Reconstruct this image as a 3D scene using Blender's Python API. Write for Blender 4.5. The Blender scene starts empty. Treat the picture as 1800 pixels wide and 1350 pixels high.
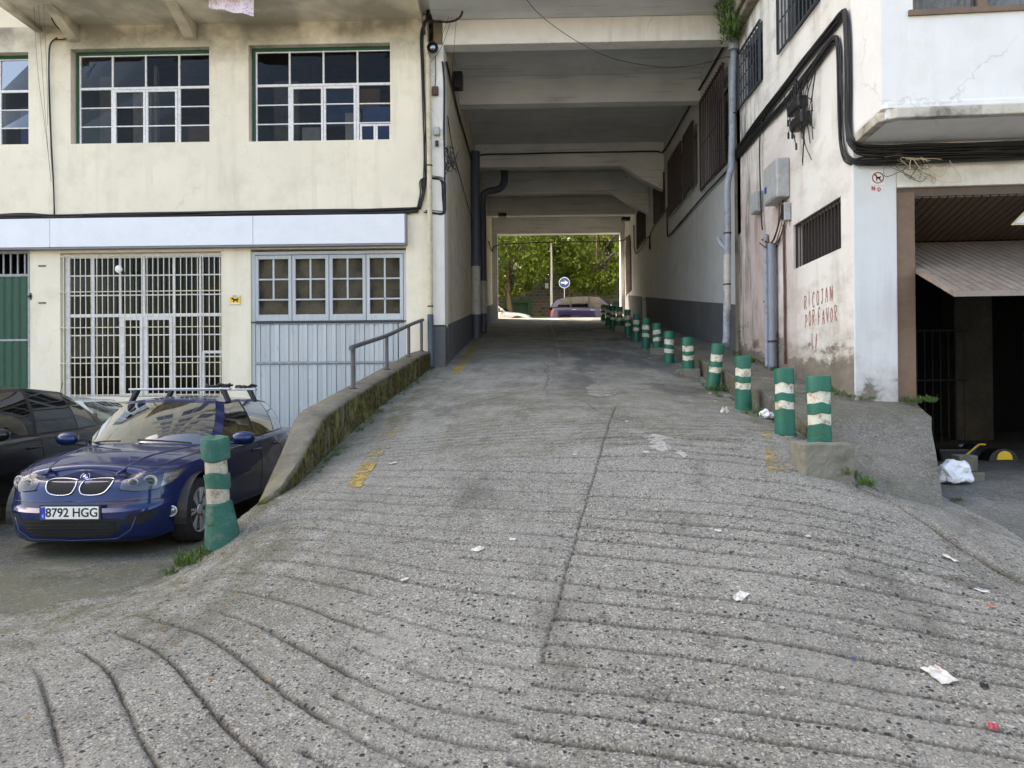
import bpy, bmesh, math, random
import numpy as np
from mathutils import Vector, Matrix
from mathutils.bvhtree import BVHTree
from mathutils.geometry import delaunay_2d_cdt
random.seed(7); np.random.seed(7)
S = bpy.context.scene
C = S.collection
# ---------------------------------------------------------------- camera
F_PX = 1300.0
def nrm(v): return v / np.linalg.norm(v)
_Y = nrm(np.array([35.0, -8.0, -F_PX]))
_u = np.array([-0.007, 1.0, 0.0]); _Z = nrm(_u - _Y * np.dot(_u, _Y)); _X = np.cross(_Y, _Z)
RM = np.array([_X, _Y, _Z])
cam_d = bpy.data.cameras.new('camera'); cam = bpy.data.objects.new('camera', cam_d); C.objects.link(cam)
cam_d.sensor_width = 36.0; cam_d.lens = 36.0 * F_PX / 1800.0; cam_d.clip_start = 0.05; cam_d.clip_end = 600
cam.matrix_world = Matrix([list(RM[0]) + [0], list(RM[1]) + [0], list(RM[2]) + [0], [0, 0, 0, 1]])
S.camera = cam
# ---------------------------------------------------------------- sky, sun, exposure
SUN = Vector((-1.0, 0.55, 1.05)).normalized()
w = bpy.data.worlds.new('World'); S.world = w; w.use_nodes = True
wn = w.node_tree.nodes; bg = wn['Background']; sky = wn.new('ShaderNodeTexSky'); sky.sky_type = 'NISHITA'
sky.sun_disc = False; sky.sun_elevation = math.asin(SUN.z); sky.sun_rotation = math.atan2(SUN.x, SUN.y)
sky.air_density = 1.0; sky.dust_density = 3.0; sky.ozone_density = 0.6
w.node_tree.links.new(sky.outputs[0], bg.inputs[0]); bg.inputs[1].default_value = 0.15
sd = bpy.data.lights.new('sun', 'SUN'); sd.energy = 4.2; sd.angle = math.radians(0.5); sd.color = (1, .95, .86)
so = bpy.data.objects.new('sun', sd); C.objects.link(so); so.rotation_euler = SUN.to_track_quat('Z', 'Y').to_euler()
vs = S.view_settings; vs.view_transform = 'Standard'; vs.look = 'None'; vs.gamma = 1; vs.use_curve_mapping = False
vs.exposure = 2.18
try:
    vs.use_white_balance = True; vs.white_balance_temperature = 7350; vs.white_balance_tint = 10
except Exception as e: print('wb', e)
S.render.engine = 'CYCLES'
# ---------------------------------------------------------------- picking points from distances
def ray(px, py):
    p = np.array([(px - 900) / F_PX, -(py - 675) / F_PX, -1.0]); return RM @ p
def UY(px, py, Y): r = ray(px, py); return r * (Y / r[1])
def UX(px, py, X): r = ray(px, py); return r * (X / r[0])
def UZ(px, py, Z): r = ray(px, py); return r * (Z / r[2])
# ---------------------------------------------------------------- terrain function
CP = [(-6,.5,-1.55),(-3,.5,-1.55),(0,.5,-1.58),(3,.5,-1.52),(6,.5,-1.5),(-6,2.9,-1.51),(-3,2.9,-1.5),(0,2.9,-1.48),(2.5,2.9,-1.46),(4,2.9,-1.45),
 (-5,4,-1.49),(-3.2,4,-1.485),(-2,4,-1.45),(0,4,-1.33),(2,4,-1.27),(3,4,-1.34),(3.6,4.2,-1.33),(-3.4,4.8,-1.485),(-3,5,-1.48),(-2,5,-1.33),(0,5,-1.10),(2,5,-1.03),(3,5,-1.18),(3.65,5.5,-1.19),
 (-2.95,5.75,-1.47),(-2,5.8,-1.12),(0,5.8,-.94),(2.3,5.8,-.87),(3.1,5.8,-1.0),(-2.57,6.1,-1.23),(-2.4,6.6,-.98),(0,6.6,-.78),(2.5,6.6,-.72),(3.2,6.6,-.95),(4.0,7.3,-1.06),(-2.2,7,-.9),
 (0,7.6,-.57),(2.6,7.6,-.48),(-2.2,8.5,-.65),(0,8.5,-.40),(2.7,8.5,-.38),(-2.1,9.6,-.42),(0,9.6,-.20),(2.75,9.6,-.25),(-2,12,.05),(0,12,.16),(2.9,12,.03),
 (-1.8,13.8,.42),(0,13.8,.46),(2.9,13.8,.38),(-1.6,16,.78),(0,16,.8),(2.8,16,.74),(-1.6,20,1.37),(2.8,20,1.37)]
CPa = np.array(CP)
def _phi(r): return r
_n = len(CPa)
_d = np.sqrt(((CPa[:, None, :2] - CPa[None, :, :2]) ** 2).sum(-1) + .04)
_A = np.zeros((_n + 3, _n + 3)); _A[:_n, :_n] = _phi(_d); _A[:_n, _n] = 1; _A[:_n, _n + 1:] = CPa[:, :2]; _A[_n, :_n] = 1; _A[_n + 1:, :_n] = CPa[:, :2].T
_w = np.linalg.solve(_A, np.concatenate([CPa[:, 2], [0, 0, 0]]))
def hgt(X, Y):
    X = np.asarray(X, float); Y = np.asarray(Y, float)
    Yc = np.minimum(Y, 18)
    r = np.zeros(np.broadcast(X, Y).shape) + _w[_n] + _w[_n + 1] * X + _w[_n + 2] * Yc
    for i in range(_n):
        r = r + _w[i] * np.sqrt((X - CPa[i, 0]) ** 2 + (Yc - CPa[i, 1]) ** 2 + .04)
    lin = .46 + (Y - 13.8) * .1445
    lin = np.where(Y > 31.2, .46 + 17.4 * .1445, lin)
    t = np.clip((Y - 13.8) / 3.0, 0, 1); t = t * t * (3 - 2 * t)
    return r * (1 - t) + lin * t
def G(px, py):
    r = ray(px, py); lo = 1.0; prev = None
    for i in range(900):
        Y = 1.2 * (1.0055 ** i)
        p = r * (Y / r[1])
        if p[2] < hgt(p[0], p[1]): 
            return Vector((p[0], p[1], float(hgt(p[0], p[1]))))
    return Vector(tuple(p))
# ---------------------------------------------------------------- object helpers
def tag(o, label=None, cat=None, group=None, kind=None):
    if label: o['label'] = label
    if cat: o['category'] = cat
    if group: o['group'] = group
    if kind: o['kind'] = kind
    return o
def empty(name, loc=(0, 0, 0), rz=0.0, label=None, cat=None, group=None, parent=None):
    o = bpy.data.objects.new(name, None); C.objects.link(o); o.location = loc; o.rotation_euler = (0, 0, rz); o.empty_display_size = .2
    if parent: o.parent = parent
    return tag(o, label, cat, group)
def copy_tree(o, parent=None):
    c = o.copy(); C.objects.link(c); c.parent = parent
    for k in ('category',):
        pass
    for ch in list(o.children): copy_tree(ch, c)
    return c
class MB:
    def __init__(s): s.v = []; s.f = []; s.uv = None; s.mi = []
    def add(s, vs_, fs, mi=0):
        b = len(s.v); s.v += [tuple(map(float, p)) for p in vs_]; s.f += [tuple(i + b for i in f) for f in fs]; s.mi += [mi] * len(fs); return s
    def quad(s, a, b, c, d, mi=0): return s.add([a, b, c, d], [(0, 1, 2, 3)], mi)
    def box(s, x0, x1, y0, y1, z0, z1, mi=0, M=None):
        vs_ = [(x0,y0,z0),(x1,y0,z0),(x1,y1,z0),(x0,y1,z0),(x0,y0,z1),(x1,y0,z1),(x1,y1,z1),(x0,y1,z1)]
        if M is not None: vs_ = [M @ Vector(p) for p in vs_]
        return s.add(vs_, [(0,3,2,1),(4,5,6,7),(0,1,5,4),(1,2,6,5),(2,3,7,6),(3,0,4,7)], mi)
    def hexa(s, p, mi=0): return s.add(p, [(0,3,2,1),(4,5,6,7),(0,1,5,4),(1,2,6,5),(2,3,7,6),(3,0,4,7)], mi)
    def tube(s, pts, r, n=7, smooth_pts=0, mi=0, closed=False, cap=True):
        P = [Vector(p) for p in pts]
        if smooth_pts: P = catmull(P, smooth_pts)
        rs = r if isinstance(r, (list, tuple)) else [r] * len(P)
        if len(rs) != len(P): rs = [rs[0] + (rs[-1] - rs[0]) * i / (len(P) - 1) for i in range(len(P))]
        b = len(s.v); up = None
        for i, p in enumerate(P):
            t = (P[min(i + 1, len(P) - 1)] - P[max(i - 1, 0)])
            if t.length < 1e-9: t = Vector((0, 0, 1))
            t.normalize()
            if up is None: up = t.orthogonal().normalized()
            up = (up - t * up.dot(t))
            if up.length < 1e-6: up = t.orthogonal()
            up.normalize(); sd_ = t.cross(up)
            for k in range(n):
                a = 2 * math.pi * k / n; s.v.append(tuple(p + (up * math.cos(a) + sd_ * math.sin(a)) * rs[i]))
        for i in range(len(P) - 1):
            for k in range(n):
                s.f.append((b + i*n + k, b + i*n + (k+1) % n, b + (i+1)*n + (k+1) % n, b + (i+1)*n + k)); s.mi.append(mi)
        if cap:
            s.f.append(tuple(b + k for k in range(n))[::-1]); s.mi.append(mi)
            s.f.append(tuple(b + (len(P)-1)*n + k for k in range(n))); s.mi.append(mi)
        return s
    def lathe(s, prof, n=24, M=None, mi=0, jit=0):
        b = len(s.v)
        for (r, z) in prof:
            for k in range(n):
                a = 2 * math.pi * k / n; rr = r * (1 + random.uniform(-jit, jit)); p = Vector((rr*math.cos(a), rr*math.sin(a), z))
                s.v.append(tuple(M @ p if M is not None else p))
        for i in range(len(prof) - 1):
            for k in range(n):
                s.f.append((b+i*n+k, b+i*n+(k+1)%n, b+(i+1)*n+(k+1)%n, b+(i+1)*n+k)); s.mi.append(mi)
        s.f.append(tuple(b+k for k in range(n))[::-1]); s.mi.append(mi)
        s.f.append(tuple(b+(len(prof)-1)*n+k for k in range(n))); s.mi.append(mi)
        return s
    def prism(s, poly, f0, f1, mi=0):
        n = len(poly); s.add([f0(*p) for p in poly] + [f1(*p) for p in poly], [tuple(range(n))[::-1], tuple(range(n, 2*n))] + [(i, (i+1) % n, n + (i+1) % n, n + i) for i in range(n)], mi); return s
    def obj(s, name, mats, parent=None, smooth=False, bevel=0, **kw):
        me = bpy.data.meshes.new(name); me.from_pydata(s.v, [], s.f)
        if not isinstance(mats, (list, tuple)): mats = [mats]
        for m in mats: me.materials.append(m)
        if len(mats) > 1: me.polygons.foreach_set('material_index', s.mi)
        bm = bmesh.new(); bm.from_mesh(me)
        if kw.get('weld'): bmesh.ops.remove_doubles(bm, verts=bm.verts, dist=1e-4)
        bmesh.ops.recalc_face_normals(bm, faces=bm.faces); bm.to_mesh(me); bm.free()
        if smooth:
            me.polygons.foreach_set('use_smooth', [True] * len(me.polygons))
            if smooth is not True:
                try: me.set_sharp_from_angle(angle=math.radians(smooth))
                except Exception: pass
        o = bpy.data.objects.new(name, me); C.objects.link(o)
        if parent: o.parent = parent
        if bevel:
            m = o.modifiers.new('bevel', 'BEVEL'); m.width = bevel; m.segments = 2; m.limit_method = 'ANGLE'
        return tag(o, kw.get('label'), kw.get('cat'), kw.get('group'), kw.get('kind'))
def catmull(P, k):
    out = []
    for i in range(len(P) - 1):
        p0 = P[max(i-1, 0)]; p1 = P[i]; p2 = P[i+1]; p3 = P[min(i+2, len(P)-1)]
        for j in range(k):
            t = j / k; t2 = t*t; t3 = t2*t
            out.append(.5 * ((2*p1) + (-p0 + p2)*t + (2*p0 - 5*p1 + 4*p2 - p3)*t2 + (-p0 + 3*p1 - 3*p2 + p3)*t3))
    out.append(P[-1]); return out
def text_mesh(txt, size, extrude=.001, bold=0.0):
    cu = bpy.data.curves.new('t', 'FONT'); cu.body = txt; cu.size = size; cu.extrude = extrude; cu.align_x = 'CENTER'; cu.align_y = 'CENTER'; cu.offset = bold
    o = bpy.data.objects.new('t', cu); C.objects.link(o); bpy.context.view_layer.update()
    me = bpy.data.meshes.new_from_object(o.evaluated_get(bpy.context.evaluated_depsgraph_get()))
    v = [tuple(x.co) for x in me.vertices]; f = [tuple(p.vertices) for p in me.polygons]
    bpy.data.objects.remove(o); return v, f
# ---------------------------------------------------------------- materials
class NT:
    def __init__(s, name):
        s.m = bpy.data.materials.new(name); s.m.use_nodes = True; s.t = s.m.node_tree; s.n = s.t.nodes; s.b = s.n['Principled BSDF']
        s.geo = s.n.new('ShaderNodeNewGeometry'); s.pos = s.geo.outputs['Position']; s.tc = s.n.new('ShaderNodeTexCoord'); s.ob = s.tc.outputs['Object']
    def L(s, a, b):
        if hasattr(a, 'is_output') or isinstance(a, bpy.types.NodeSocket): s.t.links.new(a, b)
        else:
            if isinstance(a, (tuple, list)) and len(a) == 3 and len(b.default_value) == 4: a = tuple(a) + (1,)
            b.default_value = a
    def sc(s, v, x, y, z):
        n = s.n.new('ShaderNodeMapping'); s.L(v, n.inputs[0]); n.inputs['Scale'].default_value = (x, y, z); return n.outputs[0]
    def off(s, v, x, y, z):
        n = s.n.new('ShaderNodeMapping'); s.L(v, n.inputs[0]); n.inputs['Location'].default_value = (x, y, z); return n.outputs[0]
    def noise(s, v, scale, detail=4, rough=.55, dist=0, col=False):
        n = s.n.new('ShaderNodeTexNoise'); s.L(v, n.inputs['Vector']); n.inputs['Scale'].default_value = scale; n.inputs['Detail'].default_value = detail; n.inputs['Roughness'].default_value = rough; n.inputs['Distortion'].default_value = dist
        return n.outputs['Color' if col else 'Fac']
    def vor(s, v, scale, out='Distance', feat='F1', rnd=1):
        n = s.n.new('ShaderNodeTexVoronoi'); n.feature = feat; s.L(v, n.inputs['Vector']); n.inputs['Scale'].default_value = scale; n.inputs['Randomness'].default_value = rnd; return n.outputs[out]
    def mth(s, op, a, b=0.0, c=None):
        n = s.n.new('ShaderNodeMath'); n.operation = op; s.L(a, n.inputs[0]); s.L(b, n.inputs[1])
        if c is not None: s.L(c, n.inputs[2])
        return n.outputs[0]
    def mr(s, v, a, b, c=0.0, d=1.0):
        n = s.n.new('ShaderNodeMapRange'); n.clamp = True; s.L(v, n.inputs[0]); n.inputs[1].default_value = a; n.inputs[2].default_value = b; n.inputs[3].default_value = c; n.inputs[4].default_value = d; return n.outputs[0]
    def mix(s, f, a, b, mode='MIX'):
        n = s.n.new('ShaderNodeMix'); n.data_type = 'RGBA'; n.blend_type = mode; s.L(f, n.inputs[0]); s.L(a, n.inputs[6]); s.L(b, n.inputs[7]); return n.outputs[2]
    def xyz(s, v):
        n = s.n.new('ShaderNodeSeparateXYZ'); s.L(v, n.inputs[0]); return n.outputs
    def bump(s, h, dist=.01, st=1.0, prev=None):
        n = s.n.new('ShaderNodeBump'); s.L(h, n.inputs['Height']); n.inputs['Distance'].default_value = dist; n.inputs['Strength'].default_value = st
        if prev is not None: s.L(prev, n.inputs['Normal'])
        s.L(n.outputs[0], s.b.inputs['Normal']); return n.outputs[0]
    def attr(s, name):
        n = s.n.new('ShaderNodeAttribute'); n.attribute_name = name; return n.outputs['Fac']
    def objrand(s):
        n = s.n.new('ShaderNodeObjectInfo'); return n.outputs['Random']
    def obr(s):
        n = s.n.new('ShaderNodeObjectInfo'); m = s.n.new('ShaderNodeVectorMath'); m.operation = 'MULTIPLY_ADD'; cb = s.n.new('ShaderNodeCombineXYZ')
        for k in range(3): s.L(n.outputs['Random'], cb.inputs[k])
        s.L(cb.outputs[0], m.inputs[0]); m.inputs[1].default_value = (31.7, 17.3, 23.9); s.L(s.ob, m.inputs[2]); return m.outputs[0]
    def out(s, col=None, rough=None, metal=None, spec=None):
        if col is not None: s.L(col, s.b.inputs['Base Color'])
        if rough is not None: s.L(rough, s.b.inputs['Roughness'])
        if metal is not None: s.b.inputs['Metallic'].default_value = metal
        if spec is not None: s.b.inputs['Specular IOR Level'].default_value = spec
        return s.m
def simple(name, c, rough=.6, metal=0.0, var=.12, scale=6, bump=.0015, spec=None, dirt=None, dirt_amt=.5):
    t = NT(name); t.ob = t.obr(); n = t.noise(t.ob, scale, 6); n2 = t.noise(t.ob, scale * 9, 4)
    col = t.mix(t.mr(n, .3, .7), tuple(x * (1 - var) for x in c), tuple(min(1, x * (1 + var)) for x in c))
    col = t.mix(t.mr(n2, .35, .65, 0, var * 1.2), col, tuple(x * .5 for x in c))
    if dirt: col = t.mix(t.mth('MULTIPLY', t.mr(t.noise(t.off(t.ob, 3, 5, 1), scale * 1.7, 8, .7), .5, .62), dirt_amt), col, dirt)
    if bump: t.bump(n2, bump, .6)
    return t.out(col, t.mr(n2, .3, .7, max(0, rough - .08), min(1, rough + .08)), metal, spec)
def plaster(name, base, stain, streak=.5, blotch=.4, crack=.4, grime=None, pink=None, rough=.85, axis='x', bump=.004, top=None):
    t = NT(name); p = t.pos; X, Y, Z = t.xyz(p)
    ys = .45 if grime and pink else 1.0; big = t.noise(t.sc(p, 1, ys, 1), .75 if pink else .55, 9, .6); mid = t.noise(t.sc(t.off(p, 7, 3, 2), 1, ys, 1), 2.6, 8, .65)
    sx = t.sc(p, 3.2, 1.6 if pink else 3.2, .22); st = t.noise(sx, 1.5, 7, .62)
    fine = t.noise(p, 60, 4, .6)
    col = t.mix(t.mr(big, .35, .65), tuple(x * .93 for x in base), tuple(min(1, x * 1.03) for x in base))
    col = t.mix(t.mth('MULTIPLY', t.mr(mid, .48, .72), blotch), col, stain)
    col = t.mix(t.mth('MULTIPLY', t.mth('MULTIPLY', t.mr(st, .5, .72), t.mr(big, .4, .62)), streak), col, stain)
    if pink:
        pm = t.mth('MULTIPLY', t.mr(t.noise(t.off(p, 1, 9, 4), 1.1, 6), .3, .5), t.mth('MULTIPLY', t.mr(Y, 10.2, 11.4), t.mr(Z, 4.3, 3.0)))
        col = t.mix(t.mth('MULTIPLY', pm, .85), col, pink)
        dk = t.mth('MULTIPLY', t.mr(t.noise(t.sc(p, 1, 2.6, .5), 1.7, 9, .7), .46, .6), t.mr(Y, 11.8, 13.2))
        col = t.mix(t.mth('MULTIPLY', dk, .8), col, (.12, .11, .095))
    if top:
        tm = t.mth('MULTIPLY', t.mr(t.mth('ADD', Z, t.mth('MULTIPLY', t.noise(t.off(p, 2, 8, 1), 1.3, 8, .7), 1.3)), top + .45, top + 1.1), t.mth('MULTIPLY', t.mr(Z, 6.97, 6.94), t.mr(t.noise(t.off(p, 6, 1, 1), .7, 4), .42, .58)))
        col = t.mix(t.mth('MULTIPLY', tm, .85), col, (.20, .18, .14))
    if crack:
        dv = t.mix(.4, p, t.noise(p, 3, 5, col=True))
        e = t.vor(dv, .55, 'Distance', 'DISTANCE_TO_EDGE'); cr = t.mth('MULTIPLY', t.mr(e, .0, .006, 1, 0), t.mr(t.noise(p, .8, 2), .5, .56))
        col = t.mix(t.mth('MULTIPLY', cr, crack), col, tuple(x * .35 for x in base))
    if grime:   # damp rising from the sloping foot of the wall
        foot = t.mth('SUBTRACT', Z, t.mth('MULTIPLY_ADD', Y, grime[0], grime[1]))
        g = t.mth('ADD', foot, t.mth('MULTIPLY_ADD', t.noise(t.sc(p, 1, .55, 1.25), 2.3, 9, .68), -1.9, .95))
        m = t.mr(g, grime[2], grime[2] - .16)
        col = t.mix(t.mth('MULTIPLY', m, .93), col, t.mix(t.mr(mid, .35, .65), (.035, .032, .022), (.12, .10, .075)))
        g2 = t.mr(g, grime[2] + .5, grime[2]); col = t.mix(t.mth('MULTIPLY', g2, t.mr(mid, .35, .65, .1, .7)), col, (.30, .26, .215))
    h = t.mth('ADD', t.mth('MULTIPLY', fine, .35), t.mth('MULTIPLY', t.noise(p, 9, 6, .6), 1.0)); t.bump(h, bump, .5)
    return t.out(col, rough, 0, .3)
M = {}
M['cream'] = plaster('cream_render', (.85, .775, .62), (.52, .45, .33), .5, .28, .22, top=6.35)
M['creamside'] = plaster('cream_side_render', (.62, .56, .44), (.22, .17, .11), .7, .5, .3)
M['white'] = plaster('white_render', (.78, .76, .72), (.42, .38, .31), .6, .25, .35, bump=.003)
M['frontwhite'] = plaster('front_render', (.80, .80, .79), (.40, .36, .30), .3, .15, .3)
M['pilaster'] = plaster('pilaster_render', (.66, .68, .70), (.40, .38, .34), .3, .15, .2, grime=(0.0, -.25, .2))
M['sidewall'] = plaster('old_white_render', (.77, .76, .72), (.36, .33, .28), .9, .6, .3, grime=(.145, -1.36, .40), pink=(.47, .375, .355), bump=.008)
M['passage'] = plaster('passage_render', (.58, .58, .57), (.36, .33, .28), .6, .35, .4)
M['ceiling'] = plaster('shuttered_concrete', (.52, .51, .485), (.24, .22, .19), .25, .5, .4)
M['ledge'] = plaster('stained_ledge', (.55, .52, .45), (.08, .07, .055), 1.0, 1.0, .2, bump=.01)
M['band'] = plaster('grey_plinth_paint', (.105, .11, .12), (.2, .19, .17), .4, .4, .2)
M['mould'] = plaster('mouldy_concrete', (.26, .23, .18), (.05, .045, .035), .9, .9, .3, bump=.012)
def board_marks():
    t = NT('board_marked_concrete'); p = t.pos; X, Y, Z = t.xyz(p)
    n = t.noise(p, 1.2, 8, .6); spots = t.noise(t.sc(p, 3, 9, 9), 1.0, 6, .7)
    lines = t.noise(t.sc(p, .35, 9, 9), 1.6, 3, .5)
    col = t.mix(t.mr(n, .35, .65), (.57, .58, .57), (.68, .69, .68))
    col = t.mix(t.mth('MULTIPLY', t.mr(spots, .62, .7), t.mr(t.noise(p, .9, 3), .45, .6, 0, .9)), col, (.10, .08, .06))
    col = t.mix(t.mr(lines, .6, .66, 0, .35), col, (.2, .19, .17))
    t.bump(lines, .012, .6); return t.out(col, .85, 0, .2)
M['boards'] = board_marks()
def concrete_ground():
    t = NT('exposed_aggregate_concrete'); p = t.pos; X, Y, Z = t.xyz(p)
    dv = t.mix(.015, p, t.noise(p, 30, 3, col=True))
    v1 = t.vor(dv, 48, 'Color'); d1 = t.vor(dv, 48, 'Distance'); v2 = t.vor(t.off(dv, 3.3, 1.7, 0), 130, 'Color'); d3 = t.vor(t.off(dv, 1.3, 7.7, 0), 26, 'Distance'); v3 = t.vor(t.off(dv, 1.3, 7.7, 0), 26, 'Color')
    r1 = t.xyz(v1)[0]; r2 = t.xyz(v2)[1]; r3 = t.xyz(v3)[0]
    base = t.mix(t.mr(t.noise(p, .9, 8, .6), .3, .7), (.245, .235, .20), (.39, .375, .33))
    col = t.mix(t.mth('MULTIPLY', t.mr(r1, .35, .9), t.mr(d1, .5, .3)), base, (.58, .56, .50))
    col = t.mix(t.mth('MULTIPLY', t.mr(r1, .3, .05), t.mr(d1, .5, .35)), col, (.055, .055, .058))
    col = t.mix(t.mr(r2, .8, .95, 0, .8), col, (.58, .56, .52)); col = t.mix(t.mr(r2, .2, .05, 0, .65), col, (.05, .05, .05))
    near = t.mr(Y, 7.5, 4.5); col = t.mix(t.mth('MULTIPLY', near, t.mth('MULTIPLY', t.mr(r3, .74, .80), t.mr(d3, .36, .28))), col, t.mix(t.xyz(v3)[1], (.62, .60, .56), (.40, .37, .31))); col = t.mix(t.mth('MULTIPLY', near, t.mth('MULTIPLY', t.mr(r3, .20, .15), t.mr(d3, .34, .26))), col, (.035, .035, .04))
    # worn smooth higher up the ramp, moss on the left shoulder
    far = t.mr(Y, 7.0, 10.0)
    smooth = t.mix(t.mr(t.noise(p, 1.7, 10, .72), .35, .65), (.11, .10, .076), (.32, .305, .26))
    smooth = t.mix(t.mr(r2, .6, .95, 0, .5), smooth, (.32, .31, .28))
    col = t.mix(t.mth('MULTIPLY', far, .75), col, smooth)
    oil = t.mr(t.noise(t.sc(t.off(p, 31, 4, 0), 1.6, .55, 1), 1.0, 9, .7), .54, .68, 0, .5); col = t.mix(oil, col, (.075, .068, .052))
    spots = t.mr(t.noise(t.off(p, 3, 44, 0), 5.5, 7, .7), .58, .68, 0, .55); col = t.mix(spots, col, (.06, .055, .042))
    lite = t.mr(t.noise(t.off(p, 9, 14, 0), 2.1, 9, .72), .57, .68, 0, .5); col = t.mix(lite, col, (.44, .42, .37))
    dust = t.mr(t.noise(t.sc(t.off(p, 4, 4, 0), 1, .35, 1), 1.3, 7, .65), .52, .66); col = t.mix(t.mth('MULTIPLY', dust, .35), col, (.30, .29, .26))
    wet = t.mth('MULTIPLY', t.mr(t.noise(t.sc(t.off(p, 14, 4, 0), 1, .4, 1), .8, 7, .65), .47, .56), t.mth('MULTIPLY', t.mr(X, .1, .9), t.mr(Y, 9.3, 11)))
    col = t.mix(t.mth('MULTIPLY', wet, .6), col, (.055, .057, .065))
    moss = t.attr('moss'); mm = t.mth('MULTIPLY', moss, t.mr(t.noise(p, 3.5, 9, .75), .42, .6))
    col = t.mix(t.mth('MULTIPLY', mm, .8), col, t.mix(t.mr(t.noise(p, 25, 4), .4, .6), (.06, .06, .018), (.15, .145, .055)))
    gv = t.attr('groove'); col = t.mix(t.mth('MULTIPLY', gv, .88), col, t.mix(t.mr(t.noise(p, 8, 5), .4, .6), (.035, .03, .02), (.075, .06, .035)))
    hh = t.mth('ADD', t.mth('MULTIPLY', t.mr(d1, 0, .5, 1, 0), t.mr(r1, .1, .8, .2, 1)), t.mth('MULTIPLY', t.noise(p, 140, 4, .7), .9))
    amp = t.mth('MULTIPLY', hh, t.mr(far, 0, 1, 1, .45)); t.bump(amp, .022, 1.0)
    return t.out(col, .82, 0, .35)
M['ground'] = concrete_ground()
def asphalt(name, a, b, green=.3):
    t = NT(name); p = t.pos
    v = t.xyz(t.vor(p, 70, 'Color'))[0]
    col = t.mix(t.mr(t.noise(p, 1.1, 8, .65), .35, .65), a, b); col = t.mix(t.mr(v, .75, .95, 0, .5), col, (.36, .35, .31)); col = t.mix(t.mr(v, .2, .05, 0, .5), col, (.04, .04, .04))
    col = t.mix(t.mr(t.noise(t.sc(t.off(p, 2, 2, 0), 1, .4, 1), 1.1, 7), .5, .65, 0, green), col, (.10, .10, .05))
    col = t.mix(t.mr(t.noise(t.off(p, 8, 2, 3), 4.5, 9, .75), .54, .66, 0, .55), col, tuple(x*.4 for x in a)); col = t.mix(t.mr(t.noise(t.off(p, 1, 7, 3), 3.1, 9, .75), .56, .66, 0, .5), col, tuple(x*1.7 for x in b))
    t.bump(t.mth('ADD', t.noise(p, 90, 5, .7), t.mth('MULTIPLY', t.noise(p, 14, 6, .7), 1.5)), .012, .8); return t.out(col, .8, 0, .4)
M['lot'] = asphalt('lot_asphalt', (.075, .072, .062), (.15, .145, .12), .5)
M['walk'] = asphalt('sidewalk_concrete', (.095, .088, .072), (.19, .18, .152), .5)
M['gfloor'] = asphalt('garage_floor_concrete', (.09, .09, .085), (.17, .17, .155), .2)
M['street'] = asphalt('street_asphalt', (.035, .035, .035), (.055, .055, .055), 0)
def mossy():
    t = NT('mossy_old_concrete'); p = t.pos; N = t.xyz(t.geo.outputs['Normal'])
    col = t.mix(t.mr(t.noise(p, 3, 9, .7), .35, .65), (.12, .11, .085), (.23, .21, .17))
    side = t.mr(N[2], .75, .3); m2 = t.mr(t.noise(t.sc(p, 1, 1, .35), 7, 8, .75), .28, .5)
    col = t.mix(t.mth('MULTIPLY', side, m2), col, t.mix(t.mr(t.noise(p, 16, 4), .4, .6), (.026, .022, .008), (.10, .078, .02)))
    col = t.mix(t.mth('MULTIPLY', t.mr(t.noise(t.off(p, 5, 0, 0), 2.5, 8, .7), .54, .64), .65), col, (.20, .19, .06))
    col = t.mix(t.mr(t.noise(t.off(p, 9, 0, 0), 9, 8, .75), .62, .7, 0, .6), col, (.33, .32, .28))
    t.bump(t.noise(p, 22, 8, .7), .03, .8); return t.out(col, .9, 0, .2)
M['mossy'] = mossy()
M['block'] = plaster('stained_block_concrete', (.20, .19, .155), (.05, .05, .03), .8, 1.0, .3, bump=.012)
def glass(name, tint=(.85, .9, .9), refl=1.0, trans=.8, fm=1.3):
    t = NT(name); n = t.n; tr = n.new('ShaderNodeBsdfTransparent'); tr.inputs[0].default_value = tuple(x * trans for x in tint) + (1,)
    gl = n.new('ShaderNodeBsdfGlossy'); gl.inputs['Roughness'].default_value = .015; gl.inputs[0].default_value = (refl,) * 3 + (1,)
    fr = n.new('ShaderNodeFresnel'); fr.inputs[0].default_value = 1.55; mx = n.new('ShaderNodeMixShader')
    f = t.mth('MULTIPLY_ADD', fr.outputs[0], fm, .0)
    t.L(f, mx.inputs[0]); t.L(tr.outputs[0], mx.inputs[1]); t.L(gl.outputs[0], mx.inputs[2]); t.L(mx.outputs[0], n['Material Output'].inputs[0]); return t.m
M['pane'] = glass('window_glass', (.85, .85, .82), .8, .6, .38)
M['dustpane'] = glass('dusty_glass', (.8, .8, .75), .6, .75, .35)
M['carglass'] = glass('car_glass', (.8, .88, .84), 1.0, .85, 3.0)
M['darkglass'] = glass('tinted_car_glass', (.6, .65, .65), 1.0, .25)
def carpaint(name, c, flake=.0, metal=.4):
    t = NT(name); n = t.noise(t.ob, 2, 5); col = t.mix(t.mr(n, .3, .7), tuple(x * .96 for x in c), tuple(x * 1.04 for x in c))
    dust = t.mr(t.noise(t.ob, 7, 7, .7), .5, .8, 0, .012); col = t.mix(dust, col, (.25, .24, .22))
    t.b.inputs['Coat Weight'].default_value = .6 if name.startswith('black') else .85; t.b.inputs['Coat Roughness'].default_value = .03
    return t.out(col, .35, metal, .2)
M['blue'] = carpaint('deep_blue_paint', (.0016, .0125, .080), metal=.25)
M['black'] = carpaint('black_paint', (.0025, .0025, .003), metal=.0)
M['pale'] = carpaint('pale_paint', (.50, .52, .46), metal=.0)
M['silver'] = carpaint('silver_paint', (.55, .57, .60), metal=.5)
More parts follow.
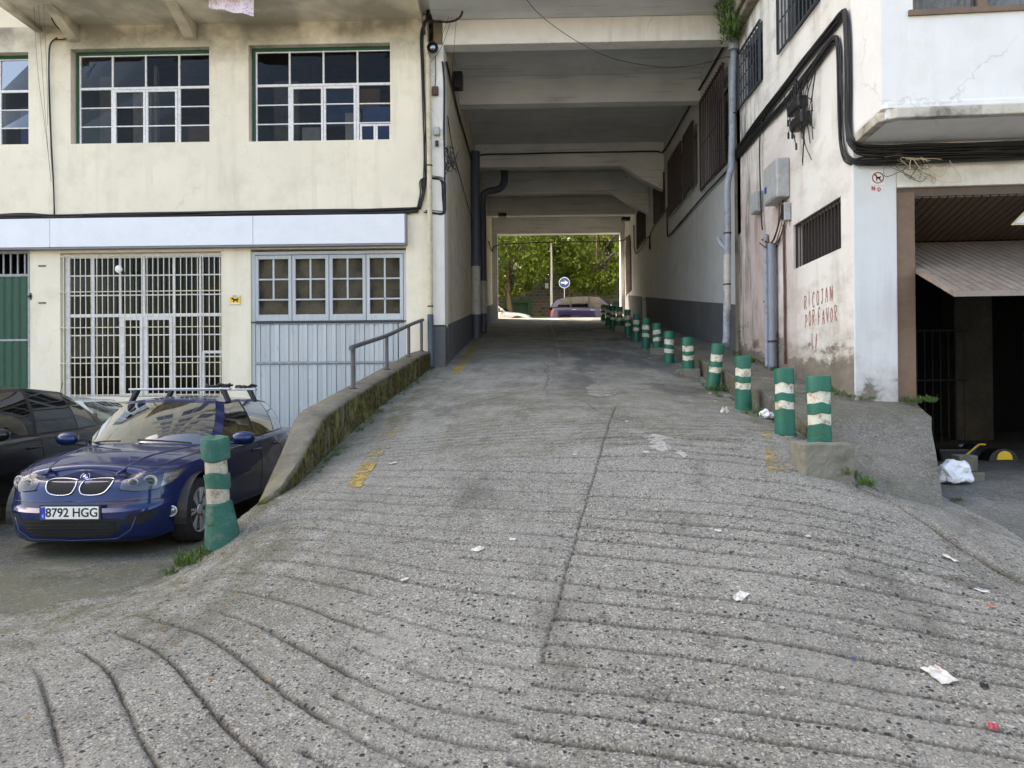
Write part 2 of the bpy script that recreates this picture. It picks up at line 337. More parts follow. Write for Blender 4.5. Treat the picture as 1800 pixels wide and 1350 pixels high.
M['purple'] = carpaint('purple_paint', (.022, .02, .075), metal=.5)
M['rubber'] = simple('tyre_rubber', (.018, .018, .018), .85)
M['plastic'] = simple('black_plastic', (.015, .015, .016), .5, var=.05)
M['cable'] = simple('cable_sheath', (.012, .012, .013), .55, var=.3, scale=20)
M['cablegrey'] = simple('grey_wire', (.16, .15, .13), .6)
M['chrome'] = simple('chrome', (.75, .75, .76), .12, 1.0, var=.03, bump=0)
M['alloy'] = simple('alloy', (.66, .65, .62), .35, .5, var=.08, bump=0)
M['bar_alu'] = simple('roof_bar_aluminium', (.62, .64, .66), .35, .6, bump=0)
M['seat'] = simple('seat_fabric', (.03, .03, .032), .9)
M['dash'] = simple('dashboard', (.02, .02, .02), .7)
M['lamplens'] = glass('lamp_lens', (.95, .97, 1), 1.0, .95, .6)
M['lampin'] = simple('lamp_reflector', (.35, .35, .36), .2, .9, bump=0)
M['lampin2'] = simple('lamp_housing', (.10, .10, .11), .25, .5, bump=0)
M['amber'] = simple('amber_lens', (.7, .35, .08), .3)
M['plate'] = simple('plate_white', (.78, .78, .76), .4, var=.04)
M['plateblue'] = simple('plate_blue', (.01, .05, .45), .4, var=.04)
M['ink'] = simple('black_ink', (.008, .008, .009), .85, var=.05)
M['green'] = simple('green_rubber_sleeve', (.003, .128, .082), .5, var=.14, scale=7, bump=.006, dirt=(.03, .09, .06), dirt_amt=.55)
M['greenold'] = simple('old_green_paint', (.006, .10, .07), .6, var=.2, scale=7, bump=.01, dirt=(.10, .14, .10), dirt_amt=.6)
M['bandwhite'] = simple('worn_cream_band', (.60, .58, .48), .6, var=.08, scale=9, bump=.004, dirt=(.20, .14, .07), dirt_amt=.85)
M['bandwood'] = simple('bare_weathered_band', (.42, .38, .31), .8, var=.2, scale=5, bump=.02, dirt=(.12, .09, .06), dirt_amt=.8)
M['winwhite'] = simple('old_white_window_paint', (.80, .79, .79), .55, var=.06, scale=9, dirt=(.45, .40, .33), dirt_amt=.4)
M['grille'] = simple('cream_iron_bar', (.76, .71, .56), .6, var=.1, scale=12, dirt=(.42, .25, .11), dirt_amt=.45)
M['wingreen'] = simple('dark_green_frame', (.008, .075, .035), .5)
M['doorgreen'] = simple('green_sheet_door', (.006, .065, .036), .5, var=.1, scale=2)
M['greyframe'] = simple('grey_painted_frame', (.34, .36, .38), .55, dirt=(.2, .15, .1))
def bluewood():
    t = NT('weathered_blue_door_paint'); p = t.pos; n = t.noise(t.sc(p, 14, 14, .5), 1.5, 8, .7); r = t.objrand()
    col = t.mix(t.mr(n, .3, .7), (.46, .495, .51), (.59, .62, .635)); col = t.mix(t.mr(t.noise(t.sc(p, 4, 4, 1.4), 1.5, 9, .8), .58, .68, 0, .75), col, (.26, .25, .22))
    col = t.mix(t.mr(r, 0, 1, 0, .3), col, (.27, .31, .34)); col = t.mix(t.mr(t.xyz(p)[2], -.4, -1.3, 0, .35), col, (.24, .25, .22))
    t.bump(n, .006, .5); return t.out(col, .6, 0, .4)
M['bluewood'] = bluewood()
M['bluepipe'] = simple('blue_grey_frame', (.30, .36, .41), .6, dirt=(.2, .2, .18))
M['curtain'] = simple('dusty_backing_board', (.22, .20, .17), .9, var=.3, scale=3, dirt=(.3, .28, .22), dirt_amt=.4)
M['fascia'] = simple('white_fascia_sheet', (.78, .80, .84), .42, var=.03, scale=2, dirt=(.68, .70, .74), dirt_amt=.3)
M['fasciaedge'] = simple('fascia_edge_grey', (.22, .22, .26), .5)
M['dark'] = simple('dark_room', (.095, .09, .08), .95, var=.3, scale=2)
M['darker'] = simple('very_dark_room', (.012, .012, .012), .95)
M['bluesheet'] = simple('blue_plastic_sheet', (.06, .14, .42), .5, var=.2, scale=5, bump=.02)
M['carton'] = simple('carton', (.22, .13, .08), .8)
M['rail'] = simple('grey_handrail_paint', (.085, .088, .10), .45, var=.15, dirt=(.10, .045, .02), dirt_amt=.4)
M['pipecream'] = simple('cream_pipe', (.60, .54, .38), .5, dirt=(.35, .28, .18))
M['pipedark'] = simple('dark_slate_pipe', (.06, .075, .11), .5)
M['pipegrey'] = simple('grey_plastic_pipe', (.20, .235, .29), .45, var=.1)
M['pipelight'] = simple('light_drainpipe', (.30, .34, .41), .5, dirt=(.2, .18, .15), dirt_amt=.7)
M['pipewhite'] = simple('whitewashed_pipe', (.5, .49, .46), .6, dirt=(.25, .23, .2))
M['rust'] = simple('rusty_pipe', (.10, .05, .04), .7, var=.3)
M['ironbar'] = simple('dark_brown_iron', (.045, .028, .024), .6, var=.2)
M['ironblue'] = simple('blue_black_iron', (.035, .045, .06), .5, var=.15)
M['boxgrey'] = simple('grey_meter_box', (.40, .42, .43), .5, dirt=(.3, .27, .22))
M['brown'] = simple('brown_door_jamb', (.175, .115, .075), .6, var=.12, scale=2, dirt=(.13, .08, .05))
M['slat'] = simple('grey_brown_slat', (.27, .225, .19), .45, var=.12, scale=3, dirt=(.14, .11, .09), dirt_amt=.5)
M['slatdark'] = simple('brown_slat', (.10, .07, .05), .55, var=.15, scale=3)
M['redpaint'] = simple('faded_red_brush_paint', (.42, .14, .11), .7, var=.25, scale=14, dirt=(.62, .48, .43), dirt_amt=.85)
M['red'] = simple('red_marker', (.5, .03, .03), .6)
M['signwhite'] = simple('sign_white', (.75, .75, .73), .5, var=.04)
M['signyellow'] = simple('sign_yellow', (.85, .55, .03), .5, var=.06)
M['signmaroon'] = simple('sign_maroon', (.16, .012, .03), .5)
M['signblue'] = simple('sign_blue', (.01, .06, .30), .4, var=.05)
M['bagwhite'] = simple('white_plastic_bag', (.80, .82, .86), .35, var=.05, bump=.01)
M['paper'] = simple('white_litter_paper', (.58, .57, .53), .8, var=.12, scale=14, dirt=(.28, .25, .20), dirt_amt=.6)
M['pinkpaper'] = simple('pink_litter', (.65, .42, .38), .7)
M['redlitter'] = simple('red_litter', (.38, .05, .07), .6)
M['pole'] = simple('galvanised_pole', (.35, .38, .40), .4, .5)
M['bark'] = simple('plane_tree_bark', (.12, .095, .07), .9, var=.3, scale=4, bump=.02)
def leafmat(name, a, b, tr=.5):
    t = NT(name); n = t.noise(t.pos, 1.4, 4); f = t.noise(t.pos, 9, 3)
    col = t.mix(t.mr(n, .35, .65), a, b); col = t.mix(t.mr(f, .4, .65, 0, .5), col, tuple(x * 1.35 for x in b))
    d = t.n.new('ShaderNodeBsdfTranslucent'); t.L(t.mix(.5, col, (.30, .36, .03)), d.inputs[0]); mx = t.n.new('ShaderNodeMixShader'); mx.inputs[0].default_value = tr * .42
    t.out(col, .42); t.L(t.b.outputs[0], mx.inputs[1]); t.L(d.outputs[0], mx.inputs[2]); t.L(mx.outputs[0], t.n['Material Output'].inputs[0]); return t.m
M['leaf'] = leafmat('tree_leaves', (.06, .11, .014), (.14, .20, .03), .8)
M['weed'] = leafmat('weed_leaves', (.035, .085, .018), (.07, .13, .03), .35)
M['mossstuff'] = simple('moss', (.07, .085, .02), .95, var=.3, scale=30, bump=.01)
def paintline(name, c, thr):
    t = NT(name); p = t.pos; n = t.noise(p, 6, 10, .8); f = t.noise(p, 45, 5, .7); m = t.mr(t.mth('ADD', n, t.mth('MULTIPLY', f, .4)), thr, thr + .07)
    tr = t.n.new('ShaderNodeBsdfTransparent'); mx = t.n.new('ShaderNodeMixShader'); t.out(t.mix(t.mr(f, .4, .6), tuple(x * .75 for x in c), c), .7)
    t.L(m, mx.inputs[0]); t.L(tr.outputs[0], mx.inputs[1]); t.L(t.b.outputs[0], mx.inputs[2]); t.L(mx.outputs[0], t.n['Material Output'].inputs[0]); return t.m
M['yellow'] = paintline('yellow_road_paint', (.44, .31, .07), .65)
M['yellowworn'] = paintline('worn_yellow_road_paint', (.42, .31, .09), .71)
M['whiteworn'] = paintline('worn_white_road_paint', (.50, .50, .48), .69)
M['patch'] = paintline('pale_mortar_patch', (.34, .32, .27), .62)
M['peel'] = paintline('pale_scrape', (.42, .40, .36), .66)
def stonewall():
    t = NT('stone_masonry'); p = t.pos; X, Y, Z = t.xyz(p); pz = t.n.new('ShaderNodeCombineXYZ'); t.L(X, pz.inputs[0]); t.L(Z, pz.inputs[1])
    b = t.n.new('ShaderNodeTexBrick'); t.L(t.mix(.02, pz.outputs[0], t.noise(p, 2, 3, col=True)), b.inputs['Vector']); b.inputs['Scale'].default_value = 1; b.inputs['Brick Width'].default_value = .36; b.inputs['Row Height'].default_value = .2; b.inputs['Mortar Size'].default_value = .018; b.inputs['Bias'].default_value = -.1
    b.inputs['Color1'].default_value = (.04, .036, .03, 1); b.inputs['Color2'].default_value = (.12, .11, .09, 1); b.inputs['Mortar'].default_value = (.17, .16, .14, 1)
    t.bump(b.outputs['Fac'], .02, -1); return t.out(t.mix(t.mr(t.noise(p, 5, 5), .3, .7, 0, .5), b.outputs['Color'], (.12, .11, .09)), .9)
M['stone'] = stonewall()
def apartments(name, c):
    t = NT(name); n = t.noise(t.pos, 1, 6); return t.out(t.mix(n, tuple(x * .9 for x in c), c), .8)
M['apt'] = apartments('pale_apartment_render', (.55, .50, .42)); M['aptred'] = apartments('brick_red_apartment', (.28, .14, .10))
def cloth():
    t = NT('pink_patterned_cloth'); v = t.vor(t.ob, 22, 'Distance'); return t.out(t.mix(t.mr(v, .25, .4), (.62, .42, .62), (.80, .72, .80)), .9)
M['cloth'] = cloth()
# ================================================================ TERRAIN
LBX = [-12, -6.5, -3.5, -2.95, -2.66, -2.45, -2.42, -2.3, -2.05, -1.95]
LBY = [3.8, 4.45, 4.9, 5.72, 6.12, 6.6, 7.2, 9.0, 12.6, 14.6]
def seg_dist(X, Y, px, py):
    best = np.full(X.shape, 1e9); sgn = np.zeros(X.shape)
    for i in range(len(px) - 1):
        ax, ay, bx, by = px[i], py[i], px[i+1], py[i+1]; dx, dy = bx - ax, by - ay
        t = np.clip(((X - ax) * dx + (Y - ay) * dy) / (dx*dx + dy*dy), 0, 1)
        d = np.hypot(X - ax - t*dx, Y - ay - t*dy); side = dx * (Y - ay) - dy * (X - ax)
        m = d < best; best = np.where(m, d, best); sgn = np.where(m, np.sign(side), sgn)
    return best * sgn
RBX = [3.2, 3.45, 3.68, 4.0, 4.02, 4.0]; RBY = [.3, 4.0, 5.5, 7.4, 8.5, 15]
def hashn(i, s=0): 
    v = np.sin(i * 12.9898 + s * 78.233) * 43758.5453; return v - np.floor(v)
def vnoise(x, y, s=0):
    xi = np.floor(x); yi = np.floor(y); fx = x - xi; fy = y - yi; fx = fx*fx*(3-2*fx); fy = fy*fy*(3-2*fy)
    h = lambda a, b: hashn(a + b * 57.0, s)
    return (h(xi, yi)*(1-fx) + h(xi+1, yi)*fx)*(1-fy) + (h(xi, yi+1)*(1-fx) + h(xi+1, yi+1)*fx)*fy
def fbm(x, y, s=0, o=4):
    r = 0; a = .5
    for k in range(o): r = r + a * vnoise(x, y, s + k); x = x * 2.03; y = y * 2.03; a *= .5
    return r
CRX = [2.62, 2.72, 2.86, 2.92, 3.0, 3.03, 3.16, 3.12]; CRY = [6.75, 6.35, 5.95, 5.5, 5.15, 4.9, 4.55, 3.9]
def ground_detail(X, Y):
    """grooves brushed across the ramp, the long joint, cracks; returns dz and groove mask"""
    s = np.clip((-.5 - X) / 1.5, 0, 1); s = s * s * (3 - 2 * s)
    low = np.clip((6.3 - Y) / 2.6, 0, 1); low = low * low * (3 - 2 * low)
    xs = np.linspace(-8, 6, 600); 
    g1 = .34 * X; dq = np.clip(-.5 - X, 0, None); g2 = -(.30 * dq + .26 * np.minimum(dq, 1.2) ** 2 + .624 * np.clip(dq - 1.2, 0, None))
    phi = Y + g1 + g2 * low + .035 * (fbm(X * 1.1, Y * 1.1, 3) - .5) + .020 * (fbm(X * 7, Y * 7, 4, 3) - .45)
    right = X > .10 + (Y - 4.1) * .184
    phi = np.where(right, phi, phi * .93 + .13)
    per = .215; k = np.floor(phi / per); f = phi / per - k
    off = .5 + .28 * (hashn(k, 5) - .5)
    d = np.abs(f - off) * per
    wdt = .014 + .009 * hashn(k, 9)
    brk = np.clip((fbm(X * 1.1 + k * 3.1, Y * 1.1, 11) - .25) * 6, 0, 1)
    strength = np.where(right, 1.4, .6); strength = np.where((X < -.9) & (Y < 5.0), 1.35, strength)
    strength = strength * np.clip((8.4 - Y) / 1.2, 0, 1) * (hashn(k, 2) > .08) * np.where((dq * low > .45) & (np.mod(k, 2) > .5), .12, 1.0)
    edge = np.clip((X - np.interp(Y, [0, 2, 3, 4, 5, 8], [-4, -3.2, -2.75, -2.8, -2.5, -1.9])) * 3, 0, 1) * np.clip((np.interp(Y, [0, 4, 5, 6, 7, 9], [2.9, 2.95, 2.8, 2.65, 2.2, 2.2]) - X) * 3, 0, 1)
    gr = np.clip(1 - d / wdt, 0, 1) ** .7 * brk * strength * edge
    # upper ramp: fine close brushed lines
    p2 = Y + .16 * X + .03 * (fbm(X * 3, Y * 3, 24) - .5); k2 = np.floor(p2 / .13); f2 = p2 / .13 - k2
    fine = np.clip(1 - np.abs(f2 - .5) / .16, 0, 1) * np.clip((Y - 6.6) / 1., 0, 1) * np.clip((14 - Y) / 2, 0, 1) * np.clip((fbm(X * 1.5, Y * 2.5, 21) - .40) * 8, 0, 1) * (X < 2.4) * (X > -1.8)
    jd = np.abs(X - (.10 + (Y - 4.1) * .184) - .004 * np.sin(Y * 9)); jt = np.clip(1 - jd / .012, 0, 1) * ((Y > 3.7) & (Y < 9.2))
    wig = .05 * (fbm(X * 4, Y * 4, 31) - .5)
    cd = np.abs(seg_dist(X + wig, Y + wig, CRX, CRY)); ct = np.clip(1 - cd / np.interp(Y, [4, 4.9, 5.3, 6.7], [.065, .055, .030, .026]), 0, 1)
    cracks = 0
    for i, (x0, y0, x1, y1) in enumerate([(.4, 7.7, 2.1, 7.2), (-.3, 9.3, 2.4, 8.9), (.6, 9.9, 1.0, 8.3), (-1.4, 10.2, .3, 9.6), (1.0, 11, 2.5, 10.2), (-1.7, 12.4, .8, 12.0), (.25, 14, .2, 10.5)]):
        c = np.abs(seg_dist(X + .22 * (fbm(X * 2, Y * 2, 40 + i) - .5), Y + .3 * (fbm(X * 2, Y * 2, 50 + i) - .5), [x0, x1], [y0, y1])); cracks = np.maximum(cracks, np.clip(1 - c / .014, 0, 1))
    rough = (fbm(X * 14, Y * 14, 60, 3) - .45) * .010 + (fbm(X * 1.8, Y * 1.8, 70, 3) - .45) * .03
    dz = -.021 * gr - .010 * fine - .014 * jt - .05 * ct - .012 * cracks + rough
    mask = np.clip(gr * 1.1 + fine * .75 + jt + ct + cracks * .9, 0, 1)
    return dz, mask
def moss_mask(X, Y):
    m = np.clip(1.0 - (X + 2.35) / .55, 0, 1) * np.clip((Y - 5.5) / 1, 0, 1)
    m = np.maximum(m, np.clip(1 - np.abs(X + 1.9 - (Y - 8) * .05) / .45, 0, 1) * np.clip((Y - 7) / 2, 0, 1) * np.clip((14 - Y), 0, 1))
    m = np.maximum(m, .85 * np.clip((-.7 - X) / 1.8, 0, 1) * np.clip((8 - Y) / 2, 0, 1) * np.clip((Y - 3.6), 0, 1))
    m = np.maximum(m, .9 * np.clip(1 - np.abs(X - 2.55) / .4, 0, 1) * np.clip((Y - 6.6), 0, 1) * np.clip((13 - Y) / 2, 0, 1))
    m = np.maximum(m, .5 * np.clip(1 - np.abs(X - np.interp(Y, [3.9, 4.9, 5.5, 6.3], [3.12, 3.03, 2.92, 2.72])) / .09, 0, 1) * (Y < 6.8) * np.clip((5.1 - Y) * 4, .2, 1))
    m = np.maximum(m, .5 * ((X > -1.0) & (X < 2.4) & (Y > 7.2) & (Y < 11)))
    return m
def grid_object(name, xs, ys, zf, mat, attrs=None, **kw):
    Xg, Yg = np.meshgrid(xs, ys); Z, at = zf(Xg, Yg)
    n, m = Xg.shape; co = np.stack([Xg, Yg, Z], -1).reshape(-1, 3)
    idx = np.arange(n * m).reshape(n, m); fc = np.stack([idx[:-1, :-1], idx[:-1, 1:], idx[1:, 1:], idx[1:, :-1]], -1).reshape(-1, 4)
    me = bpy.data.meshes.new(name); me.vertices.add(len(co)); me.vertices.foreach_set('co', co.ravel()); me.loops.add(fc.size); me.loops.foreach_set('vertex_index', fc.ravel())
    me.polygons.add(len(fc)); me.polygons.foreach_set('loop_start', np.arange(0, fc.size, 4)); me.polygons.foreach_set('loop_total', np.full(len(fc), 4)); me.polygons.foreach_set('use_smooth', np.ones(len(fc), bool)); me.update(); me.validate()
    for k, v in at.items():
        a = me.attributes.new(k, 'FLOAT', 'POINT'); a.data.foreach_set('value', v.reshape(-1).astype(np.float32))
    me.materials.append(mat); o = bpy.data.objects.new(name, me); C.objects.link(o); return tag(o, **kw)
def ramp_z(X, Y, detail=True):
    z = hgt(X, Y); dz, mk = ground_detail(X, Y) if detail else (0, np.zeros(X.shape))
    d = seg_dist(X + .05 * (fbm(X * 6, Y * 6, 80) - .5), Y + .05 * (fbm(X * 6, Y * 6, 81) - .5), LBX, LBY)   # >0 beyond the boundary to the car park
    out = np.clip(d, 0, 1); z = z + dz - np.minimum(out * 3.0, 1.0)
    d2 = -seg_dist(X, Y, RBX, RBY); z = z - np.where(Y < 15, np.minimum(np.clip(d2, 0, 1) * 1.5, .8), 0)
    return z, {'groove': mk, 'moss': moss_mask(X, Y)}
ys = [0.3]
while ys[-1] < 2.2: ys.append(ys[-1] + .06)
while ys[-1] < 14.6: ys.append(ys[-1] + .0105 + max(0, ys[-1] - 3) * .0036)
xs = np.concatenate([np.arange(-8, -3.6, .06), np.arange(-3.6, 3.9, .0165), np.arange(3.9, 4.6, .06)])
grid_object('ramp_road', xs, np.array(ys), ramp_z, M['ground'], label='grooved grey concrete ramp rising into the covered passage', kind='structure')
def upper_z(X, Y): return hgt(X, Y) - .001, {'groove': np.zeros(X.shape), 'moss': np.zeros(X.shape)}
grid_object('passage_road', np.arange(-1.9, 4.0, .12), np.concatenate([np.arange(14.55, 31.2, .2), np.arange(31.2, 33, .4)]), upper_z, M['ground'], label='worn concrete road rising through the passage to the street', kind='structure')
grid_object('street', np.array([-60, -30, 0, 30, 60.]), np.array([32.9, 36, 39.2]), lambda X, Y: (np.full(X.shape, 2.94), {}), M['street'], label='street crossing beyond the far end of the passage', kind='structure')
mb = MB(); mb.box(-60, 60, 39.2, 45, 2.6, 3.07); mb.obj('far_pavement', M['walk'], label='pavement on the far side of the street', kind='structure')
grid_object('parking_lot', np.arange(-22, -1.5, .25), np.arange(3.5, 14.2, .25), lambda X, Y: (np.full(X.shape, -1.5) + .012 * (fbm(X, Y, 90) - .5), {}), M['lot'], label='level grey car park left of the ramp', kind='structure')
mb = MB(); mb.box(-80, 80, -60, 60, -3.2, -3.0); mb.obj('ground', M['lot'], kind='structure', label='ground under the yard')
grid_object('yard', np.arange(-22, 24, 1.0), np.arange(-26, .8, 1.0), lambda X, Y: (np.full(X.shape, -1.56), {}), M['lot'], label='concrete yard in front of the ramp', kind='structure')
mb = MB(); mb.box(-22, -7.9, .3, 4.0, -1.8, -1.51); mb.obj('yard', M['lot'], kind='structure', label='concrete yard left of the ramp foot')
def gf(X, Y): return np.where(Y < 8, -1.03 + .072 * (np.minimum(Y, 8) - 8), -1.03) + .01 * (fbm(X * 2, Y * 2, 91) - .5), {}
grid_object('garage_floor', np.arange(3.25, 16, .12), np.arange(.3, 18, .12), gf, M['gfloor'], label='low concrete floor in front of and inside the open garage', kind='structure')
# sidewalk with kerb, ramping down as an apron at the near end
SW = [(6.15, 3.02, -1.0, 3.40, -1.16), (6.5, 2.86, -.80, 3.54, -1.05), (6.9, 2.80, -.66, 3.73, -.91), (7.4, 2.80, -.47, 3.96, -.66), (7.8, 2.81, -.33, 4.13, -.45), (8.15, 2.82, -.25, 4.32, -.34), (8.6, 2.83, -.18, 4.42, -.24), (8.95, 2.84, -.11, 4.55, -.17), (9.0, 2.84, -.105, 3.86, -.12), (10.2, 2.88, .08, 3.86, .06), (12, 2.92, .34, 3.86, .33), (13.8, 2.95, .61, 3.9, .61), (16, 2.96, .95, 3.95, .95), (20, 2.96, 1.50, 3.95, 1.50), (31.2, 2.96, 3.12, 3.95, 3.12)]
mb = MB(); cols = 16; rows = []
for i in range(len(SW) - 1):
    a, b = SW[i], SW[i+1]; k = max(1, int((b[0] - a[0]) / .09)) if b[0] < 14.5 else int((b[0] - a[0]) / .5)
    for j in range(k): t = j / k; rows.append([a[q] + (b[q] - a[q]) * t for q in range(5)])
rows.append(list(SW[-1])); V = []; Fc = []
for (Y, xl, zl, xr, zr) in rows:
    nz = float(fbm(np.array(Y * 2.), np.array(3.), 7)) - .45; xl2 = xl + nz * .06
    V.append((xl2 + .01, Y, zl - .75)); V.append((xl2, Y, zl - .015)); 
    for c in range(cols + 1):
        t = c / cols; x = xl2 + .015 + (xr - xl2) * t; V.append((x, Y, zl + (zr - zl) * t + .022 * (float(fbm(np.array(x * 3), np.array(Y * 3), 8)) - .45)))
    V.append((xr + .015 + .02 * nz, Y, min(zl, zr) - .9))
R_ = cols + 4
for r in range(len(rows) - 1):
    for c in range(R_ - 1): Fc.append((r*R_+c, r*R_+c+1, (r+1)*R_+c+1, (r+1)*R_+c))
mb.add(V, Fc); mb.obj('sidewalk', M['walk'], smooth=35, label='raised narrow sidewalk with a broken kerb along the right wall', kind='structure')
# drape helper for flat markings and patches
def drape(name, poly_px, mat, lift=.008, n=40, **kw):
    if kw.get('cat') == 'patch':
        q = []; rj = random.Random(3)
        for i in range(len(poly_px)):
            (x0, y0), (x1, y1) = poly_px[i], poly_px[(i+1) % len(poly_px)]
            for j in range(4): t = j/4; q.append((x0 + (x1-x0)*t + rj.uniform(-2.5, 2.5), y0 + (y1-y0)*t + rj.uniform(-1, 1)))
        poly_px = q
    P = [G(*p) for p in poly_px]; vs2 = [Vector((p.x, p.y)) for p in P]
    x0, x1 = min(v.x for v in vs2), max(v.x for v in vs2); y0, y1 = min(v.y for v in vs2), max(v.y for v in vs2)
    st = max(.03, min(x1 - x0, y1 - y0) / 6); pts = list(vs2)
    def inside(q):
        c = False; j = len(vs2) - 1
        for i in range(len(vs2)):
            if (vs2[i].y > q.y) != (vs2[j].y > q.y) and q.x < (vs2[j].x - vs2[i].x) * (q.y - vs2[i].y) / (vs2[j].y - vs2[i].y) + vs2[i].x: c = not c
            j = i
        return c
    yy = y0 + st
    while yy < y1:
        xx = x0 + st
        while xx < x1:
            if inside(Vector((xx, yy))): pts.append(Vector((xx, yy)))
            xx += st
        yy += st
    r = delaunay_2d_cdt(pts, [], [list(range(len(vs2)))], 1, 1e-5)
    X = np.array([v.x for v in r[0]]); Y = np.array([v.y for v in r[0]]); dz, mk = ground_detail(X, Y); Z = hgt(X, Y) + dz + lift
    mb = MB(); mb.add([(X[i], Y[i], Z[i]) for i in range(len(X))], [tuple(f) for f in r[2]]); return mb.obj(name, mat, smooth=True, **kw)
def strip_px(pts, w):   # px centreline -> polygon with pixel widths
    L, R = [], []
    for i, (x, y, ww) in enumerate(pts): L.append((x - ww/2, y)); R.append((x + ww/2, y))
    return L + R[::-1]
drape('yellow_line', strip_px([(852, 583, 7), (836, 605, 9), (818, 632, 12), (800, 657, 16)], 0), M['yellow'], label='bright yellow edge line painted at the left foot of the passage', cat='road marking', group='yellow edge lines')
drape('yellow_line', strip_px([(694, 757, 18), (672, 785, 22), (650, 812, 24)], 0), M['yellowworn'], label='almost worn off yellow line beside the low wall', cat='road marking', group='yellow edge lines')
drape('yellow_line', strip_px([(650, 813, 24), (634, 838, 26), (622, 858, 26)], 0), M['yellow'], label='short yellow paint dash on the ramp nearest the camera', cat='road marking', group='yellow edge lines')
drape('yellow_line', strip_px([(1346, 765, 18), (1354, 785, 20), (1360, 808, 26), (1368, 830, 34)], 0), M['yellowworn'], label='worn yellow paint dash left of the concrete bollard block', cat='road marking', group='yellow edge lines')
drape('white_line', strip_px([(966, 566, 3), (974, 590, 4), (981, 612, 5), (987, 640, 7)], 0), M['whiteworn'], label='thin worn white line along the middle of the passage road', cat='road marking')
drape('mortar_patch', [(1030, 682), (1045, 678), (1080, 679), (1089, 688), (1078, 698), (1050, 700), (1032, 695)], M['patch'], label='pale mortar patch in the middle of the ramp', cat='patch')
drape('mortar_patch', [(1125, 768), (1150, 766), (1185, 774), (1200, 798), (1215, 806), (1170, 800), (1140, 788)], M['peel'], label='pale scraped patch of concrete right of the ramp centre', cat='patch')
drape('mortar_patch', [(1512, 845), (1545, 842), (1547, 850), (1530, 856), (1514, 851)], M['patch'], label='small whitish patch on the slab by the cracked edge', cat='patch')

# ================================================================ WALL BUILDER
def wall_holes(name, mat, mp, u0, u1, v0, v1, holes, thick, parent=None, **kw):
    us = sorted(set([u0, u1] + [min(max(h[k], u0), u1) for h in holes for k in (0, 1)])); vv = sorted(set([v0, v1] + [min(max(h[k], v0), v1) for h in holes for k in (2, 3)]))
    solid = lambda i, j: 0 <= i < len(us)-1 and 0 <= j < len(vv)-1 and not any(h[0] <= (us[i]+us[i+1])/2 <= h[1] and h[2] <= (vv[j]+vv[j+1])/2 <= h[3] for h in holes)
    mb = MB()
    for i in range(len(us)-1):
        for j in range(len(vv)-1):
            if not solid(i, j): continue
            a, b, c, d = us[i], us[i+1], vv[j], vv[j+1]
            mb.quad(mp(a, c, 0), mp(b, c, 0), mp(b, d, 0), mp(a, d, 0)); mb.quad(mp(a, c, thick), mp(a, d, thick), mp(b, d, thick), mp(b, c, thick))
            if not solid(i-1, j): mb.quad(mp(a, c, 0), mp(a, d, 0), mp(a, d, thick), mp(a, c, thick))
            if not solid(i+1, j): mb.quad(mp(b, c, 0), mp(b, c, thick), mp(b, d, thick), mp(b, d, 0))
            if not solid(i, j-1): mb.quad(mp(a, c, 0), mp(a, c, thick), mp(b, c, thick), mp(b, c, 0))
            if not solid(i, j+1): mb.quad(mp(a, d, 0), mp(b, d, 0), mp(b, d, thick), mp(a, d, thick))
    me = mb.obj(name, mat, parent, **kw)
    bm = bmesh.new(); bm.from_mesh(me.data); bmesh.ops.remove_doubles(bm, verts=bm.verts, dist=1e-4); bmesh.ops.recalc_face_normals(bm, faces=bm.faces); bm.to_mesh(me.data); bm.free(); return me
FY = 13.8
def fx(px, py=450): return float(UY(px, py, FY)[0])
def fz(py, px=500): return float(UY(px, py, FY)[2])
mF = lambda u, v, d: (u, FY + d, v)
XL = -1.61; XR = 3.86
# ================================================================ PASSAGE BUILDING
PB = empty('passage_building', (0, 13.8, 0), label='cream building on the left with an open passage under its upper floors', cat='building'); PB.location = (0, 0, 0)
CX0 = fx(752, 300)            # left edge of the white column
W1 = (fx(124, 170), fx(368, 170), fz(251, 250), fz(84, 250)); W2 = (fx(437, 170), fx(686, 170), fz(247, 560), fz(77, 560)); W0 = (fx(-195, 170), fx(50, 170), fz(254, 10), fz(92, 10))
GR = (fx(106, 570), fx(389, 570), fz(698, 250), fz(443, 250)); GD = (fx(441, 560), fx(714, 560), -1.5, fz(437, 570)); DR = (fx(-120, 570), fx(53, 570), -1.5, fz(441, 30))
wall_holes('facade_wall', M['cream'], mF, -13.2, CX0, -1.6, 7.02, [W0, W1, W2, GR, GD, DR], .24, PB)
mb = MB(); mb.box(CX0 + .002, XL, FY - .05, FY + .45, fz(572, 765), 6.45); mb.obj('column', M['white'], PB, bevel=.012)
mb = MB(); mb.box(CX0 + .002, XL + .004, FY - .054, FY + .45, .2, fz(574, 765) - .002); mb.obj('column_base', M['band'], PB, bevel=.01)
def side_wall_left(): 
    mp = lambda u, v, d: (XL - d, u, v)
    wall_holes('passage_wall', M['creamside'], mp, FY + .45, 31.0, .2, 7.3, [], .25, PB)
side_wall_left()
mb = MB()   # sloping grey plinth, left
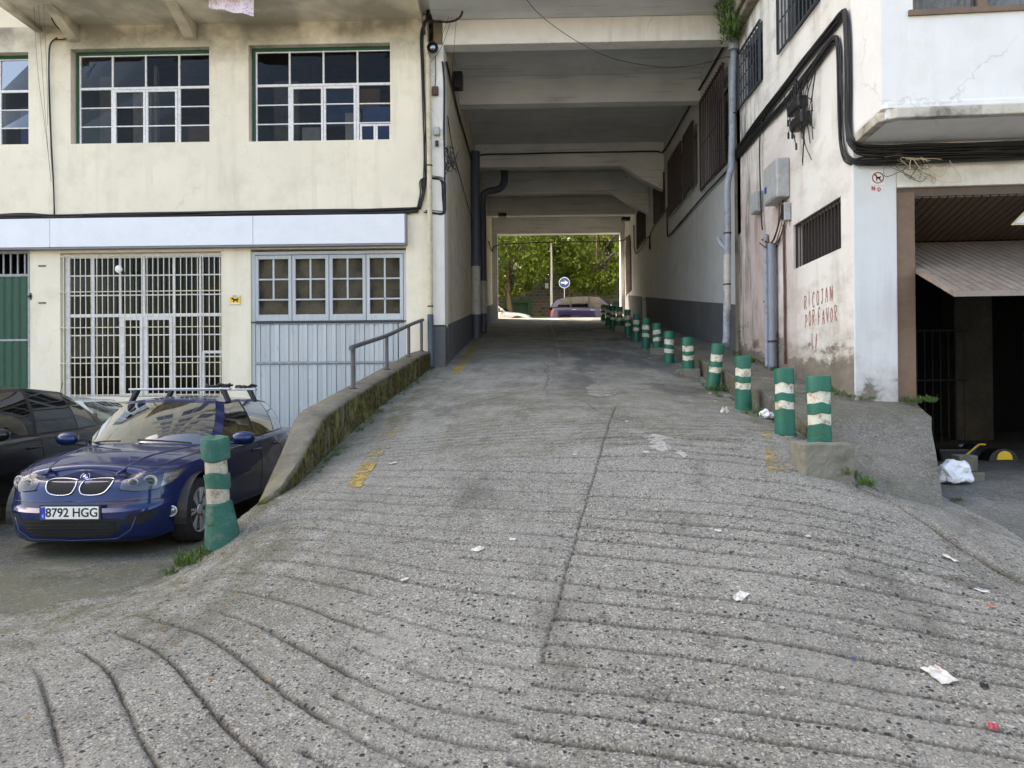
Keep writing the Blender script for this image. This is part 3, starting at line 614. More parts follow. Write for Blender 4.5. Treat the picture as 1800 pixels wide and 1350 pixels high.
def plinth(x, y0, y1, h0, h1, mb, t=.012, lo=-.3):
    n = 24; 
    for i in range(n):
        a = y0 + (y1-y0)*i/n; b = y0 + (y1-y0)*(i+1)/n; za = float(hgt(0, a)); zb = float(hgt(0, b)); ha = h0 + (h1-h0)*i/n; hb = h0 + (h1-h0)*(i+1)/n
        mb.quad((x, a, za + lo), (x, b, zb + lo), (x, b, zb + hb), (x, a, za + ha)); mb.quad((x, a, za + ha), (x, b, zb + hb), (x - t, b, zb + hb), (x - t, a, za + ha))
    mb.quad((x, y0, float(hgt(0, y0)) + lo), (x, y0, float(hgt(0, y0)) + h0), (x - t, y0, float(hgt(0, y0)) + h0), (x - t, y0, float(hgt(0, y0)) + lo))
plinth(XL + .012, FY + .44, 31.0, .72, .62, mb); mb.obj('plinth', M['band'], PB)
mb = MB(); mb.box(-13.2, CX0 - .03, FY + .03, FY + .2, -1.6, -1.2); 
# right wall of the passage with barred windows
RW = [(14.45, 16.45, 4.38, 6.28), (17.15, 18.3, 4.72, 6.12), (18.55, 20.3, 4.72, 6.12), (21.3, 23.1, 5.12, 6.15), (24.9, 26.8, 5.05, 6.25), (28.5, 30.2, 3.75, 5.4), (24.95, 25.75, 2.1, 3.05)]
mpR = lambda u, v, d: (XR + d, u, v)
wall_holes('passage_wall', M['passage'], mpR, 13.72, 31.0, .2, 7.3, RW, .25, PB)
mb = MB(); plinth(XR - .008, 13.73, 24.9, 1.06, .98, mb, t=-.012); mb.obj('plinth', M['band'], PB); mb = MB(); plinth(XR - .008, 25.8, 31, .98, .95, mb, t=-.012); mb.obj('plinth', M['band'], PB)
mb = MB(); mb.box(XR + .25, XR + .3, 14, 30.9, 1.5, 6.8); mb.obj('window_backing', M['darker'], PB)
def bars(parent, mp, u0, u1, v0, v1, n, d0, r, mat, hb=(0, .5, 1), frame=True, over=.0, nm='bar'):
    me = None; proto = {}
    def put(name, pts, rr):
        mb = MB(); mb.tube(pts, rr, 6); mb.obj(name, mat, parent)
    for i in range(n):
        u = u0 + (u1-u0)*(i+.5)/n; put(nm, [mp(u, v0 - over, d0), mp(u, v1 + over, d0)], r)
    for t in hb: v = v0 + (v1-v0)*t; put('crossbar', [mp(u0, v, d0 + r*1.7), mp(u1, v, d0 + r*1.7)], r*.9)
    if frame:
        mb = MB(); a = mp(u0, v0, d0-.012); 
        for (p, q) in (((u0, v0), (u0, v1)), ((u1, v0), (u1, v1)), ((u0, v0), (u1, v0)), ((u0, v1), (u1, v1))): mb.tube([mp(*p, d0), mp(*q, d0)], r*1.5, 4)
        mb.obj('bar_frame', mat, parent)
for i, h in enumerate(RW):
    w_ = empty('barred_window', parent=PB) if i < 5 else None
    if i < 5:
        tag(w_, label='window with dark iron bars high on the right passage wall')
        mb = MB(); mb.quad(mpR(h[0], h[2], .12), mpR(h[1], h[2], .12), mpR(h[1], h[3], .12), mpR(h[0], h[3], .12)); mb.obj('pane', M['pane'], w_)
        bars(w_, mpR, h[0], h[1], h[2] - .02, h[3] + .02, [13, 9, 12, 9, 9][i], -.10 if i < 3 else -.03, .014, M['ironbar'], over=.06)
mb = MB(); hh = RW[5]     # arched shutter
cy = (hh[0]+hh[1])/2; ra = (hh[1]-hh[0])/2; n = 16; pts = [(hh[0], hh[2]), (hh[1], hh[2]), (hh[1], hh[3])] + [(cy + ra*math.cos(math.pi*k/n), hh[3] + ra*.75*math.sin(math.pi*k/n)) for k in range(1, n)] + [(hh[0], hh[3])]
mb.prism(pts, lambda u, v: (XR - .02, u, v), lambda u, v: (XR - .005, u, v)); ar = mb.obj('arched_shutter', M['ironbar'], PB)
for k in range(22):
    z = hh[2] + .05 + k*.1; half = ra - .06 if z < hh[3] else max(0.05, ra*math.sqrt(max(0, 1 - ((z-hh[3])/(ra*.75))**2)) - .05)
    mb = MB(); mb.box(XR - .045, XR - .022, cy - half, cy + half, z, z + .06); mb.obj('slat', M['slatdark'], ar)
# ceiling, beams
mb = MB(); mb.box(XL - .25, XR + .25, FY + .32, 31.0, 7.1, 7.4); mb.obj('ceiling', M['boards'], PB)
mb = MB(); mb.box(XL - .2, XR + .2, FY - .9, FY - .001, 6.93, 7.1); mb.obj('soffit', M['boards'], PB)
BY = [(FY, .32, 6.46, 6.93), (16.75, .3, 6.47, 7.1), (21.4, .3, 6.42, 7.1), (24.2, .3, 6.42, 7.1), (27.4, .3, 6.42, 7.1), (30.65, .35, 6.42, 7.1)]
for i, (y, t, z0, z1) in enumerate(BY):
    mb = MB(); x0 = XL - .02 if i == 0 else XL + .0; x1 = XR + .02 if i == 0 else XR
    if i in (2, 3): 
        prof = [(x0, z0), (2.65, z0), (3.25, z0 - .42), (x1, z0 - .72), (x1, z1), (x0, z1)]
        mb.prism(prof, lambda u, v: (u, y, v), lambda u, v: (u, y + t, v))
    else: mb.box(x0, x1, y, y + t, z0, z1)
    mb.obj('beam', M['white'] if i == 0 else M['boards'], PB, bevel=.015)
mb = MB(); mb.box(XL, XL + .22, 30.6, 31, 2.4, 6.42); mb.box(XR - .16, XR, 30.6, 31, 2.4, 6.42); mb.obj('end_pier', M['passage'], PB)
# upper storeys, roof, envelope, made tall and long enough to shade the yard
XE = fx(62, 30); XE2 = fx(743, 27); ZS = 6.95
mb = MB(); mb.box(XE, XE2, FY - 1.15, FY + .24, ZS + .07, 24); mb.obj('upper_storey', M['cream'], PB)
mb = MB(); mb.box(XE, XE2, FY - 1.14, FY, ZS, ZS + .07); mb.box(XE, XE + .13, FY - 1.15, FY, ZS - .09, ZS); mb.box(XE2 - .07, XE2, FY - 1.15, FY, ZS - .06, ZS); mb.obj('balcony_soffit', M['cream'], PB)
mb = MB(); mb.box(XE2, XR + .3, FY - .9, FY + .1, 7.1, 24); mb.obj('upper_storey', M['white'], PB)
mb = MB(); mb.box(-13.2, XE, FY, FY + .24, 7.02, 24); mb.obj('upper_storey', M['cream'], PB); mb = MB(); mb.box(-44, -13.2, FY, FY + .24, -1.6, 24); mb.obj('added_shade_wing', M['cream'], PB)  # last box: unseen wing added on the left to keep sun off the yard
mb = MB(); mb.box(-44, 16, FY + .24, 31, 24, 24.3); mb.obj('roof', M['mould'], PB)
mb = MB(); mb.box(-44, -43.8, FY, 31, -1.6, 24); mb.box(-44, XL - .25, 30.8, 31, -1.6, 24); mb.box(XR + .25, 16, 30.8, 31, -1.6, 24); mb.box(XL - .25, XR + .25, 30.8, 31, 7.4, 24); mb.box(15.8, 16, FY + .3, 30.8, -1.6, 24); mb.box(XR + .3, 15.8, FY + .24, FY + .4, 7.1, 24); mb.obj('outer_wall', M['cream'], PB)
for r_ in range(5):
    z = 8.35 + 3.1 * r_; mb = MB(); mb.box(XE, XR + .3, FY - 1.30 , FY - 1.152, z + 2.35, z + 2.55); mb.obj('string_course', M['white'], PB)
    for q_ in range(7):
        x = XE + .8 + q_ * 2.05
        if abs(x + .75 - XE2) < 1.0: continue
        yf = FY - 1.152 if x < XE2 else FY - .902
        mb = MB(); mb.box(x, x + 1.5, yf - .04, yf, z, z + 1.6); uw = mb.obj('window', M['winwhite'], PB)
        for s_ in (0, 1): mb = MB(); mb.box(x + .07 + s_*.70, x + .73 + s_*.70, yf - .05, yf - .041, z + .07, z + 1.53); mb.obj('pane', M['darkglass'], uw)
# brackets under the overhang
for (xa, xb) in ((fx(124, 60), fx(141, 60)), (fx(327, 55), fx(346, 55))):
    mb = MB(); prof = [(FY + .0, ZS), (FY + .0, ZS - .30), (FY - .12, ZS - .30), (FY - .62, ZS - .08), (FY - .85, ZS)]
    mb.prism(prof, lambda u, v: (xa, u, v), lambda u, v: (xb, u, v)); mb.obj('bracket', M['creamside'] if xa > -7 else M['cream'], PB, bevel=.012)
# rooms behind the openings
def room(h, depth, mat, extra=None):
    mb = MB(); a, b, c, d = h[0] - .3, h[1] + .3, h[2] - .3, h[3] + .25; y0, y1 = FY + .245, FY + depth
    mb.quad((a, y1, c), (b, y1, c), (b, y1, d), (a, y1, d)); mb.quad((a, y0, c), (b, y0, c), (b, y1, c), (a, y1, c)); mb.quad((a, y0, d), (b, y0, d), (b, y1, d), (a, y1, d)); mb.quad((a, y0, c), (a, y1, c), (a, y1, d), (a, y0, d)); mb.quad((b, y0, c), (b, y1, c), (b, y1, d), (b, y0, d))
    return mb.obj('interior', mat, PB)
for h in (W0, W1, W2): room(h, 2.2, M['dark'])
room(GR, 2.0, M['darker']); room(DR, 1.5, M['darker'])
mb = MB(); mb.box(W2[1] - .62, W2[1] + .05, FY + .42, FY + .46, W2[2] - .05, W2[2] + .78); mb.obj('blue_sheet', M['bluesheet'], PB)
mb = MB(); mb.box(W2[1] - .72, W2[1] - .3, FY + .5, FY + .7, W2[2] + .78, W2[2] + 1.16); mb.obj('carton', M['carton'], PB)
mb = MB(); mb.box(W2[1] - .98, W2[1] - .68, FY + .5, FY + .9, W2[2] - .1, W2[2] + .70); mb.obj('cabinet', M['boxgrey'], PB)
mb = MB(); mb.box(W1[0] + .3, W1[0] + .8, FY + .6, FY + 1.0, W1[2] - .2, W1[2] + .12); mb.obj('carton', M['redlitter'], PB)
mb = MB(); mb.box(W0[1] - .5, W0[1] - .1, FY + .5, FY + .8, W0[2] - .2, W0[2] + .9); mb.obj('blue_sheet', M['bluesheet'], PB)
for h, off_, w_, z0_, z1_, dd, mt in ((W1, .12, .25, 0, 1.6, .75, 'curtain'), (W1, .55, .38, 0, 1.5, 1.2, 'boxgrey'), (W1, 1.35, .06, 0, 1.7, .5, 'curtain'), (W1, 1.8, .5, 0, .7, 1.0, 'carton'), (W2, .10, .5, .2, 1.6, 1.1, 'curtain'), (W2, .8, .35, .0, .5, .7, 'boxgrey'), (W2, .95, .8, .9, 1.6, 1.5, 'bluesheet'), (W0, 1.4, .3, 0, 1.5, .8, 'curtain')):
    mb = MB(); mb.box(h[0] + off_, h[0] + off_ + w_, FY + dd, FY + dd + .1, h[2] + z0_ - .1, h[2] + z1_); mb.obj('stored_item', M[mt], PB)
# steel windows of the first floor
def facade_window(h, small=False):
    wd = empty('window', parent=PB); u0, u1, v0, v1 = h; D = .14
    u0g = u0 + .085                       # green strip left and top
    mb = MB(); mb.box(u0 + .03, u0g, FY + D, FY + D + .06, v0, v1); mb.box(u0g, u1, FY + D, FY + D + .06, v1 - .07, v1); mb.obj('green_frame', M['wingreen'], wd)
    v1g = v1 - .07; b = .042; W = u1 - u0g; H = v1g - v0
    vl = [v0, v0 + H*.212, v0 + H*.42, v0 + H*.632, v1g]; ul = [u0g + W*k/4 for k in range(5)]
    def bar(a, b_, c, d, nm='glazing_bar', dd=0, t=.045): 
        mb = MB(); mb.box(a, b_, FY + D + dd, FY + D + dd + t, c, d); mb.obj(nm, M['winwhite'], wd, bevel=.004)
    for k in range(5):
        wv = .028 if k in (0, 4) else .034
        if k == 2: bar(ul[k] - wv/2, ul[k] + wv/2, vl[3] + .02, v1g)
        elif k in (1, 3): bar(ul[k] - .028, ul[k] + .028, v0, vl[3] - .025, dd=-.002); bar(ul[k] - wv/2, ul[k] + wv/2, vl[3] + .025, v1g)
        elif k == 0: bar(ul[k], ul[k] + wv, v0, v1g)
    bar(u0g + .028, u1, vl[3] - .024, vl[3] + .024, 'transom', -.004)
    for k in (1, 2):
        bar(u0g + .028, ul[1] - .028, vl[k] - .011, vl[k] + .011); bar(ul[3] + .028, u1, vl[k] - .011, vl[k] + .011)
    bar(u0g + .028, u1, v1g - .02, v1g, dd=.003)
    for s in (0, 1):      # casements
        a, b_ = ul[1+s] + (.03 if s == 0 else .004), ul[2+s] - (.004 if s == 0 else .03); c, d = v0 + .004, vl[3] - .035; t = .042
        mb = MB(); y = FY + D - .015; mb.box(a, a + t, y, y + .05, c, d); mb.box(b_ - t, b_, y, y + .05, c, d); mb.box(a + t, b_ - t, y, y + .05, c, c + t*.7); mb.box(a + t, b_ - t, y, y + .05, d - t, d); sash = mb.obj('sash', M['winwhite'], wd)
        for k in (1, 2): 
            mb = MB(); mb.box(a + t, b_ - t, y + .01, y + .04, vl[k] - .011, vl[k] + .011); mb.obj('glazing_bar', M['winwhite'], wd)
    if small:
        for s in (0, 1):
            a = ul[3] + .045 + s*(u1 - ul[3] - .05)/2; b_ = a + (u1 - ul[3] - .06)/2; c, d = v0 + .01, vl[1] - .03; y = FY + D - .012; t = .035
            mb = MB(); mb.box(a, a + t, y, y + .04, c, d); mb.box(b_ - t, b_, y, y + .04, c, d); mb.box(a + t, b_ - t, y, y + .04, c, c + t); mb.box(a + t, b_ - t, y, y + .04, d - t, d); mb.obj('vent_sash', M['winwhite'], wd)
    for i in range(4):
        for j in range(4):
            a, b_, c, d = ul[i], ul[i+1] if i < 3 else u1, vl[j], vl[j+1]; tl = random.uniform(-.006, .006)
            mb = MB(); mb.quad((a, FY + D + .022 + tl, c), (b_, FY + D + .022 - tl, c), (b_, FY + D + .022 + tl*.5, d), (a, FY + D + .022 - tl, d)); mb.obj('pane', M['pane'], wd)
    return wd
facade_window(W0); facade_window(W1); facade_window(W2, True)
# big barred ground floor window
gw = empty('grille_window', parent=PB); u0, u1, v0, v1 = GR; D = .12; W = u1-u0; H = v1-v0
def px_u(px): return fx(px, 570)
cols_ = [px_u(p) for p in (108, 157, 205, 247, 300, 347, 389)]; rws = [fz(p, 250) for p in (697, 662, 627, 588, 553, 517, 482, 450)]
fz0 = fz(698, 250); 
def gbar(a, b_, c, d, nm='glazing_bar', dd=0): mb = MB(); mb.box(a, b_, FY + D + dd, FY + D + dd + .045, c, d); mb.obj(nm, M['winwhite'], gw, bevel=.004)
for k, u in enumerate(cols_): wv = .05 if k in (1, 3) else (.09 if k == 0 else .04); gbar(u - (0 if k == 0 else wv/2), u + (wv if k == 0 else wv/2), v0, v1 - .06)
for k, v in enumerate(rws): gbar(u0 + .09, u1, v - .012, v + .012, dd=.004)
gbar(u0 + .09, u1, rws[4] - .03, rws[4] + .03, 'transom', -.004); gbar(u0, u1, v1 - .075, v1 - .004, 'head_rail', -.003)
for s in (0, 1):
    a, b_ = (px_u(208), px_u(246)) if s == 0 else (px_u(249), px_u(298)); mb = MB(); y = FY + D - .025; t = .055
    mb.box(a, a + t, y, y + .05, v0 + .01, rws[4] - .035); mb.box(b_ - t, b_, y, y + .05, v0 + .01, rws[4] - .035); mb.box(a + t, b_ - t, y, y + .05, v0 + .01, v0 + .07); mb.box(a + t, b_ - t, y, y + .05, rws[4] - .09, rws[4] - .035); mb.obj('sash', M['winwhite'], gw)
mb = MB(); mb.box(px_u(351), u1 - .02, FY + D - .02, FY + D + .03, rws[2] + .06, rws[2] + .11); mb.box(px_u(351), px_u(355), FY + D - .02, FY + D + .03, v0 + .02, rws[2] + .06); mb.obj('sash', M['winwhite'], gw)
for i in range(6):
    for j in range(7):
        mb = MB(); a, b_, c, d = cols_[i], cols_[i+1], rws[j], rws[j+1]; tl = random.uniform(-.005, .005); mb.quad((a, FY + D + .02 + tl, c), (b_, FY + D + .02 - tl, c), (b_, FY + D + .02, d), (a, FY + D + .02 + tl, d)); mb.obj('pane', M['pane'], gw)
mb = MB(); mb.box(u0 - .04, u1 + .03, FY - .05, FY + .2, v0 - .09, v0); mb.obj('sill', M['cream'], gw, bevel=.01)
gi = empty('iron_grille', parent=PB, label='grille of thin cream vertical bars over the ground floor window')
mbF = lambda u, v, d: (u, FY + d, v)
for i in range(29):
    u = px_u(113) + (px_u(388) - px_u(113))*i/28; mb = MB(); j = .006; mb.tube([(u + random.uniform(-j, j), FY - .02, v0 - .03), (u + random.uniform(-j, j), FY - .02, v1 - .06)], .0085, 6); mb.obj('bar', M['grille'], gi)
for py in (450, 512, 575, 638, 694):
    mb = MB(); mb.tube([(px_u(105), FY - .005, fz(py, 250)), (px_u(391), FY - .005, fz(py, 250))], .010, 6); mb.obj('crossbar', M['grille'], gi)
# blue grey workshop gate: glazed upper part and plank doors
gg = empty('workshop_gate', parent=PB, label='weathered blue grey gate with glazed upper leaves and plank doors'); u0, u1, v0, v1 = GD; yb = FY + .06
zt = fz(565, 570); ztop = fz(447, 570)
mb = MB(); mb.box(u0, u0 + .07, yb - .03, yb + .06, v0, v1 - .04); mb.box(u1 - .05, u1, yb - .03, yb + .06, v0, v1 - .04); mb.box(u0 + .07, u1 - .05, yb - .03, yb + .06, v1 - .10, v1 - .04); mb.obj('gate_frame', M['bluewood'], gg, bevel=.005)
mb = MB(); mb.box(u0 - .02, u1 + .02, yb - .045, yb + .04, zt - .02, zt + .01); mb.obj('lintel_rail', M['ironblue'], gg)
LW = (u1 - u0 - .12)/4
for k in range(4):
    a = u0 + .07 + k*LW; b_ = a + LW - .012; c, d = zt + .02, v1 - .11; st = .062; 
    mb = MB(); mb.box(a, a + st, yb - .02, yb + .03, c, d); mb.box(b_ - st, b_, yb - .02, yb + .03, c, d); mb.box(a + st, b_ - st, yb - .02, yb + .03, c, c + .12); mb.box(a + st, b_ - st, yb - .02, yb + .03, d - .07, d); lf = mb.obj('window_leaf', M['bluewood'], gg, bevel=.004)
    lf_bars = MB(); hgt_ = d - .07 - c - .12; z1 = c + .12 + hgt_*.27; z2 = c + .12 + hgt_*.635; mid = (a+b_)/2
    for (x0_, x1_, za, zb) in ((a + st, b_ - st, z1 - .014, z1 + .014), (a + st, b_ - st, z2 - .014, z2 + .014), (mid - .016, mid + .016, z1 + .014 if k < 3 else c + .12, z2 - .014), (mid - .016, mid + .016, z2 + .014, d - .07)):
        mb = MB(); mb.box(x0_, x1_, yb - .014, yb + .02, za, zb); mb.obj('glazing_bar', M['bluewood'], lf)
    mb = MB(); mb.quad((a + st, yb + .01, c + .12), (b_ - st, yb + .01, c + .12), (b_ - st, yb + .012, d - .07), (a + st, yb + .012, d - .07)); mb.obj('pane', M['dustpane'], lf)
    mb = MB(); mb.quad((a + st - .03, yb + .1, c + .08), (b_ - st + .03, yb + .1, c + .08), (b_ - st + .03, yb + .1, d - .04), (a + st - .03, yb + .1, d - .04)); mb.obj('backing_board', M['curtain'], lf)
np_ = 30; zm = fz(638, 570); x0p, x1p = u0 + .075, u1 - .17
for row, (c, d) in enumerate(((zm + .03, zt - .05), (-1.48, zm - .03))):
    for k in range(np_):
        a = x0p + (x1p - x0p)*k/np_; wd_ = (x1p-x0p)/np_; yo = .0 if k % 2 else -.014; yo += random.uniform(-.002, .002); mb = MB(); mb.box(a + .004, a + wd_ - .002, yb - .01 + yo, yb + .025, c, d); mb.obj('plank', M['bluewood'], gg, bevel=.003)
mb = MB(); mb.box(x0p, x1p, yb + .03, yb + .05, -1.5, zt - .03); mb.box(x1p + .02, u1 - .055, yb - .01, yb + .03, -1.5, zt - .03); mb.obj('gate_backing', M['bluewood'], gg)
mb = MB(); mb.tube([(x0p, yb - .035, zm), (x1p, yb - .035, zm)], .012, 6); mb.tube([(x0p, yb - .03, zt - .04), (x1p, yb - .03, zt - .04)], .010, 6); mb.box(x0p, x1p, yb - .02, yb - .0, zm - .028, zm + .028); mb.obj('bolt_rail', M['bluepipe'], gg)
# green sheet door at the far left
gd = empty('green_door', parent=PB, label='green corrugated metal door in a grey frame'); u0, u1, v0, v1 = DR; ydr = FY + .04
zt2 = fz(486, 30); zmid = fz(597, 30)
mb = MB()
for (a, b_, c, d) in ((u0, u0 + .06, v0, v1), (u1 - .055, u1 - .012, v0, v1), (u0 + .06, u1 - .055, zt2, zt2 + .05), (u0 + .06, u1 - .055, v1 - .05, v1), (u0 + .06, u1 - .055, zmid - .03, zmid + .01)): mb.box(a, b_, ydr - .03, ydr + .03, c, d)
mb.obj('door_frame', M['greyframe'], gd, bevel=.005)
nw = 12; a0, a1 = u0 + .065, u1 - .06
for k in range(nw):
    a = a0 + (a1-a0)*k/nw; wd_ = (a1-a0)/nw
    for (c, d) in ((v0 + .02, zmid - .03), (zmid + .01, zt2)):
        mb = MB(); mb.prism([(a, ydr), (a + wd_*.15, ydr - .018), (a + wd_*.75, ydr - .018), (a + wd_, ydr), (a + wd_, ydr + .02), (a, ydr + .02)], lambda u, v: (u, v, c), lambda u, v: (u, v, d)); mb.obj('metal_sheet', M['doorgreen'], gd)
for k in range(13):
    a = u0 + .06 + (u1 - .055 - u0 - .06)*(k + .5)/13; mb = MB(); mb.box(a - .012, a + .012, ydr - .01, ydr + .015, zt2 + .05, v1 - .05); mb.obj('bar', M['greyframe'], gd)
mb = MB(); mb.box(u1 - .05, u1 + .04, ydr - .055, ydr - .032, fz(523, 50), fz(519, 50)); mb.box(u1 - .0, u1 + .03, ydr - .055, ydr - .032, fz(527, 50), fz(515, 50)); mb.obj('door_bolt', M['ironblue'], gd)
# white fascia sheets
seams = [fx(-250, 400), fx(97, 400), fx(450, 400), fx(714, 400)]; zb_, zt_ = fz(434, 360), fz(384, 360)
for k in range(3):
    mb = MB(); mb.box(seams[k] + .004, seams[k+1] - .004, FY - .16, FY - .13, zb_, zt_); mb.obj('fascia_sheet', M['fascia'], PB, bevel=.004)
mb = MB(); mb.box(seams[0], seams[3] - .02, FY - .129, FY - .002, zb_ + .02, zt_ - .02); mb.box(seams[3] - .002, seams[3] + .025, FY - .155, FY - .002, zb_ - .02, zt_); mb.box(seams[0], seams[3], FY - .15, FY - .002, zb_ - .035, zb_ - .006); mb.obj('fascia_backing', M['fasciaedge'], PB)
for py in (353+20, 609+20): pass
for py in (467, 532): mb = MB(); mb.box(fx(68, 500), fx(81, 500), FY - .01, FY - .001, fz(py + 2, 75), fz(py - 1, 75)); mb.obj('clip', M['cablegrey'], PB)

# ================================================================ CORNER BUILDING (right)
KB = empty('corner_building', label='old white stained building at the right with an open garage', cat='building')
XW = 3.81; YC = 8.85; A_ = math.radians(3.5)
def FR(u, z, o=0.0): return (XW + u*math.cos(A_) - o*math.sin(A_), YC - u*math.sin(A_) - o*math.cos(A_), z)
wA = (12.15, 13.45, 5.02, 6.0); wB = (9.75, 11.3, 5.05, 6.9); wC = (9.18, 10.83, 1.70, 2.34)
mpK = lambda u, v, d: (XW + d, u, v)
BAYO = .86
zS = 2.86
wall_holes('side_wall', M['sidewall'], mpK, YC, 13.70, -1.2, 12, [wA, wB, wC], .22, KB)
bay = (XW - BAYO*math.sin(A_), YC - BAYO*math.cos(A_))
mb = MB(); P0 = [(XW, YC - .001), (bay[0], bay[1])]
mb.prism([(bay[1], zS), (YC - .002, zS), (YC - .002, 12), (bay[1], 12)], lambda u, v: (XW, u, v), lambda u, v: (XW + .2, u, v)); mb.obj('bay_side_wall', M['frontwhite'], KB)
mpB = lambda u, v, d: FR(u, v, BAYO - d)
wF = (.33, 6, 4.0, 5.6)
wall_holes('bay_front_wall', M['frontwhite'], mpB, .002, 9, zS + .16, 12, [wF], .2, KB)
mb = MB(); mb.hexa([FR(.02, zS + .001, 0), FR(9, zS + .001, 0), FR(9, zS + .001, BAYO - .02), FR(.02, zS + .001, BAYO - .10), FR(.02, zS + .09, 0), FR(9, zS + .09, 0), FR(9, zS + .09, BAYO - .02), FR(.02, zS + .09, BAYO - .10)]); mb.obj('bay_soffit', M['frontwhite'], KB)
mb = MB()  # ledge with chamfered corner
def ledge(z0, z1, o, c): return [FR(-.0, z0, .1), FR(.0, z0, o - c), FR(c*.9, z0, o), FR(9, z0, o), FR(9, z0, o - .12), FR(c*.9, z0, o - .12), FR(.12, z0, o - c), FR(.12, z0, .1)]
lo = [FR(-.01, zS - .01, .0), FR(-.01, zS - .01, BAYO - .10), FR(.14, zS - .01, BAYO + .04), FR(9, zS - .01, BAYO + .04), FR(9, zS - .01, BAYO - .06), FR(.20, zS - .01, BAYO - .06), FR(.1, zS - .01, BAYO - .14), FR(.1, zS - .01, 0)]
hi = [(p[0], p[1], zS + .10) for p in lo]; n = 8
mb.add(lo + hi, [tuple(range(n))[::-1], tuple(range(n, 2*n))] + [(i, (i+1) % n, n+(i+1) % n, n+i) for i in range(n)]); mb.obj('bay_ledge', M['ledge'], KB, bevel=.012)
mb = MB(); a = lo; lo2 = [FR(.0, zS + .101, .0), FR(.0, zS + .101, BAYO - .01), FR(.06, zS + .101, BAYO + .015), FR(9, zS + .101, BAYO + .015), FR(9, zS + .101, BAYO - .15), FR(.1, zS + .101, BAYO - .15)]
mb.add(lo2 + [(p[0], p[1], zS + .165) for p in lo2], [tuple(range(6))[::-1], tuple(range(6, 12))] + [(i, (i+1) % 6, 6+(i+1) % 6, 6+i) for i in range(6)]); mb.obj('bay_ledge', M['frontwhite'], KB, bevel=.01)
bw = empty('bay_window', parent=KB)
mb = MB(); mb.hexa([FR(.28, 3.94, BAYO - .05), FR(6, 3.94, BAYO - .05), FR(6, 3.94, BAYO + .03), FR(.28, 3.94, BAYO + .03), FR(.28, 3.998, BAYO - .05), FR(6, 3.998, BAYO - .05), FR(6, 3.998, BAYO + .03), FR(.28, 3.998, BAYO + .03)]); mb.obj('sill', M['brown'], bw)
mb = MB(); mb.hexa([FR(1.02, 4.0, BAYO - .15), FR(1.12, 4.0, BAYO - .15), FR(1.12, 4.0, BAYO - .06), FR(1.02, 4.0, BAYO - .06), FR(1.02, 5.6, BAYO - .15), FR(1.12, 5.6, BAYO - .15), FR(1.12, 5.6, BAYO - .06), FR(1.02, 5.6, BAYO - .06)]); mb.hexa([FR(.33, 4.0, BAYO - .15), FR(.38, 4.0, BAYO - .15), FR(.38, 4.0, BAYO - .06), FR(.33, 4.0, BAYO - .06), FR(.33, 5.6, BAYO - .15), FR(.38, 5.6, BAYO - .15), FR(.38, 5.6, BAYO - .06), FR(.33, 5.6, BAYO - .06)]); mb.obj('window_frame', M['brown'], bw)
mb = MB(); mb.quad(FR(.33, 4.0, BAYO - .1), FR(6, 4.0, BAYO - .1), FR(6, 5.6, BAYO - .1), FR(.33, 5.6, BAYO - .1)); mb.obj('pane', M['pane'], bw)
mb = MB()
for k in range(80): u = .33 + k*.07; mb.quad(FR(u, 3.9, BAYO - .19), FR(u + .035, 3.9, BAYO - .16), FR(u + .035, 5.7, BAYO - .16), FR(u, 5.7, BAYO - .19)); mb.quad(FR(u + .035, 3.9, BAYO - .16), FR(u + .07, 3.9, BAYO - .19), FR(u + .07, 5.7, BAYO - .19), FR(u + .035, 5.7, BAYO - .16))
mb.obj('curtain', M['paper'], bw)
# front wall with pilaster and garage opening
uJ = .50; uO = .72; zL = 2.34
mb = MB(); mb.hexa([FR(0.0, -1.3, .012), FR(uJ, -1.3, .012), FR(uJ, -1.3, -.25), FR(.0, -1.3, -.25), FR(0.0, zS, .012), FR(uJ, zS, .012), FR(uJ, zS, -.25), FR(0, zS, -.25)]); mb.obj('pilaster', M['pilaster'], KB, bevel=.015)
mb = MB(); mb.hexa([FR(uJ + .001, zL, 0), FR(9, zL, 0), FR(9, zL, -.25), FR(uJ + .001, zL, -.25), FR(uJ + .001, zS, 0), FR(9, zS, 0), FR(9, zS, -.25), FR(uJ + .001, zS, -.25)]); mb.obj('lintel', M['sidewall'], KB, bevel=.01)
mb = MB(); mb.hexa([FR(5.2, -1.3, 0), FR(9, -1.3, 0), FR(9, -1.3, -.25), FR(5.2, -1.3, -.25), FR(5.2, zL, 0), FR(9, zL, 0), FR(9, zL, -.25), FR(5.2, zL, -.25)]); mb.obj('front_wall', M['pilaster'], KB)
mb = MB(); mb.hexa([FR(uJ + .002, -1.3, -.03), FR(uO, -1.3, -.03), FR(uO, -1.3, -.2), FR(uJ + .002, -1.3, -.2), FR(uJ + .002, zL - .05, -.03), FR(uO, zL - .05, -.03), FR(uO, zL - .05, -.2), FR(uJ + .002, zL - .05, -.2)]); mb.obj('door_jamb', M['brown'], KB, bevel=.008)
mb = MB(); mb.hexa([FR(uJ, zL - .1, -.05), FR(5.2, zL - .1, -.05), FR(5.2, zL - .1, -.2), FR(uJ, zL - .1, -.2), FR(uJ, zL - .002, -.05), FR(5.2, zL - .002, -.05), FR(5.2, zL - .002, -.2), FR(uJ, zL - .002, -.2)]); mb.obj('door_head', M['slatdark'], KB)
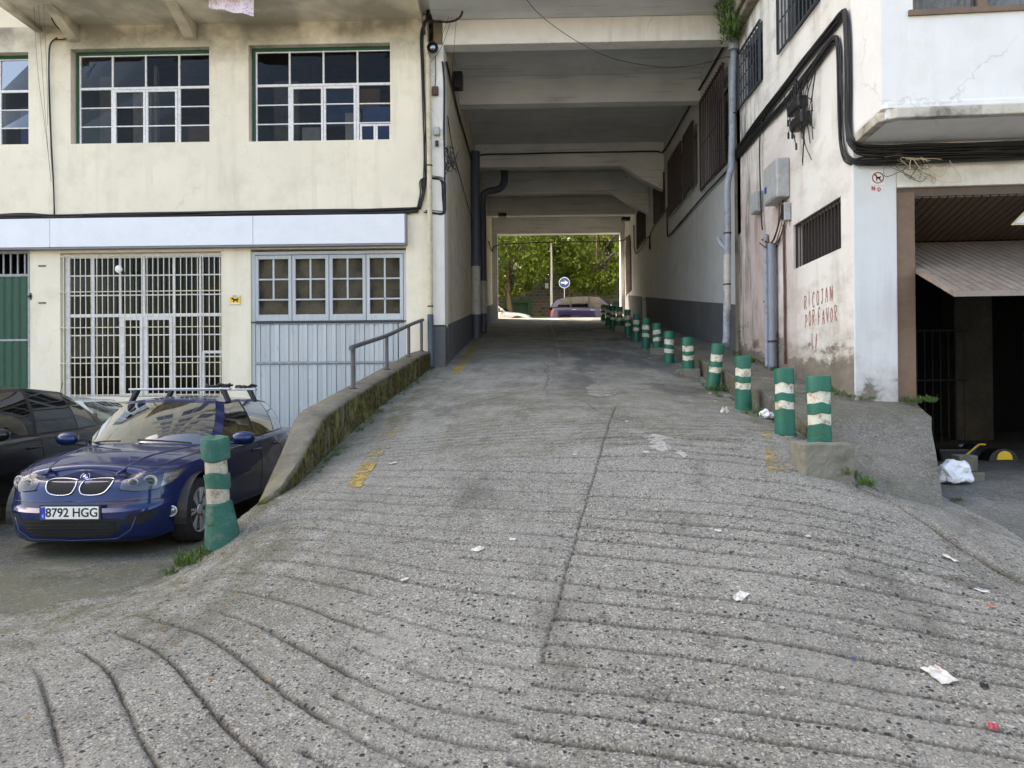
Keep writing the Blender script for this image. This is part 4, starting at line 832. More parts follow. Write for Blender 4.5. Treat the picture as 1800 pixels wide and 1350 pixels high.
# bifold door swung up: upper leaf inwards, lower leaf outwards
gdr = empty('folding_garage_door', parent=KB, label='slatted brown garage door folded half open')
yA, zA, yB, zB = -.06, 2.22, -1.30, 1.94      # out offsets
oC, zC = .86, .99
ns = 46; us_, ue = uO + .01, 5.15
def leaf(o1, z1, o2, z2, mat, th, nm='slat', sgn=1):
    dx, dz = o2 - o1, z2 - z1; l = math.hypot(dx, dz); nx, nz = -dz/l*sgn, dx/l*sgn
    for k in range(ns):
        a = us_ + (ue-us_)*k/ns; b_ = us_ + (ue-us_)*(k+1)/ns - .018
        for (p, q, off_, t_, m_) in ((a, b_, 0, th, mat),):
            mb = MB(); mb.hexa([FR(p, z1, o1), FR(q, z1, o1), FR(q, z1 + nz*t_, o1 + nx*t_), FR(p, z1 + nz*t_, o1 + nx*t_), FR(p, z2, o2), FR(q, z2, o2), FR(q, z2 + nz*t_, o2 + nx*t_), FR(p, z2 + nz*t_, o2 + nx*t_)]); mb.obj(nm, m_, gdr)
    mb = MB(); e = -.012; mb.quad(FR(us_, z1 + nz*e, o1 + nx*e), FR(ue, z1 + nz*e, o1 + nx*e), FR(ue, z2 + nz*e, o2 + nx*e), FR(us_, z2 + nz*e, o2 + nx*e)); mb.obj('door_backing', M['slatdark'], gdr)
leaf(yA, zA, yB, zB, M['slatdark'], -.02); leaf(yB + .02, zB - .04, oC, zC, M['slat'], -.02, sgn=-1)
dx, dz = oC - yB, zC - zB; l = math.hypot(dx, dz)
mb = MB()
def rod(o1, z1, o2, z2, u, wdt, h): mb.hexa([FR(u, z1, o1), FR(u + wdt, z1, o1), FR(u + wdt, z1 - h, o1), FR(u, z1 - h, o1), FR(u, z2, o2), FR(u + wdt, z2, o2), FR(u + wdt, z2 - h, o2), FR(u, z2 - h, o2)])
rod(yB, zB - .01, oC + .01, zC + .0, us_ - .012, .03, .05); mb.hexa([FR(us_ - .012, zC - .05, oC), FR(ue, zC - .05, oC), FR(ue, zC - .05, oC + .03), FR(us_ - .012, zC - .05, oC + .03), FR(us_ - .012, zC + .012, oC), FR(ue, zC + .012, oC), FR(ue, zC + .012, oC + .03), FR(us_ - .012, zC + .012, oC + .03)]); mb.obj('door_edge', M['slat'], gdr)
# garage interior
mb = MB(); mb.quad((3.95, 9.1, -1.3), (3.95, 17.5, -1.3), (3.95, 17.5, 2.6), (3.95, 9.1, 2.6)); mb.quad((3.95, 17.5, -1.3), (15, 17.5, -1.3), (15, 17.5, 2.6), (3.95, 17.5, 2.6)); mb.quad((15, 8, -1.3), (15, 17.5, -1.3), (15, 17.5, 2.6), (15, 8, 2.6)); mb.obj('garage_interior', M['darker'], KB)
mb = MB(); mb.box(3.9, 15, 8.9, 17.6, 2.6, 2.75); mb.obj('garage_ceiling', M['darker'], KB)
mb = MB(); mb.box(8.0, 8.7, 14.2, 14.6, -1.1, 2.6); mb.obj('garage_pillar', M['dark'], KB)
gt = empty('barred_gate', parent=KB)
for k in range(24):
    mb = MB(); mb.tube([(4.6 + k*.14, 13.6, -1.02), (4.6 + k*.14, 13.6, 1.0)], .012, 5); mb.obj('bar', M['ironblue'], gt)
for k in range(14):
    mb = MB(); mb.tube([(8.9 + k*.14, 13.6, -1.02), (8.9 + k*.14, 13.6, 1.0)], .012, 5); mb.obj('bar', M['ironblue'], gt)
mb = MB(); mb.tube([(4.6, 13.6, .1), (7.9, 13.6, .1)], .02, 5); mb.tube([(4.6, 13.6, 1.0), (7.9, 13.6, 1.0)], .02, 5); mb.tube([(8.9, 13.6, 1.0), (10.8, 13.6, 1.0)], .02, 5); mb.obj('crossbar', M['ironblue'], gt)
# other envelope walls and roof
mb = MB(); mb.box(XW, 16, 13.5, 13.7, 2.8, 12); mb.box(15.8, 16, 7.5, 13.7, -1.3, 12); mb.obj('outer_wall', M['frontwhite'], KB)
mb = MB(); mb.box(XW - .2, 16, 7.6, 13.75, 12, 12.2); mb.obj('roof', M['mould'], KB)
for h, n_, lab in ((wA, 9, 'small barred window beside the drainpipe'), (wB, 11, 'tall barred window high on the white side wall'), (wC, 15, 'low barred opening over the red writing')):
    w_ = empty('barred_window', parent=KB, label=lab)
    bars(w_, mpK, h[0], h[1], h[2], h[3], n_, -.05 if h is not wC else .04, .011 if h is not wC else .009, M['ironblue'] if h is not wC else M['ironbar'], hb=(0, .25, .5, .75, 1) if h is not wC else (0, 1))
    mb = MB(); mb.quad(mpK(h[0], h[2], .13), mpK(h[1], h[2], .13), mpK(h[1], h[3], .13), mpK(h[0], h[3], .13)); mb.obj('pane', M['pane'] if h is not wC else M['darker'], w_)
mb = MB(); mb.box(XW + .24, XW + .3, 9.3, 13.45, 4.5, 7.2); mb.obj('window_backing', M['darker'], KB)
mb = MB(); mb.box(XW - .16, XW + .01, 12.0, 13.68, 6.42, 6.55); mb.box(XW - .22, XW + .01, 11.8, 13.68, 6.55, 6.85); mb.obj('mouldy_cornice', M['mould'], KB, bevel=.03)
mb = MB(); mb.box(XW - .03, XR + .0, 13.702, 13.82, .35, 6.4); mb.obj('corner_joint', M['mould'], KB, bevel=.02)

# ================================================================ FAR SIDE OF THE STREET
SB = empty('stone_building', label='long stone building behind the street trees', cat='building')
fdoors = [(-1.55, -.2, 3.07, 5.35), (3.1, 4.2, 3.6, 5.3), (5.0, 6.9, 3.07, 5.4), (-7, -5, 3.07, 5.4), (11, 13, 3.07, 5.4)]
uppers = [(x, x + 1.2, 7.2, 9.2) for x in (-9, -5.2, -1.4, 2.4, 6.2, 10)]
wall_holes('stone_wall', M['stone'], lambda u, v, d: (u, 46 + d, v), -30, 34, 3.0, 11, fdoors + uppers, .4, SB)
for i, h in enumerate(fdoors):
    mb = MB(); mb.box(h[0], h[1], 46.18, 46.24, h[2], h[3]); mb.obj('door' if i != 1 else 'window', M['doorgreen'] if i != 1 else M['darkglass'], SB)
    mb = MB(); mb.box(h[0] - .15, h[0] + .02, 45.94, 46.2, h[2], h[3] + .15); mb.box(h[1] - .02, h[1] + .15, 45.94, 46.2, h[2], h[3] + .15); mb.box(h[0] + .02, h[1] - .02, 45.94, 46.2, h[3] - .02, h[3] + .15); mb.obj('door_surround', M['walk'] if i else M['wingreen'], SB)
for h in uppers:
    mb = MB(); mb.box(h[0], h[1], 46.18, 46.22, h[2], h[3]); f_ = mb.obj('window', M['darkglass'], SB); mb = MB(); mb.box(h[0] - .1, h[1] + .1, 45.93, 46.0, h[2] - .12, h[2]); mb.obj('sill', M['walk'], f_)
mb = MB(); mb.box(-30, 34, 46, 54, 11, 11.4); mb.obj('roof', M['mould'], SB)
# ================================================================ BUILDINGS ROUND THE YARD (seen in reflections, shading the yard)
def block(name, label, x0, x1, y0, y1, z1, mat, face):
    b = empty(name, label=label, cat='building')
    mb = MB(); mb.box(x0, x1, y0, y1, -3, z1); mb.obj('wall', mat, b)
    mb = MB(); mb.box(x0 - .3, x1 + .3, y0 - .3, y1 + .3, z1, z1 + .4); mb.obj('roof', M['mould'], b)
    u0, u1 = (y0, y1) if face in 'x' else (x0, x1); u = u0 + 1.2
    while u < u1 - 2.2:
        z = 1.2
        while z < z1 - 2.4:
            mb = MB()
            if face == 'x': mb.box(x1 + .003, x1 + .05, u, u + 1.5, z, z + 1.5)
            else: mb.box(u, u + 1.5, y1 + .003, y1 + .05, z, z + 1.5)
            mb.obj('window', M['darkglass'], b); z += 3.1
        u += 3.2
    return b
block('apartment_building', 'tall pale apartment block across the yard behind the camera', -26, 22, -46, -36, 15, M['apt'], 'y')

# ================================================================ CARS
def cyl_between(r, y0, y1, x, z, n=40):
    mb = MB(); vs_ = [(x + r*math.cos(2*math.pi*k/n), y, z + r*math.sin(2*math.pi*k/n)) for y in (y0, y1) for k in range(n)]
    mb.add(vs_, [tuple(range(n))[::-1], tuple(range(n, 2*n))] + [(k, (k+1) % n, n+(k+1) % n, n+k) for k in range(n)]); return mb
class Car:
    def __init__(s, name, label, x, y, z, rz, paint, P):
        s.P = P; s.paint = paint; s.root = empty(name, (x, y, z), rz, label, 'car')
        a, b = P['a'], P['b']; m = P.get('n', 4.2); dense = []
        for k in range(3001):
            t = math.pi * k / 3000; c, sn = math.cos(t), math.sin(t); dense.append((a * math.copysign(abs(c) ** (2/m), c), b * abs(sn) ** (2/m)))
        D = np.array(dense); ln = np.concatenate([[0], np.cumsum(np.hypot(*np.diff(D, axis=0).T))]); s.D = D; s.ln = ln; s.total = ln[-1]
        s.It = {'s': ([0, .06, .3, .5, .7, .85, .95, 1], [.12, .04, .018, .0, .012, .03, .055, .11]), 'f': ([0, .08, .28, .5, .56, .66, .85, .95, 1], [.16, .04, .0, .005, .05, .06, .10, .15, .24]), 'r': ([0, .1, .35, .5, .56, .85, .95, 1], [.12, .03, .0, .01, .05, .09, .12, .20])}
        s.build()
    def zt(s, x): return float(np.interp(x, *s.P['ztop']))
    def zb(s, x): return float(np.interp(x, *s.P['zbot']))
    def crown(s, x): return float(np.interp(x, *s.P['crown']))
    def outl(s, q):
        q = min(max(q, 0), s.total); x = float(np.interp(q, s.ln, s.D[:, 0])); y = float(np.interp(q, s.ln, s.D[:, 1])); e = .02
        x1 = float(np.interp(min(q+e, s.total), s.ln, s.D[:, 0])); y1 = float(np.interp(min(q+e, s.total), s.ln, s.D[:, 1])); x0 = float(np.interp(max(q-e, 0), s.ln, s.D[:, 0])); y0 = float(np.interp(max(q-e, 0), s.ln, s.D[:, 1]))
        tx, ty = x1 - x0, y1 - y0; l = math.hypot(tx, ty); nx, ny = ty/l, -tx/l
        if nx * x + ny * y < 0: nx, ny = -nx, -ny
        if q < .02: nx, ny = 1, 0
        if q > s.total - .02: nx, ny = -1, 0
        return x, y, nx, ny
    def surf(s, q, t, off=0.0):
        sg = 1 if q >= 0 else -1; x, y, nx, ny = s.outl(abs(q)); f = max(nx, 0)**2; r = max(-nx, 0)**2; sd_ = ny**2
        ins = f*np.interp(t, *s.It['f']) + r*np.interp(t, *s.It['r']) + sd_*np.interp(t, *s.It['s'])
        z0, z1 = s.zb(x), s.zt(x); z = z0 + (z1-z0)*t
        return Vector((x - nx*(ins - off), sg*(y - ny*(ins - off)), z))
    def surz(s, q, z, off=0.0):
        x, y, nx, ny = s.outl(abs(q)); z0, z1 = s.zb(x), s.zt(x); p = s.surf(q, min(max((z-z0)/(z1-z0), 0), 1), off); return p
    def top(s, x, y, off=0.0):
        k = int(np.argmin(np.abs(s.ring[:, 0] - x))); yr = max(s.ring[k, 1], .05); return Vector((x, y, s.zt(x) + s.crown(x)*(1 - min(1, (y/yr)**2)) + off))
    def q_of_x(s, x): return float(np.interp(-x, -s.D[:, 0], s.ln))
    def patch(s, name, poly, mat, off=.004, parent=None, st=.03, thick=.0, smooth=True):
        vs2 = [Vector(p) for p in poly]; pts = []
        nP = len(vs2)
        for i in range(nP):
            a, b = vs2[i], vs2[(i+1) % nP]; k = max(1, int((b-a).length/st)); pts += [a + (b-a)*j/k for j in range(k)]
        bd = len(pts); bp = list(pts)
        def inside(q):
            c = False; j = nP - 1
            for i in range(nP):
                if (vs2[i].y > q.y) != (vs2[j].y > q.y) and q.x < (vs2[j].x - vs2[i].x)*(q.y - vs2[i].y)/(vs2[j].y - vs2[i].y) + vs2[i].x: c = not c
                j = i
            return c
        x0, x1 = min(v.x for v in vs2), max(v.x for v in vs2); y0, y1 = min(v.y for v in vs2), max(v.y for v in vs2); yy = y0 + st
        while yy < y1:
            xx = x0 + st
            while xx < x1:
                q = Vector((xx, yy))
                if inside(q) and min((q - b).length for b in bp) > st*.5: pts.append(q)
                xx += st
            yy += st
        r = delaunay_2d_cdt(pts, [], [list(range(bd))], 1, 1e-6); mb = MB(); n = len(r[0])
        mb.add([s.surz(v.x, v.y, off) for v in r[0]], [tuple(f) for f in r[2]])
        if thick:
            mb.add([s.surz(v.x, v.y, off) for v in bp] + [s.surz(v.x, v.y, off - thick) for v in bp], [(i, (i+1) % bd, bd+(i+1) % bd, bd+i) for i in range(bd)])
        return mb.obj(name, mat, parent or s.root, smooth=40 if smooth else False)
    def rib(s, name, pts, w, mat, off=.003, parent=None, closed=False, r3=None):
        P3 = [s.surz(*p, off) if r3 is None else r3(*p) for p in pts]
        if closed: P3.append(P3[0])
        mb = MB(); mb.tube(P3, w, 5); return mb.obj(name, mat, parent or s.root, smooth=True)
    def build(s):
        P = s.P; N = 110; T = sorted(set([0, .03, .06, .1, .16, .22, .28, .34, .4, .45, .5, .53, .56, .6, .66, .72, .78, .84, .88, .92, .95, .975, 1.0])); qs = [s.total*i/(N-1) for i in range(N)]
        s.ring = np.array([list(s.surf(q, 1.0)) for q in qs]); V = []; Fc = []; NT_ = len(T)
        for sg in (1, -1):
            for q in qs:
                for t in T:
                    p = s.surf(q, t); V.append((p.x, sg*p.y if 0 < q < s.total else 0.0, p.z))
        def id_(sg, i, j): return (0 if sg == 1 else N*NT_) + i*NT_ + j
        for sg in (1, -1):
            for i in range(N-1):
                for j in range(NT_-1): Fc.append((id_(sg, i, j), id_(sg, i+1, j), id_(sg, i+1, j+1), id_(sg, i, j+1)))
        K = 16; b0 = len(V); 
        for i in range(N):
            x, y, z = s.ring[i]; c = s.crown(x)
            for k in range(1, K):
                v = 1 - 2*k/K; V.append((x, y*v, z + c*(1 - v*v)))
        def cid(i, k): return id_(1, i, NT_-1) if k == 0 else (id_(-1, i, NT_-1) if k == K else b0 + i*(K-1) + k - 1)
        for i in range(N-1):
            for k in range(K): Fc.append((cid(i, k), cid(i, k+1), cid(i+1, k+1), cid(i+1, k)))
        for i in range(N-1): Fc.append((id_(1, i, 0), id_(-1, i, 0), id_(-1, i+1, 0), id_(1, i+1, 0)))
        mb = MB(); mb.add(V, Fc); bo = mb.obj('body', s.paint, s.root, smooth=35)
        bm = bmesh.new(); bm.from_mesh(bo.data); bmesh.ops.remove_doubles(bm, verts=bm.verts, dist=3e-4); bmesh.ops.recalc_face_normals(bm, faces=bm.faces); bm.to_mesh(bo.data); bm.free()
        # wheel arches
        wr = P['wr']; cut = MB(); b = P['b']
        for ax in P['axles']:
            for sg in (1, -1): c = cyl_between(wr + .055, sg*(b - .24), sg*(b + .2), ax, wr + .01); cut.add(c.v, c.f)
        co = cut.obj('cut', M['plastic']); md = bo.modifiers.new('b', 'BOOLEAN'); md.operation = 'DIFFERENCE'; md.object = co; md.solver = 'EXACT'
        co.parent = s.root
        bpy.context.view_layer.update(); dg = bpy.context.evaluated_depsgraph_get(); me = bpy.data.meshes.new_from_object(bo.evaluated_get(dg)); bo.modifiers.clear(); bo.data = me; bpy.data.objects.remove(co)
        me.polygons.foreach_set('use_smooth', [True]*len(me.polygons)); me.set_sharp_from_angle(angle=math.radians(38)); me.materials.clear(); me.materials.append(s.paint)
        for ax in P['axles']:
            for sg in (1, -1):
                mb = MB(); n = 20; th = [math.radians(-15 + 210*k/n) for k in range(n+1)]; yo = []
                for k in range(n): 
                    a, c = th[k], th[k+1]; ro = wr + .052; f = lambda t_, y: (ax + ro*math.cos(t_), y, wr + .01 + ro*math.sin(t_)); mb.quad(f(a, sg*(b-.26)), f(c, sg*(b-.26)), f(c, sg*(b-.012)), f(a, sg*(b-.012)))
                mb.box(ax - wr, ax + wr, min(sg*(b-.25), sg*(b-.27)), max(sg*(b-.25), sg*(b-.27)), .12, .7); mb.obj('wheel_arch', M['plastic'], s.root)
                s.wheel(ax, sg)
        s.greenhouse()
    def wheel(s, ax, sg):
        P = s.P; wr = P['wr']; b = P['b']; yo = sg*(b - .03); Rm = Matrix.Translation((ax, yo, wr)) @ Matrix.Rotation(math.radians(-90*sg), 4, 'X')  # local z -> outward
        w_ = empty('wheel', parent=s.root); rr = wr*.70
        mb = MB(); mb.lathe([(rr*.97, -.20), (wr*.93, -.205), (wr*.99, -.18), (wr, -.15), (wr, -.05), (wr*.985, -.022), (wr*.93, -.004), (rr*1.04, -.002), (rr*.985, -.02)], 44, Rm); mb.obj('tyre', M['rubber'], w_, smooth=40)
        mb = MB(); mb.lathe([(rr*.99, -.02), (rr, -.006), (rr*.94, -.012), (rr*.90, -.05), (rr*.88, -.16), (.03, -.165)], 40, Rm); 
        mb.obj('rim', M[P.get('rim', 'alloy')], w_, smooth=40)
        mb = MB(); ns = P.get('spokes', 7)
        for k in range(ns):
            for dlt in (-.13, .13) if ns <= 7 else (0,):
                a = 2*math.pi*k/ns + dlt*.9; R2 = Rm @ Matrix.Rotation(a, 4, 'Z'); hw = .012; mb.hexa([R2 @ Vector(p) for p in ((.035, -hw*.9, -.05), (rr*.93, -hw*1.3, -.045), (rr*.93, hw*1.3, -.045), (.035, hw*.9, -.05), (.035, -hw*.8, -.022), (rr*.93, -hw, -.012), (rr*.93, hw, -.012), (.035, hw*.8, -.022))])
        mb.lathe([(.05, -.06), (.058, -.025), (.05, -.015), (.028, -.012)], 20, Rm); mb.obj('spokes', M[P.get('rim', 'alloy')], w_, smooth=30)
        mb = MB(); mb.lathe([(rr*.86, -.10), (rr*.86, -.085), (.02, -.085)], 28, Rm); mb.obj('brake_disc', M['lampin2'], w_)
    def greenhouse(s):
        P = s.P; K = P['knots']; T = [0, .05, .18, .32, .46, .6, .74, .86, .93, 1.0]; seg = P.get('segs', [8, 1, 7, 1, 7, 1, 4, 2, 8]); kinds = P.get('kinds', ['ws', 'pa', 'fw', 'pb', 'rw', 'pb', 'qw', 'pd', 'rg']); cols = []; kd = []; sidx = []
        for i in range(len(K) - 1):
            a, b_ = K[i], K[i+1]
            for j in range(seg[i]):
                u = j/seg[i]
                def L(a_, c_):
                    if i == 0: y = c_[1]*u; x = c_[0] + (a_[0]-c_[0])*(1 - u*u)
                    elif i == len(K) - 2: u2 = 1 - u; y = a_[1]*u2; x = a_[0] + (c_[0]-a_[0])*(1 - u2*u2)
                    else: y = a_[1] + (c_[1]-a_[1])*u; x = a_[0] + (c_[0]-a_[0])*u
                    return x, y
                bx, by = L(a[0], b_[0]); rx, ry = L(a[1], b_[1]); rz = a[1][2] + (b_[1][2] - a[1][2])*u
                cols.append((bx, by, rx, ry, rz)); kd.append(kinds[i]); sidx.append(i)
        e = K[-1]; cols.append((e[0][0], 0, e[1][0], 0, e[1][2])); n = len(cols)
        def pt(c, t, sg):
            bx, by, rx, ry, rz = cols[c]; bz = s.top(bx, by).z - .012; x = bx + (rx-bx)*t; y = by + (ry-by)*t; z = bz + (rz-bz)*t; bl = .035*math.sin(math.pi*t)*1.0
            l = math.hypot(bx - P['gc'], by) or 1; dx = (bx - P['gc'])/l; dy = by/l
            if kd[min(c, n-2)] in ('ws', 'rg') or c == n-1: dx, dy = math.copysign(1, bx), 0
            else: dx, dy = 0, 1
            return (x + dx*bl, sg*(y + dy*bl), z + bl*.3)
        mbs = {}
        def face(key, pts): mbs.setdefault(key, MB()).quad(*pts)
        for sg in (1, -1):
            for c in range(n-1):
                for j in range(len(T)-1):
                    k = kd[c]; glass_ = k in ('ws', 'fw', 'rw', 'qw', 'rg') and 1 <= j <= len(T) - 3
                    key = (k if k in ('ws', 'rg') else k + str(sg)) if glass_ else ('pb%d%d' % (sg, sidx[c]) if k == 'pb' else ('tr%d' % sg if j == 0 and k not in ('ws', 'rg') else 'sh%d' % (sg if k not in ('ws', 'rg') else 0) + str(sidx[c])))
                    face(key, [pt(c, T[j], sg), pt(c+1, T[j], sg), pt(c+1, T[j+1], sg), pt(c, T[j+1], sg)])
        nm = {'ws': 'windscreen', 'rg': 'rear_window', 'fw': 'side_window', 'rw': 'side_window', 'qw': 'quarter_window', 'pb': 'door_pillar', 'tr': 'window_trim', 'sh': 'pillar'}
        for k, mb in mbs.items():
            g = M[P.get('glass', 'carglass')] if k[:2] in ('fw', 'rw', 'qw') else M['carglass' if P.get('glass') != 'darkglass' else 'darkglass']
            mt = g if k[:2] in ('ws', 'rg', 'fw', 'rw', 'qw') else (M['plastic'] if k[:2] in ('pb', 'tr') else s.paint); o = mb.obj(nm[k[:2]], mt, s.root, smooth=35, weld=True)
        K_ = 12; mb = MB(); V = []; rc = P.get('rcrown', .05)
        for c in range(n):
            x, y, z = pt(c, 1.0, 1)
            for k in range(K_+1): v = 1 - 2*k/K_; V.append((x, y*v, z + rc*(1-v*v)*math.sin(math.pi*min(max((P['rx'][0]-x)/(P['rx'][0]-P['rx'][1]), 0), 1))**.5))
        mb.add(V, [(c*(K_+1)+k, c*(K_+1)+k+1, (c+1)*(K_+1)+k+1, (c+1)*(K_+1)+k) for c in range(n-1) for k in range(K_)]); mb.obj('roof', s.paint, s.root, smooth=35)
        # interior
        def rbox(nm_, x, y, z, sx, sy, sz, mat, ry=0, bev=.04, parent=None):
            mb = MB(); R2 = Matrix.Translation((x, y, z)) @ Matrix.Rotation(ry, 4, 'Y'); mb.box(-sx/2, sx/2, -sy/2, sy/2, -sz/2, sz/2, 0, R2); return mb.obj(nm_, mat, parent or s.root, bevel=bev)
        zt = s.zt(0)
        if P.get('interior', True):
            for y in (-.37, .37): 
                st_ = rbox('seat', -.22, y, zt + .05, .16, .46, .30, M['seat'], -.2, .06); rbox('headrest', -.30, y, zt + .29, .09, .22, .15, M['seat'], -.15, .04, st_)
                rbox('rear_seat', -1.15, y, zt + .02, .14, .5, .2, M['seat'], -.3, .05)
            rbox('dashboard', K[0][0][0] - .52, 0, zt + .03, .36, 1.05, .08, M['dash'], .05, .03)
            mb = MB(); mb.tube([(K[0][0][0] - .72 + .05*math.cos(a), .37 + .17*math.sin(a), zt + .08 + .15*math.cos(a)) for a in [2*math.pi*k/20 for k in range(21)]], .014, 6); mb.obj('steering_wheel', M['dash'], s.root)
            rbox('rear_view_mirror', K[0][1][0] + .06, 0, K[0][1][2] - .09, .03, .2, .06, M['plastic'], 0, .01)
        # doors: gaps and handles
        for sg in (1, -1):
            for (x0, x1) in P['doors']:
                za = s.zb(0) + .10; mb = MB()
                for x in (x0, x1):
                    q = s.q_of_x(x)*sg; mb.tube([s.surz(q, za + (s.zt(x) - .005 - za)*k/12, .0005) for k in range(13)], .0035, 4)
                mb.tube([s.surz((s.q_of_x(x0) + (s.q_of_x(x1)-s.q_of_x(x0))*k/10)*sg, za, .0005) for k in range(11)], .0035, 4); mb.obj('door_gap', M['plastic'], s.root)
                hx = x1 + .16; q = s.q_of_x(hx)*sg; zh = s.zt(hx) - .13; dq = .10; mb = MB(); mb.tube([s.surz(q - dq*sg, zh, .004), s.surz(q - dq*.8*sg, zh, .035), s.surz(q + dq*.8*sg, zh + .005, .035), s.surz(q + dq*sg, zh + .005, .004)], .013, 6, 3); mb.obj('door_handle', s.paint if not P.get('chromeh') else M['chrome'], s.root, smooth=True)
            mx, mz = P['mirror']; mb = MB(); Rm = Matrix.Translation((mx, sg*(P['b'] + .10), mz)) @ Matrix.Rotation(math.radians(8*sg), 4, 'Z') @ Matrix.Diagonal((.085, .125, .075, 1)); prof = [(math.sin(math.pi*k/9)**.8, -math.cos(math.pi*k/9)) for k in range(1, 9)]; mb.lathe(prof, 18, Rm); mr = mb.obj('mirror', s.paint, s.root, smooth=True)
            mb = MB(); mb.box(mx - .075, mx - .055, sg*(P['b'] + .10) - .09, sg*(P['b'] + .10) + .09, mz - .045, mz + .05); mb.obj('mirror_glass', M['chrome'], mr); mb = MB(); mb.tube([(mx, sg*(P['b'] - .12), mz - .06), (mx, sg*(P['b'] + .04), mz - .045)], .022, 6); mb.obj('mirror_arm', M['plastic'], mr)
def hatch_params(**kw):
    P = dict(a=2.12, b=.875, ztop=([-2.12, -1.9, -1.2, 0, .9, 1.5, 1.95, 2.12], [.93, .97, .955, .915, .875, .82, .745, .70]), zbot=([-2.12, -1.8, -1.2, 1.2, 1.8, 2.12], [.26, .2, .19, .18, .12, .11]), crown=([-2.12, -1.9, 0, 1.0, 1.6, 1.9, 2.12], [.03, .05, .03, .085, .085, .06, .03]), wr=.315, axles=(1.36, -1.30), gc=-.3,
        knots=[((1.10, 0), (.28, 0, 1.395)), ((.80, .66), (.20, .50, 1.375)), ((.70, .73), (.10, .56, 1.36)), ((-.24, .77), (-.22, .585, 1.385)), ((-.30, .77), (-.28, .585, 1.385)), ((-1.02, .755), (-.98, .565, 1.37)), ((-1.06, .75), (-1.02, .56, 1.367)), ((-1.50, .70), (-1.28, .545, 1.345)), ((-1.90, .58), (-1.55, .50, 1.31)), ((-2.0, 0), (-1.66, 0, 1.31))], rx=(.30, -1.68), doors=((.72, -.28), (-.28, -1.02)), mirror=(.60, .97))
    P.update(kw); return P
LOT = -1.49
rzb = math.atan2(-1, .012)
bc = Car('blue_car', 'deep blue hatchback with roof bars parked behind the leaning green post', -4.15, 8.62, LOT, rzb, M['blue'], hatch_params())
# --- front details of the blue car
def kidney(sg):
    y0, y1 = .022, .315; pts = [(y0 + .012, .682), (y1*.5, .692), (y1*.92, .690), (y1, .672), (y1 - .02, .62), (y1 - .06, .575), (y1 - .13, .556), (y0 + .07, .556), (y0 + .02, .575), (y0, .63)]; cc_ = catmull([Vector((a_, b_, 0)) for a_, b_ in pts + pts[:1]], 4)[:-1]; pts = [(sg*v.x, v.y) for v in cc_]
    g = bc.patch('kidney_grille', pts, M['ink'], .004, st=.03)
    bc.rib('chrome_frame', pts, .0058, M['chrome'], .008, g, closed=True)
    for k in range(11):
        y = y0 + .03 + k*.0245; zb_ = .56 if y < .24 else .56 + (y-.24)*.9; mb = MB(); mb.tube([bc.surz(sg*y, zb_, .010), bc.surz(sg*y, .69, .010)], .0038, 4); mb.obj('grille_slat', M['ink'], g)
kidney(1); kidney(-1)
